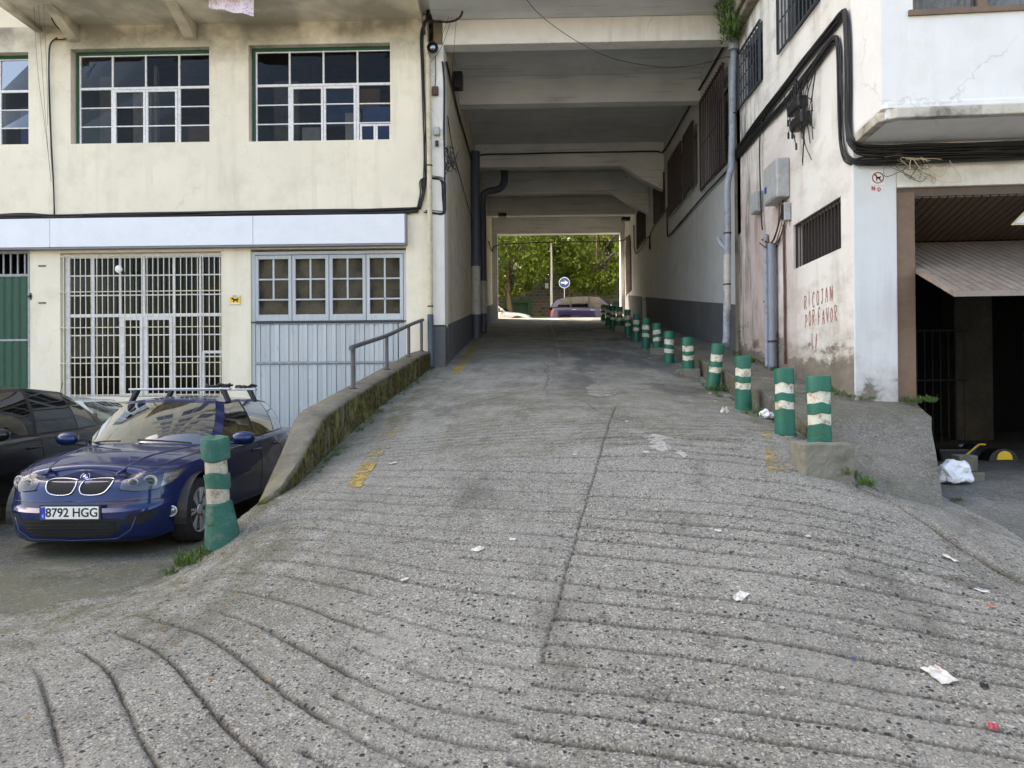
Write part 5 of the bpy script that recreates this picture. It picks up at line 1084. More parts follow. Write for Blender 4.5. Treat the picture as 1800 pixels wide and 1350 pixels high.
for sg in (1, -1):
    pts = [(sg*a, b_) for a, b_ in ((.40, .60), (.415, .70), (.47, .735), (.70, .738), (.95, .742), (1.14, .745), (1.02, .68), (.90, .625), (.74, .588), (.55, .582))]
    h = bc.patch('headlight', pts, M['lampin2'], .002, st=.03)
    bc.patch('lens', pts, M['lamplens'], .016, h, st=.04, thick=.02)
    bc.rib('lamp_edge', pts, .004, M['plastic'], .006, h, closed=True)
    bc.patch('reflector', [(sg*a, b_) for a, b_ in ((.80, .61), (.86, .72), (1.09, .735), (.98, .67), (.88, .625))], M['lampin'], .005, h, st=.03)
    for (q, z, r) in ((.71, .660, .058), (.54, .652, .044)):
        c = bc.surz(sg*q, z, .002); n_ = (bc.surz(sg*q, z, .05) - c).normalized(); Rm = Matrix.Translation(c) @ (n_*.6 + Vector((1, 0, .1))).to_track_quat('Z', 'Y').to_matrix().to_4x4(); mb = MB(); mb.lathe([(r, -.02), (r, .004), (r*.93, .006), (r*.86, -.004), (r*.62, -.010)], 28, Rm); mb.obj('lamp_ring', M['alloy'], h, smooth=40)
        mb = MB(); mb.lathe([(r*.62, -.010), (r*.56, .000), (r*.35, .007), (r*.1, .010)], 24, Rm); mb.obj('projector', M['darkglass'], h, smooth=True)
    c = bc.surz(sg*.90, .365, .0); n_ = (bc.surz(sg*.90, .365, .05) - c).normalized(); Rm = Matrix.Translation(c) @ (n_*.7 + Vector((1, 0, 0))).to_track_quat('Z', 'Y').to_matrix().to_4x4(); mb = MB(); mb.lathe([(.052, -.03), (.052, .002), (.043, .004), (.038, -.008)], 24, Rm); fg = mb.obj('fog_light', M['alloy'], bc.root, smooth=40); mb = MB(); mb.lathe([(.038, -.008), (.032, -.002), (.01, .0)], 20, Rm); mb.obj('lens', M['lampin'], fg, smooth=True)
    bc.patch('side_intake', [(sg*a, b_) for a, b_ in ((.44, .30), (.50, .385), (.70, .405), (.74, .40), (.70, .33), (.60, .285))], M['ink'], .003, st=.04)
    bc.rib('bumper_crease', [(sg*q, .50 - .0*q) for q in np.linspace(.02, 1.2, 16)], .0035, M['blue'], .004)
    bc.rib('hood_gap', [(sg*q, z) for q, z in ((.0, .722), (.2, .722), (.4, .728), (.47, .745))], .003, M['ink'], .001)
    mb = MB(); mb.tube([bc.top(1.93, sg*.52, .004), bc.top(1.7, sg*.62, .004), bc.top(1.4, sg*.69, .004), bc.top(1.1, sg*.72, .004), bc.top(.85, sg*.73, .004)], .0032, 4, 4); mb.obj('hood_gap', M['ink'], bc.root)
    mb = MB(); mb.tube([bc.top(1.95, sg*.33, -.010), bc.top(1.6, sg*.41, -.008), bc.top(1.2, sg*.50, -.008), bc.top(.98, sg*.56, -.009)], .014, 10, 5); mb.obj('hood_crease', M['blue'], bc.root, smooth=True)
    # rear window brightwork and side sill
    mb = MB(); mb.tube([bc.surz(sg*bc.q_of_x(x), bc.zt(x) - .045, .004) for x in np.linspace(.75, -1.6, 14)], .004, 4); mb.obj('shoulder_crease', M['blue'], bc.root)
pts = [(q, z) for q, z in ((-.44, .25), (-.48, .32), (-.42, .352), (.42, .352), (.48, .32), (.44, .25), (.32, .185), (-.32, .185))]
lg = bc.patch('lower_grille', pts, M['ink'], .003, st=.05)
for k in range(5): bc.rib('grille_bar', [(q, .205 + k*.030) for q in np.linspace(-.40 + .0*k, .40, 9)], .004, M['ink'], .006, lg)
bc.rib('intake_lip', [(-.56, .36), (-.52, .24), (-.40, .165), (0, .15), (.40, .165), (.52, .24), (.56, .36)], .010, M['blue'], .004)
# plate
c = bc.surz(0, .41, .02); mb = MB(); mb.box(c.x - .012, c.x + .01, -.26, .26, c.z - .055, c.z + .055); pl = mb.obj('number_plate', M['plate'], bc.root, bevel=.003)
mb = MB(); mb.box(c.x - .02, c.x - .0, -.275, .275, c.z - .068, c.z + .068); mb.obj('plate_holder', M['plastic'], pl)
def on_plane(name, txt, size, org, ux, uz, mat, parent=None, bold=0.0, **kw):
    v, f = text_mesh(txt, size, .0008, bold); ux = Vector(ux); uz = Vector(uz); nn = ux.cross(uz); mb = MB(); mb.add([Vector(org) + ux*p[0] + uz*p[1] + nn*p[2] for p in v], f); return mb.obj(name, mat, parent, **kw)
on_plane('plate_text', '8792 HGG', .105, (c.x + .0112, .022, c.z - .0), (0, 1.0, 0), (0, 0, 1.05), M['ink'], pl, .0015)
mb = MB(); mb.box(c.x + .0101, c.x + .0112, -.258, -.215, c.z - .053, c.z + .053); mb.obj('country_band', M['plateblue'], pl)
on_plane('country_letter', 'E', .035, (c.x + .0115, -.236, c.z - .028), (0, 1, 0), (0, 0, 1), M['plate'], pl)
# roundel emblem
ec = bc.surz(0, .755, .012); Rm = Matrix.Translation(ec) @ Vector((1, 0, .55)).to_track_quat('Z', 'Y').to_matrix().to_4x4(); Rm = Rm @ Matrix.Rotation(0, 4, 'Z')
mb = MB(); mb.lathe([(.041, -.006), (.041, .003), (.038, .005), (.01, .005)], 32, Rm); em = mb.obj('emblem', M['ink'], bc.root, smooth=40)
mb = MB(); mb.lathe([(.043, -.004), (.043, .006), (.040, .0065), (.040, -.004)], 32, Rm); mb.obj('emblem_rim', M['chrome'], em)
for k in range(4):
    mb = MB(); a0 = math.pi/2*k; vs_ = [Rm @ Vector((0, 0, .0062))] + [Rm @ Vector((.025*math.cos(a0 + math.pi/2*j/8), .025*math.sin(a0 + math.pi/2*j/8), .0062)) for j in range(9)]; mb.add(vs_, [tuple(range(10))]); mb.obj('emblem_quarter', M['plateblue'] if k % 2 == 0 else M['plate'], em)
# roof bars
for xb in (.0, -.85):
    rb = empty('roof_bar', parent=bc.root); zr = 1.385 if xb == 0 else 1.375
    mb = MB(); mb.box(xb - .035, xb + .035, -.60, .60, zr + .115, zr + .140); mb.obj('crossbar', M['bar_alu'], rb, bevel=.01)
    for sg in (1, -1):
        mb = MB(); mb.hexa([(xb - .05, sg*.60, zr - .03), (xb + .05, sg*.60, zr - .03), (xb + .05, sg*.56, zr - .03), (xb - .05, sg*.56, zr - .03), (xb - .035, sg*.535, zr + .13), (xb + .035, sg*.535, zr + .13), (xb + .035, sg*.47, zr + .13), (xb - .035, sg*.47, zr + .13)]); mb.obj('foot', M['plastic'], rb, bevel=.012)
mb = MB()
for k in range(5): 
    y0 = .30; mb.tube([(-.02 + random.uniform(-.05, .05), y0 + .05*j + random.uniform(-.01, .01), 1.545 + random.uniform(-.02, .03)) for j in range(7)], .012, 5, 3)
mb.obj('black_strap', M['plastic'], smooth=True, label='black strap bundle tied on the front roof bar of the blue car', cat='strap')
so_ = bpy.data.objects['black_strap']; so_.location = bc.root.location; so_.rotation_euler = bc.root.rotation_euler
mb = MB()
for k in range(4): mb.tube([(-.85 + random.uniform(-.05, .05), .34 + .05*j, 1.535 + random.uniform(-.01, .035)) for j in range(6)], .011, 5, 3)
s2 = mb.obj('black_strap', M['plastic'], smooth=True, label='black strap bundle tied on the rear roof bar of the blue car', cat='strap'); s2.location = bc.root.location; s2.rotation_euler = bc.root.rotation_euler
for (y0, y1) in ((.05, .55), (-.60, -.08)):
    mb = MB(); mb.tube([Vector((1.08 - .35*((y/.66)**2)*1.0 - .02 + .02*(i), y, bc.top(1.0, y).z + .035)) for i, y in enumerate(np.linspace(y0, y1, 6))], .010, 5); mb.obj('wiper', M['plastic'], bc.root)
# --- black saloon
bs = Car('black_car', 'glossy black saloon parked left of the blue hatchback', -6.78, 8.5, LOT, math.atan2(-1, .04), M['black'],
    hatch_params(a=2.4, b=.91, ztop=([-2.4, -2.2, -1.5, 0, .9, 1.6, 2.2, 2.4], [.95, 1.02, 1.0, .96, .93, .87, .78, .72]), zbot=([-2.4, -1.8, 1.8, 2.4], [.28, .2, .2, .2]), crown=([-2.4, -2.1, 0, 1.0, 2.1, 2.4], [.02, .04, .03, .08, .05, .02]), wr=.335, axles=(1.45, -1.38), glass='darkglass',
    knots=[((1.25, 0), (.35, 0, 1.54)), ((.95, .69), (.28, .54, 1.525)), ((.85, .76), (.2, .6, 1.51)), ((-.2, .80), (-.2, .63, 1.535)), ((-.27, .80), (-.27, .63, 1.535)), ((-1.15, .785), (-1.0, .61, 1.49)), ((-1.19, .78), (-1.04, .605, 1.487)), ((-1.75, .72), (-1.3, .58, 1.42)), ((-2.15, .62), (-1.5, .55, 1.34)), ((-2.25, 0), (-1.6, 0, 1.31))], rx=(.36, -1.62), doors=((.85, -.24), (-.24, -1.2)), mirror=(.75, 1.03)))
mb = MB(); mb.tube([(-1.45, .35, 1.36), (-1.55, .35, 1.62)], .004, 4); mb.obj('antenna', M['plastic'], bs.root)
mb = MB(); q = bs.q_of_x(-1.62); cc = bs.surz(q, .82, .003); mb.lathe([(.075, 0), (.075, .002)], 20, Matrix.Translation(cc) @ Matrix.Rotation(math.radians(-90), 4, 'X')); mb.obj('fuel_cap', M['black'], bs.root)
# --- pale car along the wall
pc = Car('pale_car', 'pale cream small car standing crosswise between the black saloon and the facade', -7.55, 12.35, LOT, 0.0, M['pale'], hatch_params(a=1.95, b=.80, knots=[((1.0, 0), (.28, 0, 1.355)), ((.75, .62), (.20, .48, 1.345)), ((.65, .68), (.10, .54, 1.335)), ((-.24, .72), (-.22, .56, 1.355)), ((-.30, .72), (-.28, .56, 1.355)), ((-.95, .71), (-.9, .55, 1.34)), ((-.99, .70), (-.94, .545, 1.335)), ((-1.35, .66), (-1.2, .53, 1.32)), ((-1.72, .54), (-1.5, .47, 1.28)), ((-1.82, 0), (-1.6, 0, 1.28))], rx=(.3, -1.62), axles=(1.2, -1.2), wr=.29))
# --- cars on the far street
sv = Car('silver_car', 'silver saloon driving on the street beyond the passage', -2.05, 37.6, 2.94, 0.0, M['silver'], hatch_params(a=2.25, b=.87, glass='darkglass', chromeh=True, rx=(.3, -1.68)))
def lights(c, a, f='lampin', r='redlitter'):
    for sg in (1, -1):
        c.patch('headlight', [(sg*q, z) for q, z in ((.45, .60), (.5, .70), (1.1, .74), (.9, .62))], M[f], .004, st=.06); tq = c.total
        c.patch('tail_light', [(sg*(tq - q), z) for q, z in ((.55, .68), (.60, .94), (.82, .95), (.74, .70))], M[r], .004, st=.06)
lights(sv, 0); lights(bs, 0); lights(pc, 0)
pm = Car('purple_minivan', 'dark purple compact minivan driving on the street beyond the passage', 3.0, 37.3, 2.94, 0.0, M['purple'],
    hatch_params(a=2.15, b=.87, chromeh=True, glass='darkglass', n=4.5, ztop=([-2.15, -2.0, -1.2, 0, .9, 1.5, 1.95, 2.15], [1.0, 1.08, 1.06, 1.02, .98, .90, .78, .70]),
    knots=[((1.35, 0), (.45, 0, 1.58)), ((1.1, .66), (.38, .54, 1.57)), ((1.0, .72), (.30, .60, 1.56)), ((-.10, .76), (-.10, .64, 1.60)), ((-.20, .76), (-.20, .64, 1.60)), ((-1.02, .755), (-1.0, .62, 1.58)), ((-1.10, .75), (-1.08, .61, 1.575)), ((-1.72, .72), (-1.45, .59, 1.53)), ((-2.02, .62), (-1.70, .55, 1.47)), ((-2.08, 0), (-1.78, 0, 1.47))], rx=(.46, -1.8), doors=((.9, -.15), (-.15, -1.05)), mirror=(.95, 1.08)))
lights(pm, 0)
for sg in (1, -1):
    mb = MB(); mb.tube([pm.surz(sg*pm.q_of_x(x), .44, .01) for x in np.linspace(.85, -.85, 10)], .022, 6); mb.obj('side_moulding', M['chrome'], pm.root)

# ================================================================ TREES, SIGN, LAMP POST BEYOND THE PASSAGE
def leaf_cloud(mb, c, r, n, s0, s1, rng):
    for _ in range(n):
        d = rng.normal(size=3); d /= np.linalg.norm(d); p = np.array(c) + d * r * rng.uniform(.35, 1.05) ; s_ = rng.uniform(s0, s1); t1 = rng.normal(size=3); t1[2] *= .5; t1 /= np.linalg.norm(t1); nn = rng.normal(size=3) + np.array([0, -.2, 1.1]); t2 = np.cross(nn, t1); t2 /= np.linalg.norm(t2); dn = np.array([0, 0, -.25*s_])
        b = len(mb.v); mb.v += [tuple(p), tuple(p + t1*s_*.5 + t2*s_*.38), tuple(p + t1*s_ + dn), tuple(p + t1*s_*.5 - t2*s_*.38)]; mb.f.append((b, b+1, b+2, b+3)); mb.mi.append(0)
def street_tree(x, y, z, seed, label, h=9.5, rad=3.0):
    rng = np.random.default_rng(seed); t = empty('street_tree', (0, 0, 0), label=label, cat='tree', group='trees along the far pavement'); mb = MB()
    mb.tube([(x, y, z - .1), (x + .05, y, z + 1.3), (x - .04, y, z + 2.6), (x, y, z + 4.2), (x + .1, y, z + 7)], [.2, .17, .15, .12, .05], 10, 3)
    cl = []
    for k in range(15):
        a = rng.uniform(0, 6.28); zz = z + rng.uniform(2.2, 4.5); L = rng.uniform(1.3, rad*.85); e = Vector((x + L*math.cos(a), y + L*.8*math.sin(a), zz + L*rng.uniform(.2, 1.0))); mb.tube([(x, y, zz), ((x+e.x)/2, (y+e.y)/2, (zz+e.z)/2 + .2), tuple(e)], [.06, .04, .015], 6, 3); cl.append(tuple(e))
    mb.obj('trunk', M['bark'], t, smooth=True); mb = MB()
    for k in range(210):
        u = rng.normal(size=3); u /= np.linalg.norm(u); rr = rng.uniform(.55, 1.0) ** .5; cz = z + 2.3 + (h - 2.3)*.48
        cl.append((x + u[0]*rad*rr, y + u[1]*rad*.85*rr, cz + u[2]*(h-2.55)*.5*rr))
    for c in cl: leaf_cloud(mb, c, rng.uniform(.32, .65), 95, .12, .24, rng)
    mb.obj('crown', M['leaf'], t)
street_tree(-1.25, 41.6, 3.07, 1, 'leafy street tree behind the silver car, left of the round sign', rad=3.1)
street_tree(3.75, 42.0, 3.07, 2, 'leafy street tree behind the purple minivan, right of the round sign', rad=3.0)
street_tree(-6.9, 41.8, 3.07, 3, 'street tree hidden mostly by the left passage wall', rad=3.0)
street_tree(9.3, 41.8, 3.07, 4, 'street tree hidden mostly by the right passage wall', rad=3.0)
mb = MB(); mb.tube([UY(970, 560, 40.5) , (UY(968, 400, 40.5))], .075, 10); p0 = UY(970, 600, 40.5); mb = MB(); mb.tube([(p0[0], 40.5, 3.07), (p0[0], 40.5, 11.5)], [.085, .06], 12); lp = mb.obj('pole', M['pole']); lpr = empty('street_lamp', label='grey lamp post rising between the two street trees', cat='street lamp'); lp.parent = lpr
mb = MB(); mb.tube([(p0[0], 40.5, 11.4), (p0[0], 39.8, 11.9), (p0[0], 38.6, 12.0)], .04, 8, 4); mb.obj('arm', M['pole'], lpr); mb = MB(); mb.box(p0[0] - .12, p0[0] + .12, 38.1, 38.8, 11.93, 12.05); mb.obj('lamp_head', M['boxgrey'], lpr, bevel=.03)
sg_ = empty('direction_sign', label='round blue sign with a white arrow pointing right', cat='road sign'); sc = UY(992, 497, 40.0)
ring = lambda r, y, n=40: [(sc[0] + r*math.cos(2*math.pi*k/n), y, sc[2] + r*math.sin(2*math.pi*k/n)) for k in range(n)]
def disc(r, y0, y1): mb = MB(); n = 40; mb.add(ring(r, y0) + ring(r, y1), [tuple(range(n)), tuple(range(n, 2*n))[::-1]] + [(k, (k+1) % n, n+(k+1) % n, n+k) for k in range(n)]); return mb
disc(.30, 39.98, 40.0).obj('rim', M['signwhite'], sg_); disc(.27, 39.972, 39.979).obj('face', M['signblue'], sg_)
ar_ = [(-.19, -.045), (.04, -.045), (.02, -.14), (.20, 0), (.02, .14), (.04, .045), (-.19, .045)]
mb = MB(); mb.prism(ar_, lambda u, v: (sc[0] + u, 39.966, sc[2] + v), lambda u, v: (sc[0] + u, 39.971, sc[2] + v)); mb.obj('arrow', M['signwhite'], sg_)
mb = MB(); mb.tube([(sc[0], 40.03, 3.07), (sc[0], 40.03, sc[2] + .3)], .03, 8); mb.obj('post', M['pole'], sg_)
q_ = UY(961, 502, 45.9); mb = MB(); mb.box(q_[0] - .1, q_[0] + .1, 45.94, 45.99, q_[2] - .16, q_[2] + .16); mb.obj('wall_notice', M['signwhite'], label='small pale notice on the stone wall left of the lamp post', cat='notice')

# ================================================================ LOW WALL AND HANDRAIL
lw = empty('low_wall', label='mossy low concrete wall along the left edge of the ramp', cat='wall')
LWP = [  # y, x_in, x_out, ztop_in, ztop_out
 (6.50, -2.36, -2.44, -.97, -.99), (6.7, -2.27, -2.47, -.88, -.93), (7.0, -2.25, -2.50, -.74, -.80), (7.35, -2.26, -2.52, -.60, -.62), (7.75, -2.27, -2.56, -.42, -.42), (8.0, -2.28, -2.59, -.33, -.31), (8.25, -2.275, -2.60, -.25, -.23), (8.7, -2.26, -2.58, -.17, -.16), (9.5, -2.22, -2.54, -.03, -.03), (10.5, -2.15, -2.45, .15, .15), (12, -2.03, -2.33, .42, .42), (13.0, -1.94, -2.24, .61, .61), (13.62, -1.88, -2.18, .70, .70)]
mb = MB(); rows = []
for i in range(len(LWP)-1):
    a, b_ = LWP[i], LWP[i+1]; k = max(1, int((b_[0]-a[0])/.05))
    for j in range(k): t = j/k; rows.append([a[q] + (b_[q]-a[q])*t for q in range(5)])
rows.append(list(LWP[-1])); V = []
for (y, xi, xo, zi, zo) in rows:
    jn = (float(fbm(np.array(y*5.), np.array(1.), 5)) - .47)*.05; j2 = (float(fbm(np.array(y*9.), np.array(6.), 5)) - .47)*.05; g_ = float(hgt(-2.2, y)) - .3
    V += [(xi + .02, y, g_), (xi + jn*.7, y, zi - .12 + j2*.2), (xi + jn, y, zi - .035 + j2*.5), (xi - .03 + jn, y, zi + jn*.3), (xi*.66 + xo*.34, y, (zi*.66 + zo*.34) + .008 + j2*.3), (xi*.33 + xo*.67, y, (zi*.33 + zo*.67) + .008 - j2*.3), (xo + .02, y, zo + j2*.2), (xo, y, zo - .02), (xo - .03, y, -1.62)]
n = 9; mb.add(V, [(r*n+c, r*n+c+1, (r+1)*n+c+1, (r+1)*n+c) for r in range(len(rows)-1) for c in range(n-1)] + [tuple(range(n)), tuple((len(rows)-1)*n + c for c in range(n))]); mb.obj('coping', M['mossy'], lw, smooth=50)
hr = empty('handrail', label='grey tubular handrail standing on the low mossy wall', cat='handrail')
def wtop(y): return np.interp(y, [r[0] for r in LWP], [(r[1]+r[2])/2 for r in LWP]), np.interp(y, [r[0] for r in LWP], [(r[3]+r[4])/2 for r in LWP])
def y_at(px): 
    best = min(np.linspace(8.2, 13.6, 400), key=lambda y: abs((wtop(y)[0] / y * 1300 + 935) - px)); return float(best)
posts = [(619, 610), (679, 590), (718, 572), (747, 563)]; tops = []
for i, (px, pt_) in enumerate(posts):
    y = y_at(px); x, z = wtop(y); zt = float(UY(px, pt_, y)[2]); tops.append((x, y, zt)); mb = MB(); mb.tube([(x, y, z - .05), (x, y, zt - (.0 if i else .05))], .028, 10); po = mb.obj('post', M['rail'], hr, smooth=40)
    mb = MB(); mb.lathe([(.055, -.01), (.055, .012), (.03, .014)], 12, Matrix.Translation((x, y, z + .006))); mb.obj('base_plate', M['rust'], po)
t0, t1 = Vector(tops[0]), Vector(tops[-1]); dr = (Vector(tops[1]) - t0).normalized()
mb = MB(); mb.tube([t0 + Vector((0, 0, -.09)), t0 + Vector((0, 0, -.03)), t0 + dr*.05 + Vector((0, 0, .0)), Vector(tops[1]), Vector(tops[2]), t1, t1 + Vector((.01, .1, .012))], .031, 12, 4); mb.obj('top_rail', M['rail'], hr, smooth=40)

# ================================================================ BOLLARDS
def bollard(name, loc, H, D, tiltx, tilty, label, group, frac=(.22, .15, .12, .12, .39), mats=None, spin=0):
    b = empty(name, loc, 0, label, 'bollard', group); b.rotation_euler = (math.radians(tiltx), math.radians(tilty), spin); m = mats or (M['green'], M['bandwhite']); r = D/2
    zs = [H]; 
    for f in frac: zs.append(zs[-1] - f*H)
    mb = MB(); mb.lathe([(r*.94, -.04), (r*.94, zs[0] - .01), (r*.9, zs[0] - .004)], 28, None, 0, .004); mb.obj('post', m[1], b, smooth=40)
    jr = random.Random(hash(label) % 1000); k = 1 + jr.uniform(-.01, .02)
    mb = MB(); mb.lathe([(r*.96, zs[1]), (r*1.03*k, zs[1] + .004), (r*1.03*k, zs[0] - .012), (r*1.0*k, zs[0] + .004), (r*.6, zs[0] + .012), (r*.1, zs[0] + .014)], 28, None, 0, .006); mb.obj('cap_sleeve', m[0], b, smooth=35)
    mb = MB(); mb.lathe([(r*.95, zs[3] - .002), (r*1.02, zs[3] + .003), (r*1.03, (zs[2]+zs[3])/2), (r*1.02, zs[2] - .003), (r*.95, zs[2])], 28, None, 0, .008); mb.obj('middle_sleeve', m[0], b, smooth=35)
    mb = MB(); zb_ = zs[5] if zs[5] > 0 else 0; mb.lathe([(r*1.05, zb_ - .01), (r*1.06, zb_ + .03), (r*1.02, zb_ + .034), (r*1.03, zb_ + .05), (r*1.02, zs[4] - .004), (r*.95, zs[4])], 28, None, 0, .008); mb.obj('base_sleeve', m[0], b, smooth=35)
    ph = jr.uniform(0, 6.28); am = jr.uniform(.012, .035)
    for ch in b.children:
        for v in ch.data.vertices:
            x, y, z = v.co; aa = math.atan2(y, x); kk = 1 + am*math.sin(2*aa + ph + z*9) + am*.6*math.sin(3*aa - ph*2 + z*21); v.co.x *= kk; v.co.y *= kk
            if ch.name.startswith(('middle', 'base', 'cap')) and z < H*.93: v.co.z += r*.09*math.sin(aa*2 + ph*3) + r*.05*math.sin(aa*5 + ph)
    return b
GRP = 'green and white bollards along the kerb of the ramp'
# px x, base y, top y, px width, Y, on block
BL = [(1441, 775, 662, 39, 6.5, 1, 0, 'nearest bollard, torn at its foot, standing on a stained concrete block'), (1380, 763, 649, 33, 7.55, 0, 0, 'tall bollard with long green base just left of the one on the big block'), (1307, 720, 627, 27, 9.3, 0, 0, 'bollard beside the white plastic bag, third from the front of the row'), (1252, 685, 605, 22, 11.3, 0, 8, 'bollard leaning to the right with litter at its foot'), (1210, 648, 594, 20, 12.9, 1, 0, 'short bollard on a low mossy block behind the leaning one'), (1176, 645, 583, 17, 14.3, 0, 0, 'bollard standing where the covered passage begins, in front of a pale block'),
 (1155, 611, 569, 15.5, 15.6, 1, 0, 'bollard on a pale block just inside the passage'), (1135, 611, 560, 14, 16.6, 0, 1, 'dark toned bollard beside litter, second one inside the passage'), (1118, 598, 552, 12.5, 18.6, 0, 1, 'third bollard inside the shaded passage'), (1104, 588, 545, 11.5, 20.3, 0, -1, 'fourth bollard inside the shaded passage'), (1089, 573, 540, 10.5, 22.2, 1, 0, 'bollard on a small dark block deep in the passage'), (1077, 575, 538, 10, 23.6, 0, 1, 'bollard partly hidden in the dim cluster at the far end'), (1069, 571, 537, 9, 25.4, 0, 0, 'last striped bollard before the far end of the passage'), (1060, 557, 536, 8.5, 28.5, 0, 0, 'plain dark bollard at the far mouth of the passage')]
for i, (px, yb_, yt_, wpx, Y, blk, tilt, lab) in enumerate(BL):
    p = UY(px, yb_, Y); t_ = UY(px, yt_, Y); D = wpx/1300*Y; H = t_[2] - p[2]; gz = float(hgt(p[0], Y)); z = p[2]
    if not blk: z = min(z, gz + .0) if abs(z - gz) > .0 else z; H = t_[2] - z
    else:
        hb = max(z - gz + .25, .3); cb = MB(); w_ = D*1.15 if i == 0 else D*.95; zz = z - .005
        rr = random.Random(i); j = lambda a: a + rr.uniform(-.025, .025)
        cb.hexa([(j(p[0] - w_), j(Y - w_*.85), zz - hb), (j(p[0] + w_), j(Y - w_*.85), zz - hb), (j(p[0] + w_), j(Y + w_), zz - hb), (j(p[0] - w_), j(Y + w_), zz - hb), (j(p[0] - w_*.9), j(Y - w_*.75), zz), (j(p[0] + w_*.93), j(Y - w_*.75), zz), (j(p[0] + w_*.9), j(Y + w_*.85), zz), (j(p[0] - w_*.9), j(Y + w_*.85), zz)])
        cbo = cb.obj('concrete_block', M['block'], bevel=.02, label=['large stained concrete block under the nearest bollard', '', '', '', 'low mossy block under the short bollard behind the leaning one', '', 'pale block just inside the passage mouth', '', '', '', 'small dark block deep in the passage'][i], cat='concrete block')
        if i == 0:
            sm = cbo.modifiers.new('s', 'SUBSURF'); sm.subdivision_type = 'SIMPLE'; sm.levels = sm.render_levels = 4; tx = bpy.data.textures.new('n', 'CLOUDS'); tx.noise_scale = .08; dm = cbo.modifiers.new('d', 'DISPLACE'); dm.texture = tx; dm.strength = .03; dm.texture_coords = 'GLOBAL'
    bollard('bollard', (p[0], Y, z), H, D, random.uniform(-1, 1) if i else 0, tilt if tilt else random.uniform(-.8, .8), lab, GRP, frac=(.24, .175, .165, .16, .26) if i == 0 else ((.26, .18, .13, .16, .27) if blk else (.22, .15, .12, .12, .39)))
p = UY(388, 947, 6.08); b = empty('bollard', (p[0], p[1], -1.24), 0, 'battered green bollard with bare bands leaning beside the blue car', 'bollard'); b.rotation_euler = (0, math.radians(-2.5), 0)
def rough_lathe(prof, nm, mat, seed, sq=.0):
    rng = random.Random(seed); mb = MB(); n = 26; vs_ = []
    for r, z, dx in prof:
        for k in range(n):
            a = 2*math.pi*k/n; q = 1 + sq*(abs(math.cos(2*a))**2 - .5); rr = r*q*(1 + .03*math.sin(3*a + seed) + rng.uniform(-.012, .012)); vs_.append((dx + rr*math.cos(a), rr*math.sin(a), z + .01*math.sin(2*a + seed)))
    m = len(prof); mb.add(vs_, [(i*n+k, i*n+(k+1) % n, (i+1)*n+(k+1) % n, (i+1)*n+k) for i in range(m-1) for k in range(n)] + [tuple((m-1)*n + k for k in range(n)), tuple(range(n))[::-1]]); return mb.obj(nm, mat, b, smooth=40)
rough_lathe([(.10, -.1, 0), (.092, .25, 0), (.085, .80, -.01)], 'post', M['bandwood'], 3)
rough_lathe([(.100, .66, -.01), (.112, .67, -.01), (.115, .80, -.012), (.105, .845, -.01), (.06, .86, -.01), (.01, .865, -.01)], 'cap_sleeve', M['greenold'], 1, .10)
rough_lathe([(.090, .43, 0), (.100, .435, 0), (.102, .49, 0), (.103, .55, -.006), (.09, .56, -.006)], 'middle_sleeve', M['greenold'], 5, .06)
rough_lathe([(.145, -.05, 0.02), (.140, .02, .015), (.128, .12, .01), (.112, .24, .004), (.104, .31, 0), (.09, .32, 0)], 'base_sleeve', M['greenold'], 8, .05)

# ================================================================ PIPES, LAMPS, BOXES
def pipe(name, pts, r, mat, label, cat='drainpipe', k=3, clips=(), n=14):
    mb = MB(); mb.tube(pts, r, n, k); o = mb.obj(name, mat, smooth=40); root = empty(name, label=label, cat=cat); o.name = 'pipe'; o.parent = root
    for c in clips:
        rr = r if not isinstance(r, (list, tuple)) else r[0]; mb = MB(); mb.lathe([(rr*1.02, -.015), (rr*1.15, -.012), (rr*1.15, .012), (rr*1.02, .015)], n, Matrix.Translation(c)); mb.obj('clip', M['ironbar'], root)
    return root
pa = lambda px, py, Y: tuple(UY(px, py, Y))
xp = fx(757, 330); P_ = pipe('drainpipe', [(xp - .02, 13.66, fz(90, 755)), (xp, 13.66, fz(300, 757)), (xp, 13.66, fz(556, 760))], .048, M['pipecream'], 'narrow cream drainpipe on the white column left of the passage', clips=[(xp, 13.66, fz(295, 757)), (xp + .0, 13.66, fz(540, 760))])
mb = MB(); mb.tube([(xp, 13.66, fz(556, 760) + .02), (xp + .01, 13.66, .45), (xp + .03, 13.60, .38)], .058, 14); mb.obj('lower_pipe', M['pipedark'], P_, smooth=40)
mb = MB(); mb.tube([pa(1290, 72, 13.55), pa(1290, 88, 13.55)], .10, 12); hb = mb.obj('hopper', M['pipelight'], smooth=40)
R1 = pipe('drainpipe', [pa(1290, 80, 13.6), pa(1288, 180, 13.6), pa(1286, 285, 13.6), pa(1284, 300, 13.6), pa(1279, 320, 13.6), pa(1278, 345, 13.6), pa(1279, 400, 13.6), pa(1277, 550, 13.6), pa(1277, 590, 13.6), pa(1275, 606, 13.5)], .062, M['pipelight'], 'long blue grey drainpipe with a kink at the corner of the passage mouth', clips=[pa(1290, 200, 13.6), pa(1279, 410, 13.6), pa(1278, 500, 13.6)]); hb.parent = R1
mb = MB(); mb.tube([pa(1278, 448, 13.6), pa(1278, 545, 13.6)], .066, 14); mb.obj('painted_length', M['pipewhite'], R1, smooth=40)
mb = MB(); mb.tube([pa(1278, 440, 13.6), pa(1268, 430, 13.7), pa(1262, 418, 13.75)], .045, 10, 3); mb.obj('branch', M['pipelight'], R1, smooth=40)
def wx(px, py, dx=0.0): p = UX(px, py, XW - dx); return tuple(p)
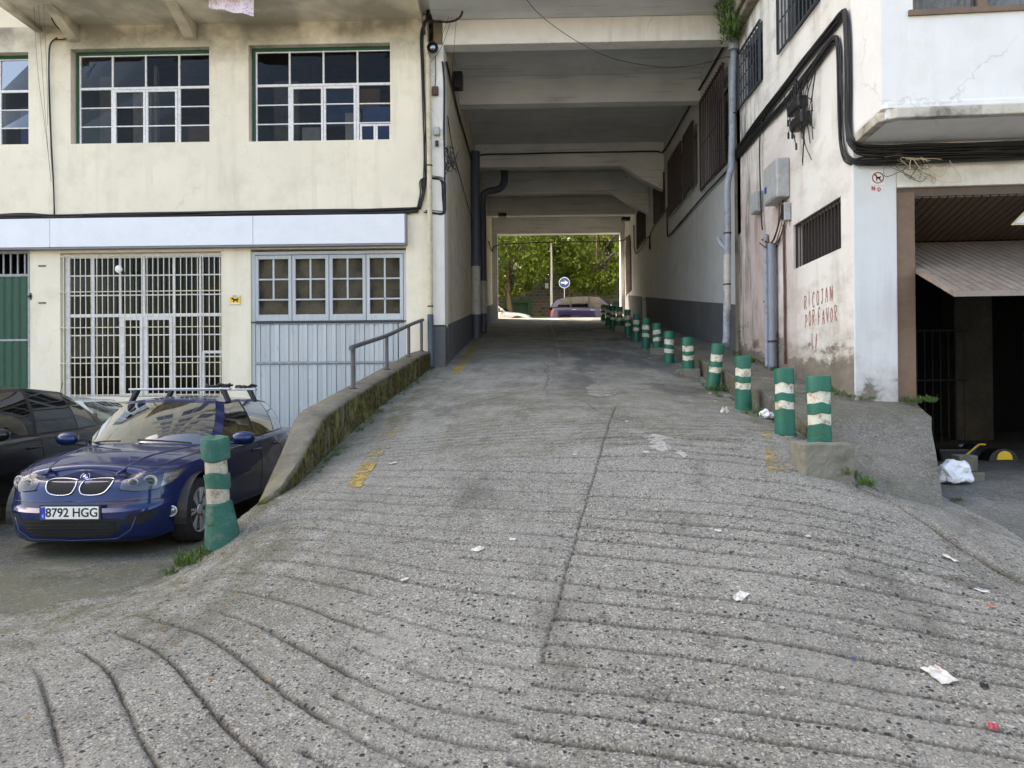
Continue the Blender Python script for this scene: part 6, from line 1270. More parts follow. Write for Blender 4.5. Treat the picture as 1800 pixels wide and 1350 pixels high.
pipe('drainpipe', [wx(1356, 428, .09), wx(1357, 540, .09), wx(1358, 652, .09)], .062, M['pipegrey'], 'thick slate grey plastic pipe on the stained side wall', clips=[wx(1358, 600, .09)])
pipe('drainpipe', [wx(1346, 412, .05), wx(1349, 650, .05)], .038, M['pipelight'], 'thin pale pipe touching the thick grey one', clips=[wx(1347, 530, .05)])
pipe('gas_pipe', [wx(1377, 395, .03), wx(1379, 500, .03), wx(1380, 640, .03)], .018, M['rust'], 'thin rusty pipe between the grey pipes and the red writing', cat='pipe')
# dark downpipes inside the passage, left wall
yA_, yB_ = 19.9, 22.6
def lx(y, z, off=.12): return (XL + off, y, z)
A1 = pipe('drainpipe', [lx(yA_, 6.4), lx(yA_, 4.0), lx(yA_, 3.3)], .13, M['pipedark'], 'thick dark downpipe with a pale lower length inside the passage')
mb = MB(); mb.tube([lx(yA_, 3.3), lx(yA_, 2.0)], .125, 14); mb.obj('pale_length', M['pipewhite'], A1, smooth=40); mb = MB(); mb.tube([lx(yA_, 2.0), lx(yA_, float(hgt(-1.5, yA_)))], .13, 14); mb.obj('lower_pipe', M['pipedark'], A1, smooth=40)
A2 = pipe('drainpipe', [(-.80, yB_, 6.75), (-.80, yB_, 6.35), (-.95, yB_, 6.12), (-1.3, yB_, 6.05), lx(yB_, 5.85, .14), lx(yB_, 5.0, .14), lx(yB_, 3.3, .14)], .11, M['pipedark'], 'dark downpipe with an elbow coming from the passage ceiling')
mb = MB(); mb.lathe([(.15, -.05), (.15, .05)], 16, Matrix.Translation((-.80, yB_, 6.72))); mb.obj('flange', M['pipedark'], A2, smooth=40); mb = MB(); mb.tube([lx(yB_, 3.3, .14), lx(yB_, 2.3, .14)], .11, 14); mb.obj('pale_length', M['pipewhite'], A2, smooth=40); mb = MB(); mb.tube([lx(yB_, 2.3, .14), lx(yB_, float(hgt(-1.5, yB_)), .14)], .115, 14); mb.obj('lower_pipe', M['pipedark'], A2, smooth=40)
# flood lamp on the column
lm = empty('flood_lamp', label='small black flood lamp at the top of the white column', cat='lamp'); lp_ = Vector(pa(761, 84, 13.55))
mb = MB(); Rm = Matrix.Translation(lp_) @ Vector((-.1, -1, -.25)).to_track_quat('Z', 'Y').to_matrix().to_4x4(); mb.lathe([(.05, -.12), (.08, -.1), (.11, .02), (.105, .05), (.09, .045), (.075, 0)], 18, Rm); mb.obj('housing', M['plastic'], lm, smooth=40); mb = MB(); mb.lathe([(.075, .0), (.05, .03), (.01, .045)], 16, Rm); mb.obj('bulb', M['lampin'], lm, smooth=True); mb = MB(); mb.box(lp_.x - .12, lp_.x + .02, 13.58, 13.74, lp_.z + .06, lp_.z + .11); mb.obj('bracket', M['signwhite'], lm)
fl2 = empty('flood_lamp', label='round white lamp hanging in front of the barred window', cat='lamp'); c2 = Vector(pa(208, 473, 13.62)); Rm = Matrix.Translation(c2) @ Vector((-.1, -1, -.1)).to_track_quat('Z', 'Y').to_matrix().to_4x4(); mb = MB(); mb.lathe([(.03, -.09), (.068, -.02), (.07, .0), (.06, .008), (.01, .01)], 20, Rm); mb.obj('lamp_face', M['signwhite'], fl2, smooth=40); mb = MB(); mb.tube([c2 + Vector((.01, .02, -.02)), c2 + Vector((.03, .14, -.06))], .022, 8); mb.obj('bracket', M['plastic'], fl2)
def box_thing(name, label, cat, c, s_, mat, mat2=None, extra=None):
    r = empty(name, label=label, cat=cat); mb = MB(); mb.box(c[0] - s_[0]/2, c[0] + s_[0]/2, c[1] - s_[1]/2, c[1] + s_[1]/2, c[2] - s_[2]/2, c[2] + s_[2]/2); mb.obj('box', mat, r, bevel=min(s_)*.12)
    mb = MB(); 
    if extra == 'x': mb.box(c[0] - s_[0]/2 - .008, c[0] - s_[0]/2 - .001, c[1] - s_[1]*.42, c[1] + s_[1]*.42, c[2] - s_[2]*.45, c[2] + s_[2]*.45)
    else: mb.box(c[0] - s_[0]*.42, c[0] + s_[0]*.42, c[1] - s_[1]/2 - .008, c[1] - s_[1]/2 - .001, c[2] - s_[2]*.45, c[2] + s_[2]*.45)
    mb.obj('cover', mat2 or mat, r, bevel=.004); return r
box_thing('junction_box', 'small pale junction box on the white column', 'junction box', pa(768, 231, 13.70), (.11, .09, .15), M['boxgrey'])
box_thing('junction_box', 'tiny black box hanging under the pale junction box', 'junction box', pa(768, 252, 13.70), (.06, .05, .10), M['plastic'])
box_thing('fuse_holder', 'rusty old fuse holder on the upper column', 'fuse holder', pa(765, 160, 13.71), (.12, .06, .16), M['rust'])
box_thing('box_lamp', 'dark box lamp high on the left passage wall under the first ceiling bay', 'lamp', (XL + .12, 15.3, float(UY(803, 143, 15.3)[2])), (.2, .25, .34), M['plastic'], extra=None)  # the dark box lamp under the first ceiling bay
mt = box_thing('meter_box', 'grey electric meter box on the side wall under the cables', 'meter box', (XW - .10, 11.25, float(UX(1370, 326, XW)[2])), (.2, .62, .58), M['boxgrey'], M['boxgrey'], 'x')
mb = MB(); q_ = (XW - .209, 11.42, float(UX(1362, 340, XW)[2])); mb.box(q_[0] - .002, q_[0], q_[1] - .05, q_[1] + .05, q_[2] - .06, q_[2] + .04); mb.obj('blue_sticker', M['signblue'], mt)
m2 = box_thing('meter_box', 'smaller grey box left of the black riser cable', 'meter box', (XW - .06, 12.35, float(UX(1335, 358, XW)[2])), (.12, .3, .34), M['boxgrey'], M['boxgrey'], 'x')
box_thing('switch_box', 'narrow pale box with a dark window below the meter box', 'switch box', (XW - .06, 10.95, float(UX(1381, 378, XW)[2])), (.1, .12, .26), M['boxgrey'], M['plastic'], 'x')
for (px, py, lab, yy) in ((1401, 187, 'upper black cable junction box amid loose cable ends', 0), (1406, 214, 'lower black cable junction box amid loose cable ends', 0)):
    c = UX(px, py, XW - .08); r = empty('cable_junction', label=lab, cat='junction box'); mb = MB(); mb.box(c[0] - .07, c[0] + .07, c[1] - .22, c[1] + .22, c[2] - .085, c[2] + .085); mb.obj('box', M['plastic'], r, bevel=.03)
    for k in range(4): mb = MB(); mb.lathe([(.02, 0), (.022, .05), (.014, .07)], 8, Matrix.Translation((c[0], c[1] - .15 + k*.08, c[2] + .08))); mb.obj('gland', M['signwhite'] if k == 1 else M['plastic'], r)
cam_ = [(883, 378, 26.9, 'black lamp at the far end of the ceiling, left side'), (1100, 385, 27.0, 'black lamp at the far end of the ceiling, right side')]
for px, py, Y, lab in cam_: c = pa(px, py, Y); box_thing('passage_lamp', lab, 'lamp', c, (.3, .25, .12), M['plastic'])

# ================================================================ SIGNS AND WRITING
sgn = empty('warning_sign', label='small yellow guard dog notice on the cream pillar', cat='sign'); c = UY(413, 527, 13.78); w_, h_ = .20, .18
mb = MB(); mb.box(c[0] - w_/2, c[0] + w_/2, 13.785, 13.797, c[2] - h_/2, c[2] + h_/2); mb.obj('plate', M['signyellow'], sgn, bevel=.002)
for (a, b_, c_, d_) in ((-.48, .48, .30, .48), (-.48, .48, -.48, -.32)): mb = MB(); mb.box(c[0] + a*w_, c[0] + b_*w_, 13.780, 13.7845, c[2] + c_*h_, c[2] + d_*h_); mb.obj('pale_strip', M['signwhite'], sgn)
dog = [(-.38, .05), (-.30, .20), (-.18, .24), (-.14, .10), (.12, .08), (.28, .16), (.34, .10), (.26, .0), (.22, -.10), (.28, -.24), (.20, -.25), (.14, -.10), (-.06, -.08), (-.10, -.25), (-.18, -.25), (-.16, -.02), (-.22, .04)]
mb = MB(); mb.prism([(c[0] + a*w_, c[2] + b_*h_) for a, b_ in dog], lambda u, v: (u, 13.7845, v), lambda u, v: (u, 13.779, v)); mb.obj('dog_figure', M['ink'], sgn)
on_plane('sign_text', 'PERRO', .028, (c[0], 13.778, c[2] + .39*h_), (1, 0, 0), (0, 0, 1), M['ink'], sgn)
# no dogs sign on the pilaster
nd = empty('no_dogs_sign', label='white no dogs sign with a dark ring on the pilaster', cat='sign'); cp = UY(1536, 312, 8.8); u_ = .285; zc_ = cp[2]
fr_ = lambda u, v, o=.016: Vector(FR(u_ + u, zc_ + v, o))
mb = MB(); mb.hexa([fr_(-.082, -.085, .013), fr_(.082, -.085, .013), fr_(.082, .085, .013), fr_(-.082, .085, .013), fr_(-.082, -.085, .017), fr_(.082, -.085, .017), fr_(.082, .085, .017), fr_(-.082, .085, .017)]); mb.obj('plate', M['signwhite'], nd)
mb = MB(); mb.tube([fr_(.062*math.cos(a), .062*math.sin(a), .019) for a in [2*math.pi*k/28 for k in range(29)]], .006, 4); mb.tube([fr_(-.045, .045, .020), fr_(.045, -.045, .020)], .005, 4); mb.obj('ring', M['signmaroon'], nd)
mb = MB(); dg2 = [(-.036, .030), (-.028, .044), (-.016, .040), (-.012, .016), (.020, .010), (.032, .024), (.034, .008), (.028, -.008), (.030, -.038), (.022, -.038), (.018, -.012), (-.008, -.010), (-.010, -.038), (-.018, -.038), (-.020, .004), (-.024, .024)]
mb.prism(dg2, lambda u, v: fr_(u, v, .0172), lambda u, v: fr_(u, v, .0195)); mb.obj('dog_figure', M['ink'], nd)
STROKES = {'R': [[(0, 0), (0, 1)], [(0, 1), (.5, .95), (.55, .7), (.1, .5)], [(.1, .5), (.6, 0)]], 'I': [[(.2, 0), (.22, 1)]], 'C': [[(.6, .85), (.3, 1), (.05, .6), (.1, .15), (.35, 0), (.6, .12)]], 'O': [[(.3, 1), (.05, .7), (.08, .2), (.3, 0), (.55, .25), (.58, .75), (.3, 1)]], 'J': [[(.0, 1), (.65, 1)], [(.4, 1), (.38, .2), (.2, 0), (.02, .15)]], 'A': [[(0, 0), (.3, 1), (.6, 0)], [(.12, .4), (.5, .4)]], 'N': [[(0, 0), (.02, 1), (.55, 0), (.58, 1)]], 'P': [[(0, 0), (0, 1)], [(0, 1), (.5, .95), (.52, .6), (.05, .48)]], 'F': [[(0, 0), (0, 1), (.55, 1)], [(0, .52), (.42, .52)]], 'V': [[(0, 1), (.3, 0), (.6, 1)]], '/': [[(0, 0), (.3, 1)]], '|': [[(.1, 1), (.0, .3), (.12, 0)]], '.': [[(.2, 0), (.25, .08)]]}
def brush(txt, org, adv, cw, ch, th, mp, rng):
    mb = MB(); x = org[0]
    for chh in txt:
        if chh == ' ': x += adv*.55; continue
        dy = rng.uniform(-.012, .012); sc_ = rng.uniform(.9, 1.12)
        for st_ in STROKES[chh]:
            P2 = catmull([Vector((x + a*cw, org[1] + dy + b_*ch*sc_, 0)) for a, b_ in st_], 4) if len(st_) > 2 else [Vector((x + st_[0][0]*cw + (st_[1][0]-st_[0][0])*cw*t, org[1] + dy + (st_[0][1] + (st_[1][1]-st_[0][1])*t)*ch*sc_, 0)) for t in (0, .33, .66, 1)]
            L_, R2 = [], []
            for i, p in enumerate(P2):
                d = (P2[min(i+1, len(P2)-1)] - P2[max(i-1, 0)]).normalized(); nn = Vector((-d.y, d.x, 0)); w2 = th*rng.uniform(.35, .65)
                L_.append(p + nn*w2); R2.append(p - nn*w2)
            vs_ = [mp(q.x, q.y) for q in L_ + R2]; n = len(P2); mb.add(vs_, [(i, i+1, n+i+1, n+i) for i in range(n-1)])
        x += adv
    return mb
rg = random.Random(4)
# on the side wall u runs towards the camera (decreasing Y)
def mpw(u, v): return (XW - .004, 10.43 - u, v)
zr1 = float(UX(1438, 546, XW)[2]); 
gfi = empty('painted_message', label='faded red hand painted words RICOJAN POR FAVOR on the side wall', cat='graffiti')
a = brush('RICOJAN', (.02, zr1 + .07), .148, .115, .20, .020, mpw, rg); a.obj('lettering', M['redpaint'], gfi)
a = brush('POR FAVOR', (.05, zr1 - .19), .132, .105, .19, .019, mpw, rg); a.obj('lettering', M['redpaint'], gfi)
a = brush('|/', (.28, zr1 - .50), .13, .13, .19, .026, mpw, rg); a.obj('lettering', M['redpaint'], gfi)
a = brush('NO.', (u_ - .065, zc_ - .155), .062, .05, .045, .010, lambda u, v: FR(u, v, .0165), rg); a.obj('painted_word', M['red'], label='small red hand written word NO under the no dogs sign', cat='graffiti')
# triangular notice hanging on the garage door
tn = empty('triangular_notice', label='pale triangular notice with a red dot behind the garage opening edge', cat='sign'); c = UY(1806, 386, 8.9)
T3 = [(-.22, -.07), (.25, -.07), (.02, .17)]; mb = MB(); mb.prism(T3, lambda u, v: (c[0] + u, 8.86, c[2] + v), lambda u, v: (c[0] + u, 8.868, c[2] + v)); mb.obj('plate', M['pipecream'], tn); T4 = [(-.17, -.05), (.2, -.05), (.02, .13)]; mb = MB(); mb.prism(T4, lambda u, v: (c[0] + u, 8.853, c[2] + v), lambda u, v: (c[0] + u, 8.859, c[2] + v)); mb.obj('panel', M['signwhite'], tn)
mb = MB(); mb.prism([(.035*math.cos(k*.5), .035*math.sin(k*.5)) for k in range(12)], lambda u, v: (c[0] + u - .0, 8.846, c[2] + v + .0), lambda u, v: (c[0] + u, 8.852, c[2] + v)); mb.obj('red_dot', M['red'], tn)

# ================================================================ CABLES
def bundle(name, path, n, spread, r, label, k=6, mat=None, seed=0, fl=None):
    """n cables following one path; fl: axes in which they may wander"""
    rng = random.Random(seed); root = empty(name, label=label, cat='cables'); fl = fl or (1, 1, 1)
    for i in range(n):
        off_ = Vector([rng.uniform(-1, 1)*spread*f for f in fl]); pts = [Vector(p) + off_*rng.uniform(.6, 1.1) + Vector([rng.uniform(-.35, .35)*spread*f for f in fl]) for p in path]
        mb = MB(); mb.tube(pts, r*rng.uniform(.55, 1.2), 5, k); mb.obj('cable', mat or M['cable'], root, smooth=True)
    return root
fc = lambda px, py, d=.06: (float(UY(px, py, FY - d)[0]), FY - d, float(UY(px, py, FY - d)[2]))
bundle('cable_bundle', [fc(x, y, .05) for x, y in ((-260, 384), (-60, 383), (40, 380), (98, 382), (200, 379), (330, 377), (470, 375), (600, 373), (700, 372), (735, 368))], 13, .055, .014, 'thick black cables running along the top of the white fascia', seed=1, fl=(0, .4, 1))
cb_ = [fc(x, y, .05) for x, y in ((735, 366), (742, 340), (741, 318), (748, 312), (760, 312), (778, 318), (781, 345), (780, 372), (770, 374), (748, 371))]
bundle('cable_bundle', cb_, 6, .035, .012, 'loop of black cables around the foot of the column pipe', seed=2, fl=(1, .3, 1))
bundle('cable_bundle', [fc(x, y, .05) for x, y in ((737, 368), (745, 330), (746, 270), (744, 200), (742, 120), (741, 60), (748, 38), (752, 20), (752, -30))], 7, .035, .012, 'black cables climbing the column beside the cream pipe', seed=3, fl=(1, .3, .4))
bundle('cable_bundle', [fc(746, 60, .05), fc(744, 40, .08), fc(756, 37, .15), fc(790, 38, .25), fc(808, 30, .3), fc(813, 12, .3), fc(810, -20, .3)], 2, .008, .022, 'thick black cable looping under the ceiling edge above the lamp', seed=4)
bundle('cable_bundle', [fc(x, y, .05) for x, y in ((100, 66), (88, 78), (86, 110), (87, 180), (90, 260), (94, 330), (95, 378))], 4, .014, .011, 'black cables dropping down the cream wall left of the first window', seed=5, fl=(1, .3, .3))
bundle('cable_bundle', [fc(86, 0, .6), fc(90, 30, .35), fc(98, 45, .2), fc(118, 66, .06), fc(96, 70, .06)], 2, .012, .010, 'short black cables bending around the left bracket', seed=6)
for i, pts in enumerate(([(58, -20, .9), (66, 120, .3), (80, 230, .1), (88, 300, .06)], [(66, -20, .9), (76, 150, .3), (84, 260, .1), (90, 320, .06)], [(75, -20, .9), (82, 120, .3), (84, 220, .08)])):
    mb = MB(); mb.tube([fc(*p) for p in pts], .0035, 4, 6); mb.obj('thin_wire', M['cablegrey'], label=['outermost of the three thin wires hanging at the balcony end', 'middle one of the three thin wires hanging at the balcony end', 'thin wire nearest the black cables, hanging from the balcony end'][i], cat='wire', group='thin hanging wires at the left')
mb = MB(); pts = [fc(735, 20, .9), fc(925, -5, .9), fc(985, 45, .6)] ; mb.tube([Vector(UY(*p)) for p in ((900, -40, 12.5), (930, 5, 12.6), (960, 35, 12.7), (1010, 70, 12.9), (1070, 100, 13.0), (1130, 114, 13.2), (1180, 118, 13.3), (1230, 113, 13.4), (1275, 100, 13.5), (1284, 102, 13.6))], .006, 5, 6); mb.obj('sagging_wire', M['cable'], label='single thin wire sagging across the mouth of the passage', cat='wire')
for i, pts in enumerate(([(800, 10), (785, 60), (772, 90), (752, 115)], [(806, -10), (800, 60), (795, 130)], [(798, 5), (780, 55), (775, 80)])):
    mb = MB(); mb.tube([fc(x, y, .12) for x, y in pts], .0045, 4, 5); mb.obj('thin_wire', M['cable'], label=['long slack thin wire running down to the left of the flood lamp', 'thin wire ending lowest to the right of the flood lamp', 'short thin wire meeting the wall right above the flood lamp'][i], cat='wire', group='thin wires near the flood lamp')
bundle('cable_bundle', [fc(765, 98, .10), fc(766, 130, .08), fc(765, 152, .06)], 1, .002, .012, 'single cable dropping from the flood lamp to the fuse holder', seed=7)
bundle('cable_bundle', [fc(x, y, .06) for x, y in ((778, 108), (781, 150), (781, 230), (782, 300), (781, 345), (783, 370), (771, 376))], 4, .012, .010, 'black cables down the inner edge of the column', seed=8, fl=(1, .3, .3))
rng = random.Random(11); root = empty('cable_coil', label='tangled coil of thin wires hanging at the column corner', cat='cables')
for i in range(7):
    mb = MB(); c0 = Vector(fc(791, 278, .02)); mb.tube([c0 + Vector((rng.uniform(-.10, .14), rng.uniform(-.05, .05), rng.uniform(-.28, .22))) for _ in range(7)], .006, 4, 5); mb.obj('wire', M['cable'], root)
# left passage wall bundle and run across the third beam
lp2 = lambda y, z, o=.04: (XL + o, y, z)
bundle('cable_bundle', [fc(786, 112, -.02), lp2(14.0, 6.2), lp2(14.8, 6.15), lp2(16.5, 6.1), lp2(18, 6.15), lp2(20.5, 6.2), lp2(21.3, 6.3)], 4, .035, .02, 'black cables along the top of the left passage wall', seed=9, fl=(.2, 0, 1))
bundle('cable_bundle', [lp2(14.05, 5.2), lp2(15, 4.85), lp2(17, 4.7), lp2(20, 4.5)], 2, .03, .012, 'thin cables sloping along the left passage wall', seed=19, fl=(.2, 0, 1))
bundle('cable_bundle', [lp2(21.3, 5.6), lp2(21.32, 6.5), (XL + .15, 21.34, 6.76), (-.5, 21.34, 6.78), (1.0, 21.34, 6.80), (2.6, 21.34, 6.80), (3.6, 21.34, 6.80), (XR - .05, 21.2, 6.76), (XR - .05, 18.5, 6.72), (XR - .05, 16, 6.70), (XR - .05, 13.85, 6.68)], 2, .008, .025, 'black cable crossing the third ceiling beam and running along the right wall', seed=10, k=4)
bundle('cable_bundle', [(XR - .05, y, z) for y, z in ((13.9, 4.30), (14.4, 4.20), (16.5, 4.22), (18.5, 4.2), (20.4, 4.2), (20.7, 4.3), (20.75, 4.95), (20.9, 5.0), (23.5, 4.95), (23.7, 4.5), (23.9, 4.5), (24.1, 4.9), (27, 4.9), (27.4, 6.0))], 4, .03, .016, 'black cables following the sills of the barred passage windows', seed=12, fl=(.2, .3, 1))
bundle('cable_bundle', [(XL + .05, 27.5, 5.5), (XL + .05, 30.2, 5.6), (XL + .3, 30.55, 5.95), (1, 30.55, 6.05), (XR - .3, 30.55, 6.05), (XR - .05, 29.5, 6.0)], 1, .005, .022, 'black cable across the last ceiling beam', seed=13)
# right side wall: main bundle, the drop at the corner, the run under the bay
kx = lambda y, z, o=.05: (XW - o, y, z)
bundle('cable_bundle', [kx(14.1, 4.25, .02), kx(13.4, 4.30), kx(12.4, 4.36), kx(11.2, 4.42), kx(10.2, 4.45), kx(9.4, 4.47), kx(9.0, 4.47), kx(8.86, 4.35), kx(8.84, 3.7), kx(8.84, 3.05), kx(8.76, 2.84, .03), FR(.16, 2.765, .07), FR(.8, 2.76, .05), FR(2, 2.76, .05), FR(3.4, 2.77, .05), FR(5, 2.78, .05)], 20, .075, .015, 'outer thick bundle of black cables running to the corner and under the bay', seed=14, fl=(.35, .5, .85))
bundle('cable_bundle', [kx(14.1, 4.22, .02), kx(13.0, 4.22), kx(12.0, 4.22), kx(11.0, 4.20), kx(10.3, 4.22), kx(9.5, 4.30), kx(9.2, 4.28), kx(9.10, 4.1), kx(9.07, 3.2), kx(9.02, 2.86), kx(8.86, 2.68, .02), FR(.2, 2.645, .05), FR(1.0, 2.645, .05), FR(2.6, 2.65, .05), FR(5, 2.67, .05)], 15, .06, .013, 'inner bundle of black cables turning down at the corner and under the bay', seed=15, fl=(.35, .6, .9))
bundle('cable_bundle', [kx(12.05, 4.3), kx(12.2, 4.0), kx(12.2, 3.4), kx(12.15, 2.8), kx(12.1, 2.55)], 3, .015, .013, 'black riser cable dropping from the bundle to the grey pipes', seed=16, fl=(.3, 1, .2))
rng = random.Random(21); root = empty('loose_cables', label='loose tangled cable ends around the two black junction boxes', cat='cables')
for i in range(22):
    c0 = Vector(UX(1402 + rng.uniform(-12, 22), 175 + rng.uniform(-20, 20), XW - .08)); e = c0 + Vector((rng.uniform(-.04, .03), rng.uniform(-.35, .25), rng.uniform(-.75, -.15))); mb = MB(); mb.tube([Vector(kx(c0.y + rng.uniform(-.3, .1), 4.25)), c0 + Vector((rng.uniform(-.05, 0), rng.uniform(-.2, .2), .1)), c0.lerp(e, .5) + Vector((-.04, rng.uniform(-.15, .15), 0)), e], .0065, 4, 5); mb.obj('cable', M['cable'], root)
    if i % 4 == 0: mb = MB(); mb.lathe([(.016, -.05), (.016, .04)], 8, Matrix.Translation(e)); mb.obj('connector', M['plastic'], root)
rng = random.Random(31); root = empty('wire_tangle', label='tangle of pale thin wires hanging from the cables over the no dogs sign', cat='cables')
for i in range(8):
    c0 = Vector(FR(.50 + rng.uniform(0, .35), 2.58, .08)); mb = MB(); mb.tube([c0 + Vector((rng.uniform(-.25, .35), rng.uniform(-.05, .02), rng.uniform(-.22, .10))) for _ in range(6)], .0045, 4, 5); mb.obj('wire', M['pipecream'] if i % 2 else M['cablegrey'], root)
bundle('cable_bundle', [kx(11.1, 2.75, .04), kx(11.15, 2.4, .08), kx(11.6, 2.2, .06), kx(12.0, 2.35, .08)], 6, .05, .010, 'short rusty conduits under the grey meter box', seed=17, mat=M['rust'])

# ================================================================ CLOTH, PLANTS, LITTER, TOOLS
mb = MB(); nx_, nz_ = 24, 14; V = []; 
c0, c1 = UY(368, -40, 12.9), UY(446, -40, 12.9)
for j in range(nz_+1):
    for i in range(nx_+1):
        u = i/nx_; v = j/nz_; zb_ = float(UY(400, 12 + 16*u, 12.9)[2]); x = c0[0] + (c1[0]-c0[0])*u - .02*v; V.append((x, 12.9 + .03*math.sin(u*14) + .01*v, c0[2] + (zb_ - c0[2])*v))
mb.add(V, [(j*(nx_+1)+i, j*(nx_+1)+i+1, (j+1)*(nx_+1)+i+1, (j+1)*(nx_+1)+i) for j in range(nz_) for i in range(nx_)]); mb.obj('hanging_cloth', M['cloth'], smooth=True, label='pink patterned cloth hanging down from the floor above', cat='laundry')
def tuft(mb, c, h, n, rng, s_=1.0):
    for _ in range(n):
        a = rng.uniform(0, 6.283); l = h*rng.uniform(.5, 1.1); lean = rng.uniform(.2, 1.0); d = Vector((math.cos(a), math.sin(a), 0)); base = Vector(c) + d*rng.uniform(0, h*.5); tip = base + d*l*lean*.7 + Vector((0, 0, l*(1 - lean*.45))); sd_ = Vector((-d.y, d.x, 0)); w2 = rng.uniform(.08, .2)*h*.5*s_
        mid = base.lerp(tip, .6) + Vector((0, 0, l*.12)); b0 = len(mb.v); mb.v += [tuple(base), tuple(mid + sd_*w2), tuple(tip), tuple(mid - sd_*w2)]; mb.f.append((b0, b0+1, b0+2, b0+3)); mb.mi.append(0)
def weeds(label, spots, seed):
    rng = random.Random(seed); mb = MB()
    for (px, py, rad, h, n) in spots:
        c = G(px, py) if not isinstance(px, tuple) else Vector(px)
        for _ in range(n):
            q = c + Vector((rng.uniform(-rad, rad), rng.uniform(-rad, rad), 0)); q.z = (float(hgt(q.x, q.y)) if not isinstance(px, tuple) else c.z) - .01; q.z += rng.uniform(0, .3)*h; tuft(mb, q, h*rng.uniform(.35, .9), 14, rng, .8)
    return mb.obj('weeds', M['weed'], label=label, cat='weeds', kind='stuff')
def along(y0, y1, x, k): return [((x(y), y, float(hgt(x(y), y))), 0) for y in np.linspace(y0, y1, k)]
xin = lambda y: float(np.interp(y, [r[0] for r in LWP], [r[1] for r in LWP])) + .07
rr = random.Random(9)
sp = [((xin(y), y, float(hgt(xin(y), y)) + .0), 0, .05 + .05*rr.random(), .045 + .06*rr.random(), rr.randint(1, 7)) for y in np.linspace(7.4, 13.4, 46) if rr.random() < .8]
weeds('green weeds growing along the foot of the low mossy wall', sp, 1)
sp = [((2.74 + rr.uniform(-.08, .05), y, float(hgt(2.74, y))), 0, .07, .05 + .05*rr.random(), rr.randint(1, 6)) for y in np.linspace(6.9, 13.2, 34)]; sp += [((2.66, 8.9, float(hgt(2.66, 8.9))), 0, .12, .10, 14), ((2.75, 11.1, float(hgt(2.7, 11.1)) + .03), 0, .15, .12, 22), ((2.68, 7.3, float(hgt(2.68, 7.3))), 0, .10, .07, 14)]
weeds('weeds and moss growing between the bollards and the broken kerb', sp, 2)
swz = lambda y: float(np.interp(y, [r[0] for r in SW], [r[4] for r in SW]))
sp = [((XW - .06 - rr.uniform(0, .06), y, swz(y) - .01), 0, .06, .06 + .08*rr.random(), rr.randint(2, 9)) for y in np.linspace(9.1, 13.6, 26) if rr.random() < .75]; sp += [((XW + .65, 8.6, -.2), 0, .14, .12, 22), ((XW + .1, 8.72, -.16), 0, .1, .07, 10), ((XW - .1, 8.9, -.13), 0, .12, .09, 12)]
weeds('green weeds at the foot of the stained side wall and pilaster', sp, 3)
p = Vector(UY(298, 996, 5.85)); weeds('small fern clump growing where the ramp edge meets the car park', [((-2.78, 5.93, -1.42), 0, .09, .15, 26), ((-2.70, 6.02, -1.38), 0, .08, .15, 20), ((-2.88, 5.84, -1.47), 0, .06, .10, 10)], 4)
weeds('tuft of grass beside the large stained concrete block', [((2.72, 6.12, -.82), 0, .05, .11, 14), ((2.69, 6.35, -.76), 0, .06, .12, 14)], 5)
weeds('tiny weed at the edge of the low garage floor', [((4.02, 7.15, -1.1), 0, .05, .08, 8)], 6)
weeds('small weed with leaves stuck on the foot of the battered bollard', [((-2.60, 5.93, -1.1), 0, .03, .06, 3)], 16)
mb = MB(); rg = random.Random(17)
for _ in range(420):
    t = rg.random(); c = Vector((3.72 - rg.uniform(0, .35)*(1 - t*.3), 13.25 + rg.uniform(-.35, .25), 6.95 - t*.75)); tuft(mb, c, .14, 3, rg, 1.3)
mb.obj('wall_fern', M['weed'], label='bushy fern growing out of the mouldy cornice above the drainpipe', cat='plant', kind='stuff')
# litter
def litter(name, px, py, s_, mat, label, crumple=.5, cat='litter', group=None, z=None, pos=None):
    s_ = s_*.82; c = Vector(pos) if pos is not None else G(px, py); rng = random.Random(int(px*7 + py)); n = 5; V = []; rot = rng.uniform(0, 3.1); asp = rng.uniform(.5, .9)
    for j in range(n+1):
        for i in range(n+1):
            u = (i/n - .5)*s_; v = (j/n - .5)*s_*asp; e = 1 - .25*rng.random()*(abs(i/n - .5) + abs(j/n - .5)); u *= e; v *= e; V.append((c.x + u*math.cos(rot) - v*math.sin(rot), c.y + u*math.sin(rot) + v*math.cos(rot), 0))
    V = [(x, y, (float(hgt(x, y)) if z is None else z) + .004 + abs(rng.gauss(0, 1))*s_*.14*crumple) for (x, y, _) in V]; mb = MB(); mb.add(V, [(j*(n+1)+i, j*(n+1)+i+1, (j+1)*(n+1)+i+1, (j+1)*(n+1)+i) for j in range(n) for i in range(n)]); return mb.obj(name, mat, label=label, cat=cat, group=group)
def blob(name, c, s_, mat, label, seed=0, cat='litter', amp=.25):
    rng = random.Random(seed); bm = bmesh.new(); bmesh.ops.create_icosphere(bm, subdivisions=4, radius=1)
    from mathutils import noise as mn
    for v in bm.verts:
        p = v.co.copy(); d = mn.noise(p*1.6 + Vector((seed, 0, 0)))*amp*1.6 + abs(mn.noise(p*4 + Vector((0, seed, 0))))*amp*.9 + abs(mn.noise(p*9 + Vector((0, seed, 3))))*amp*.35; v.co = Vector((p.x*s_[0], p.y*s_[1], max(p.z, -.55)*s_[2]))*(1 - amp*.5 + d)
    me = bpy.data.meshes.new(name); bm.to_mesh(me); bm.free(); me.materials.append(mat); me.polygons.foreach_set('use_smooth', [True]*len(me.polygons)); me.set_sharp_from_angle(angle=math.radians(25)); o = bpy.data.objects.new(name, me); C.objects.link(o); o.location = c; return tag(o, label, cat)
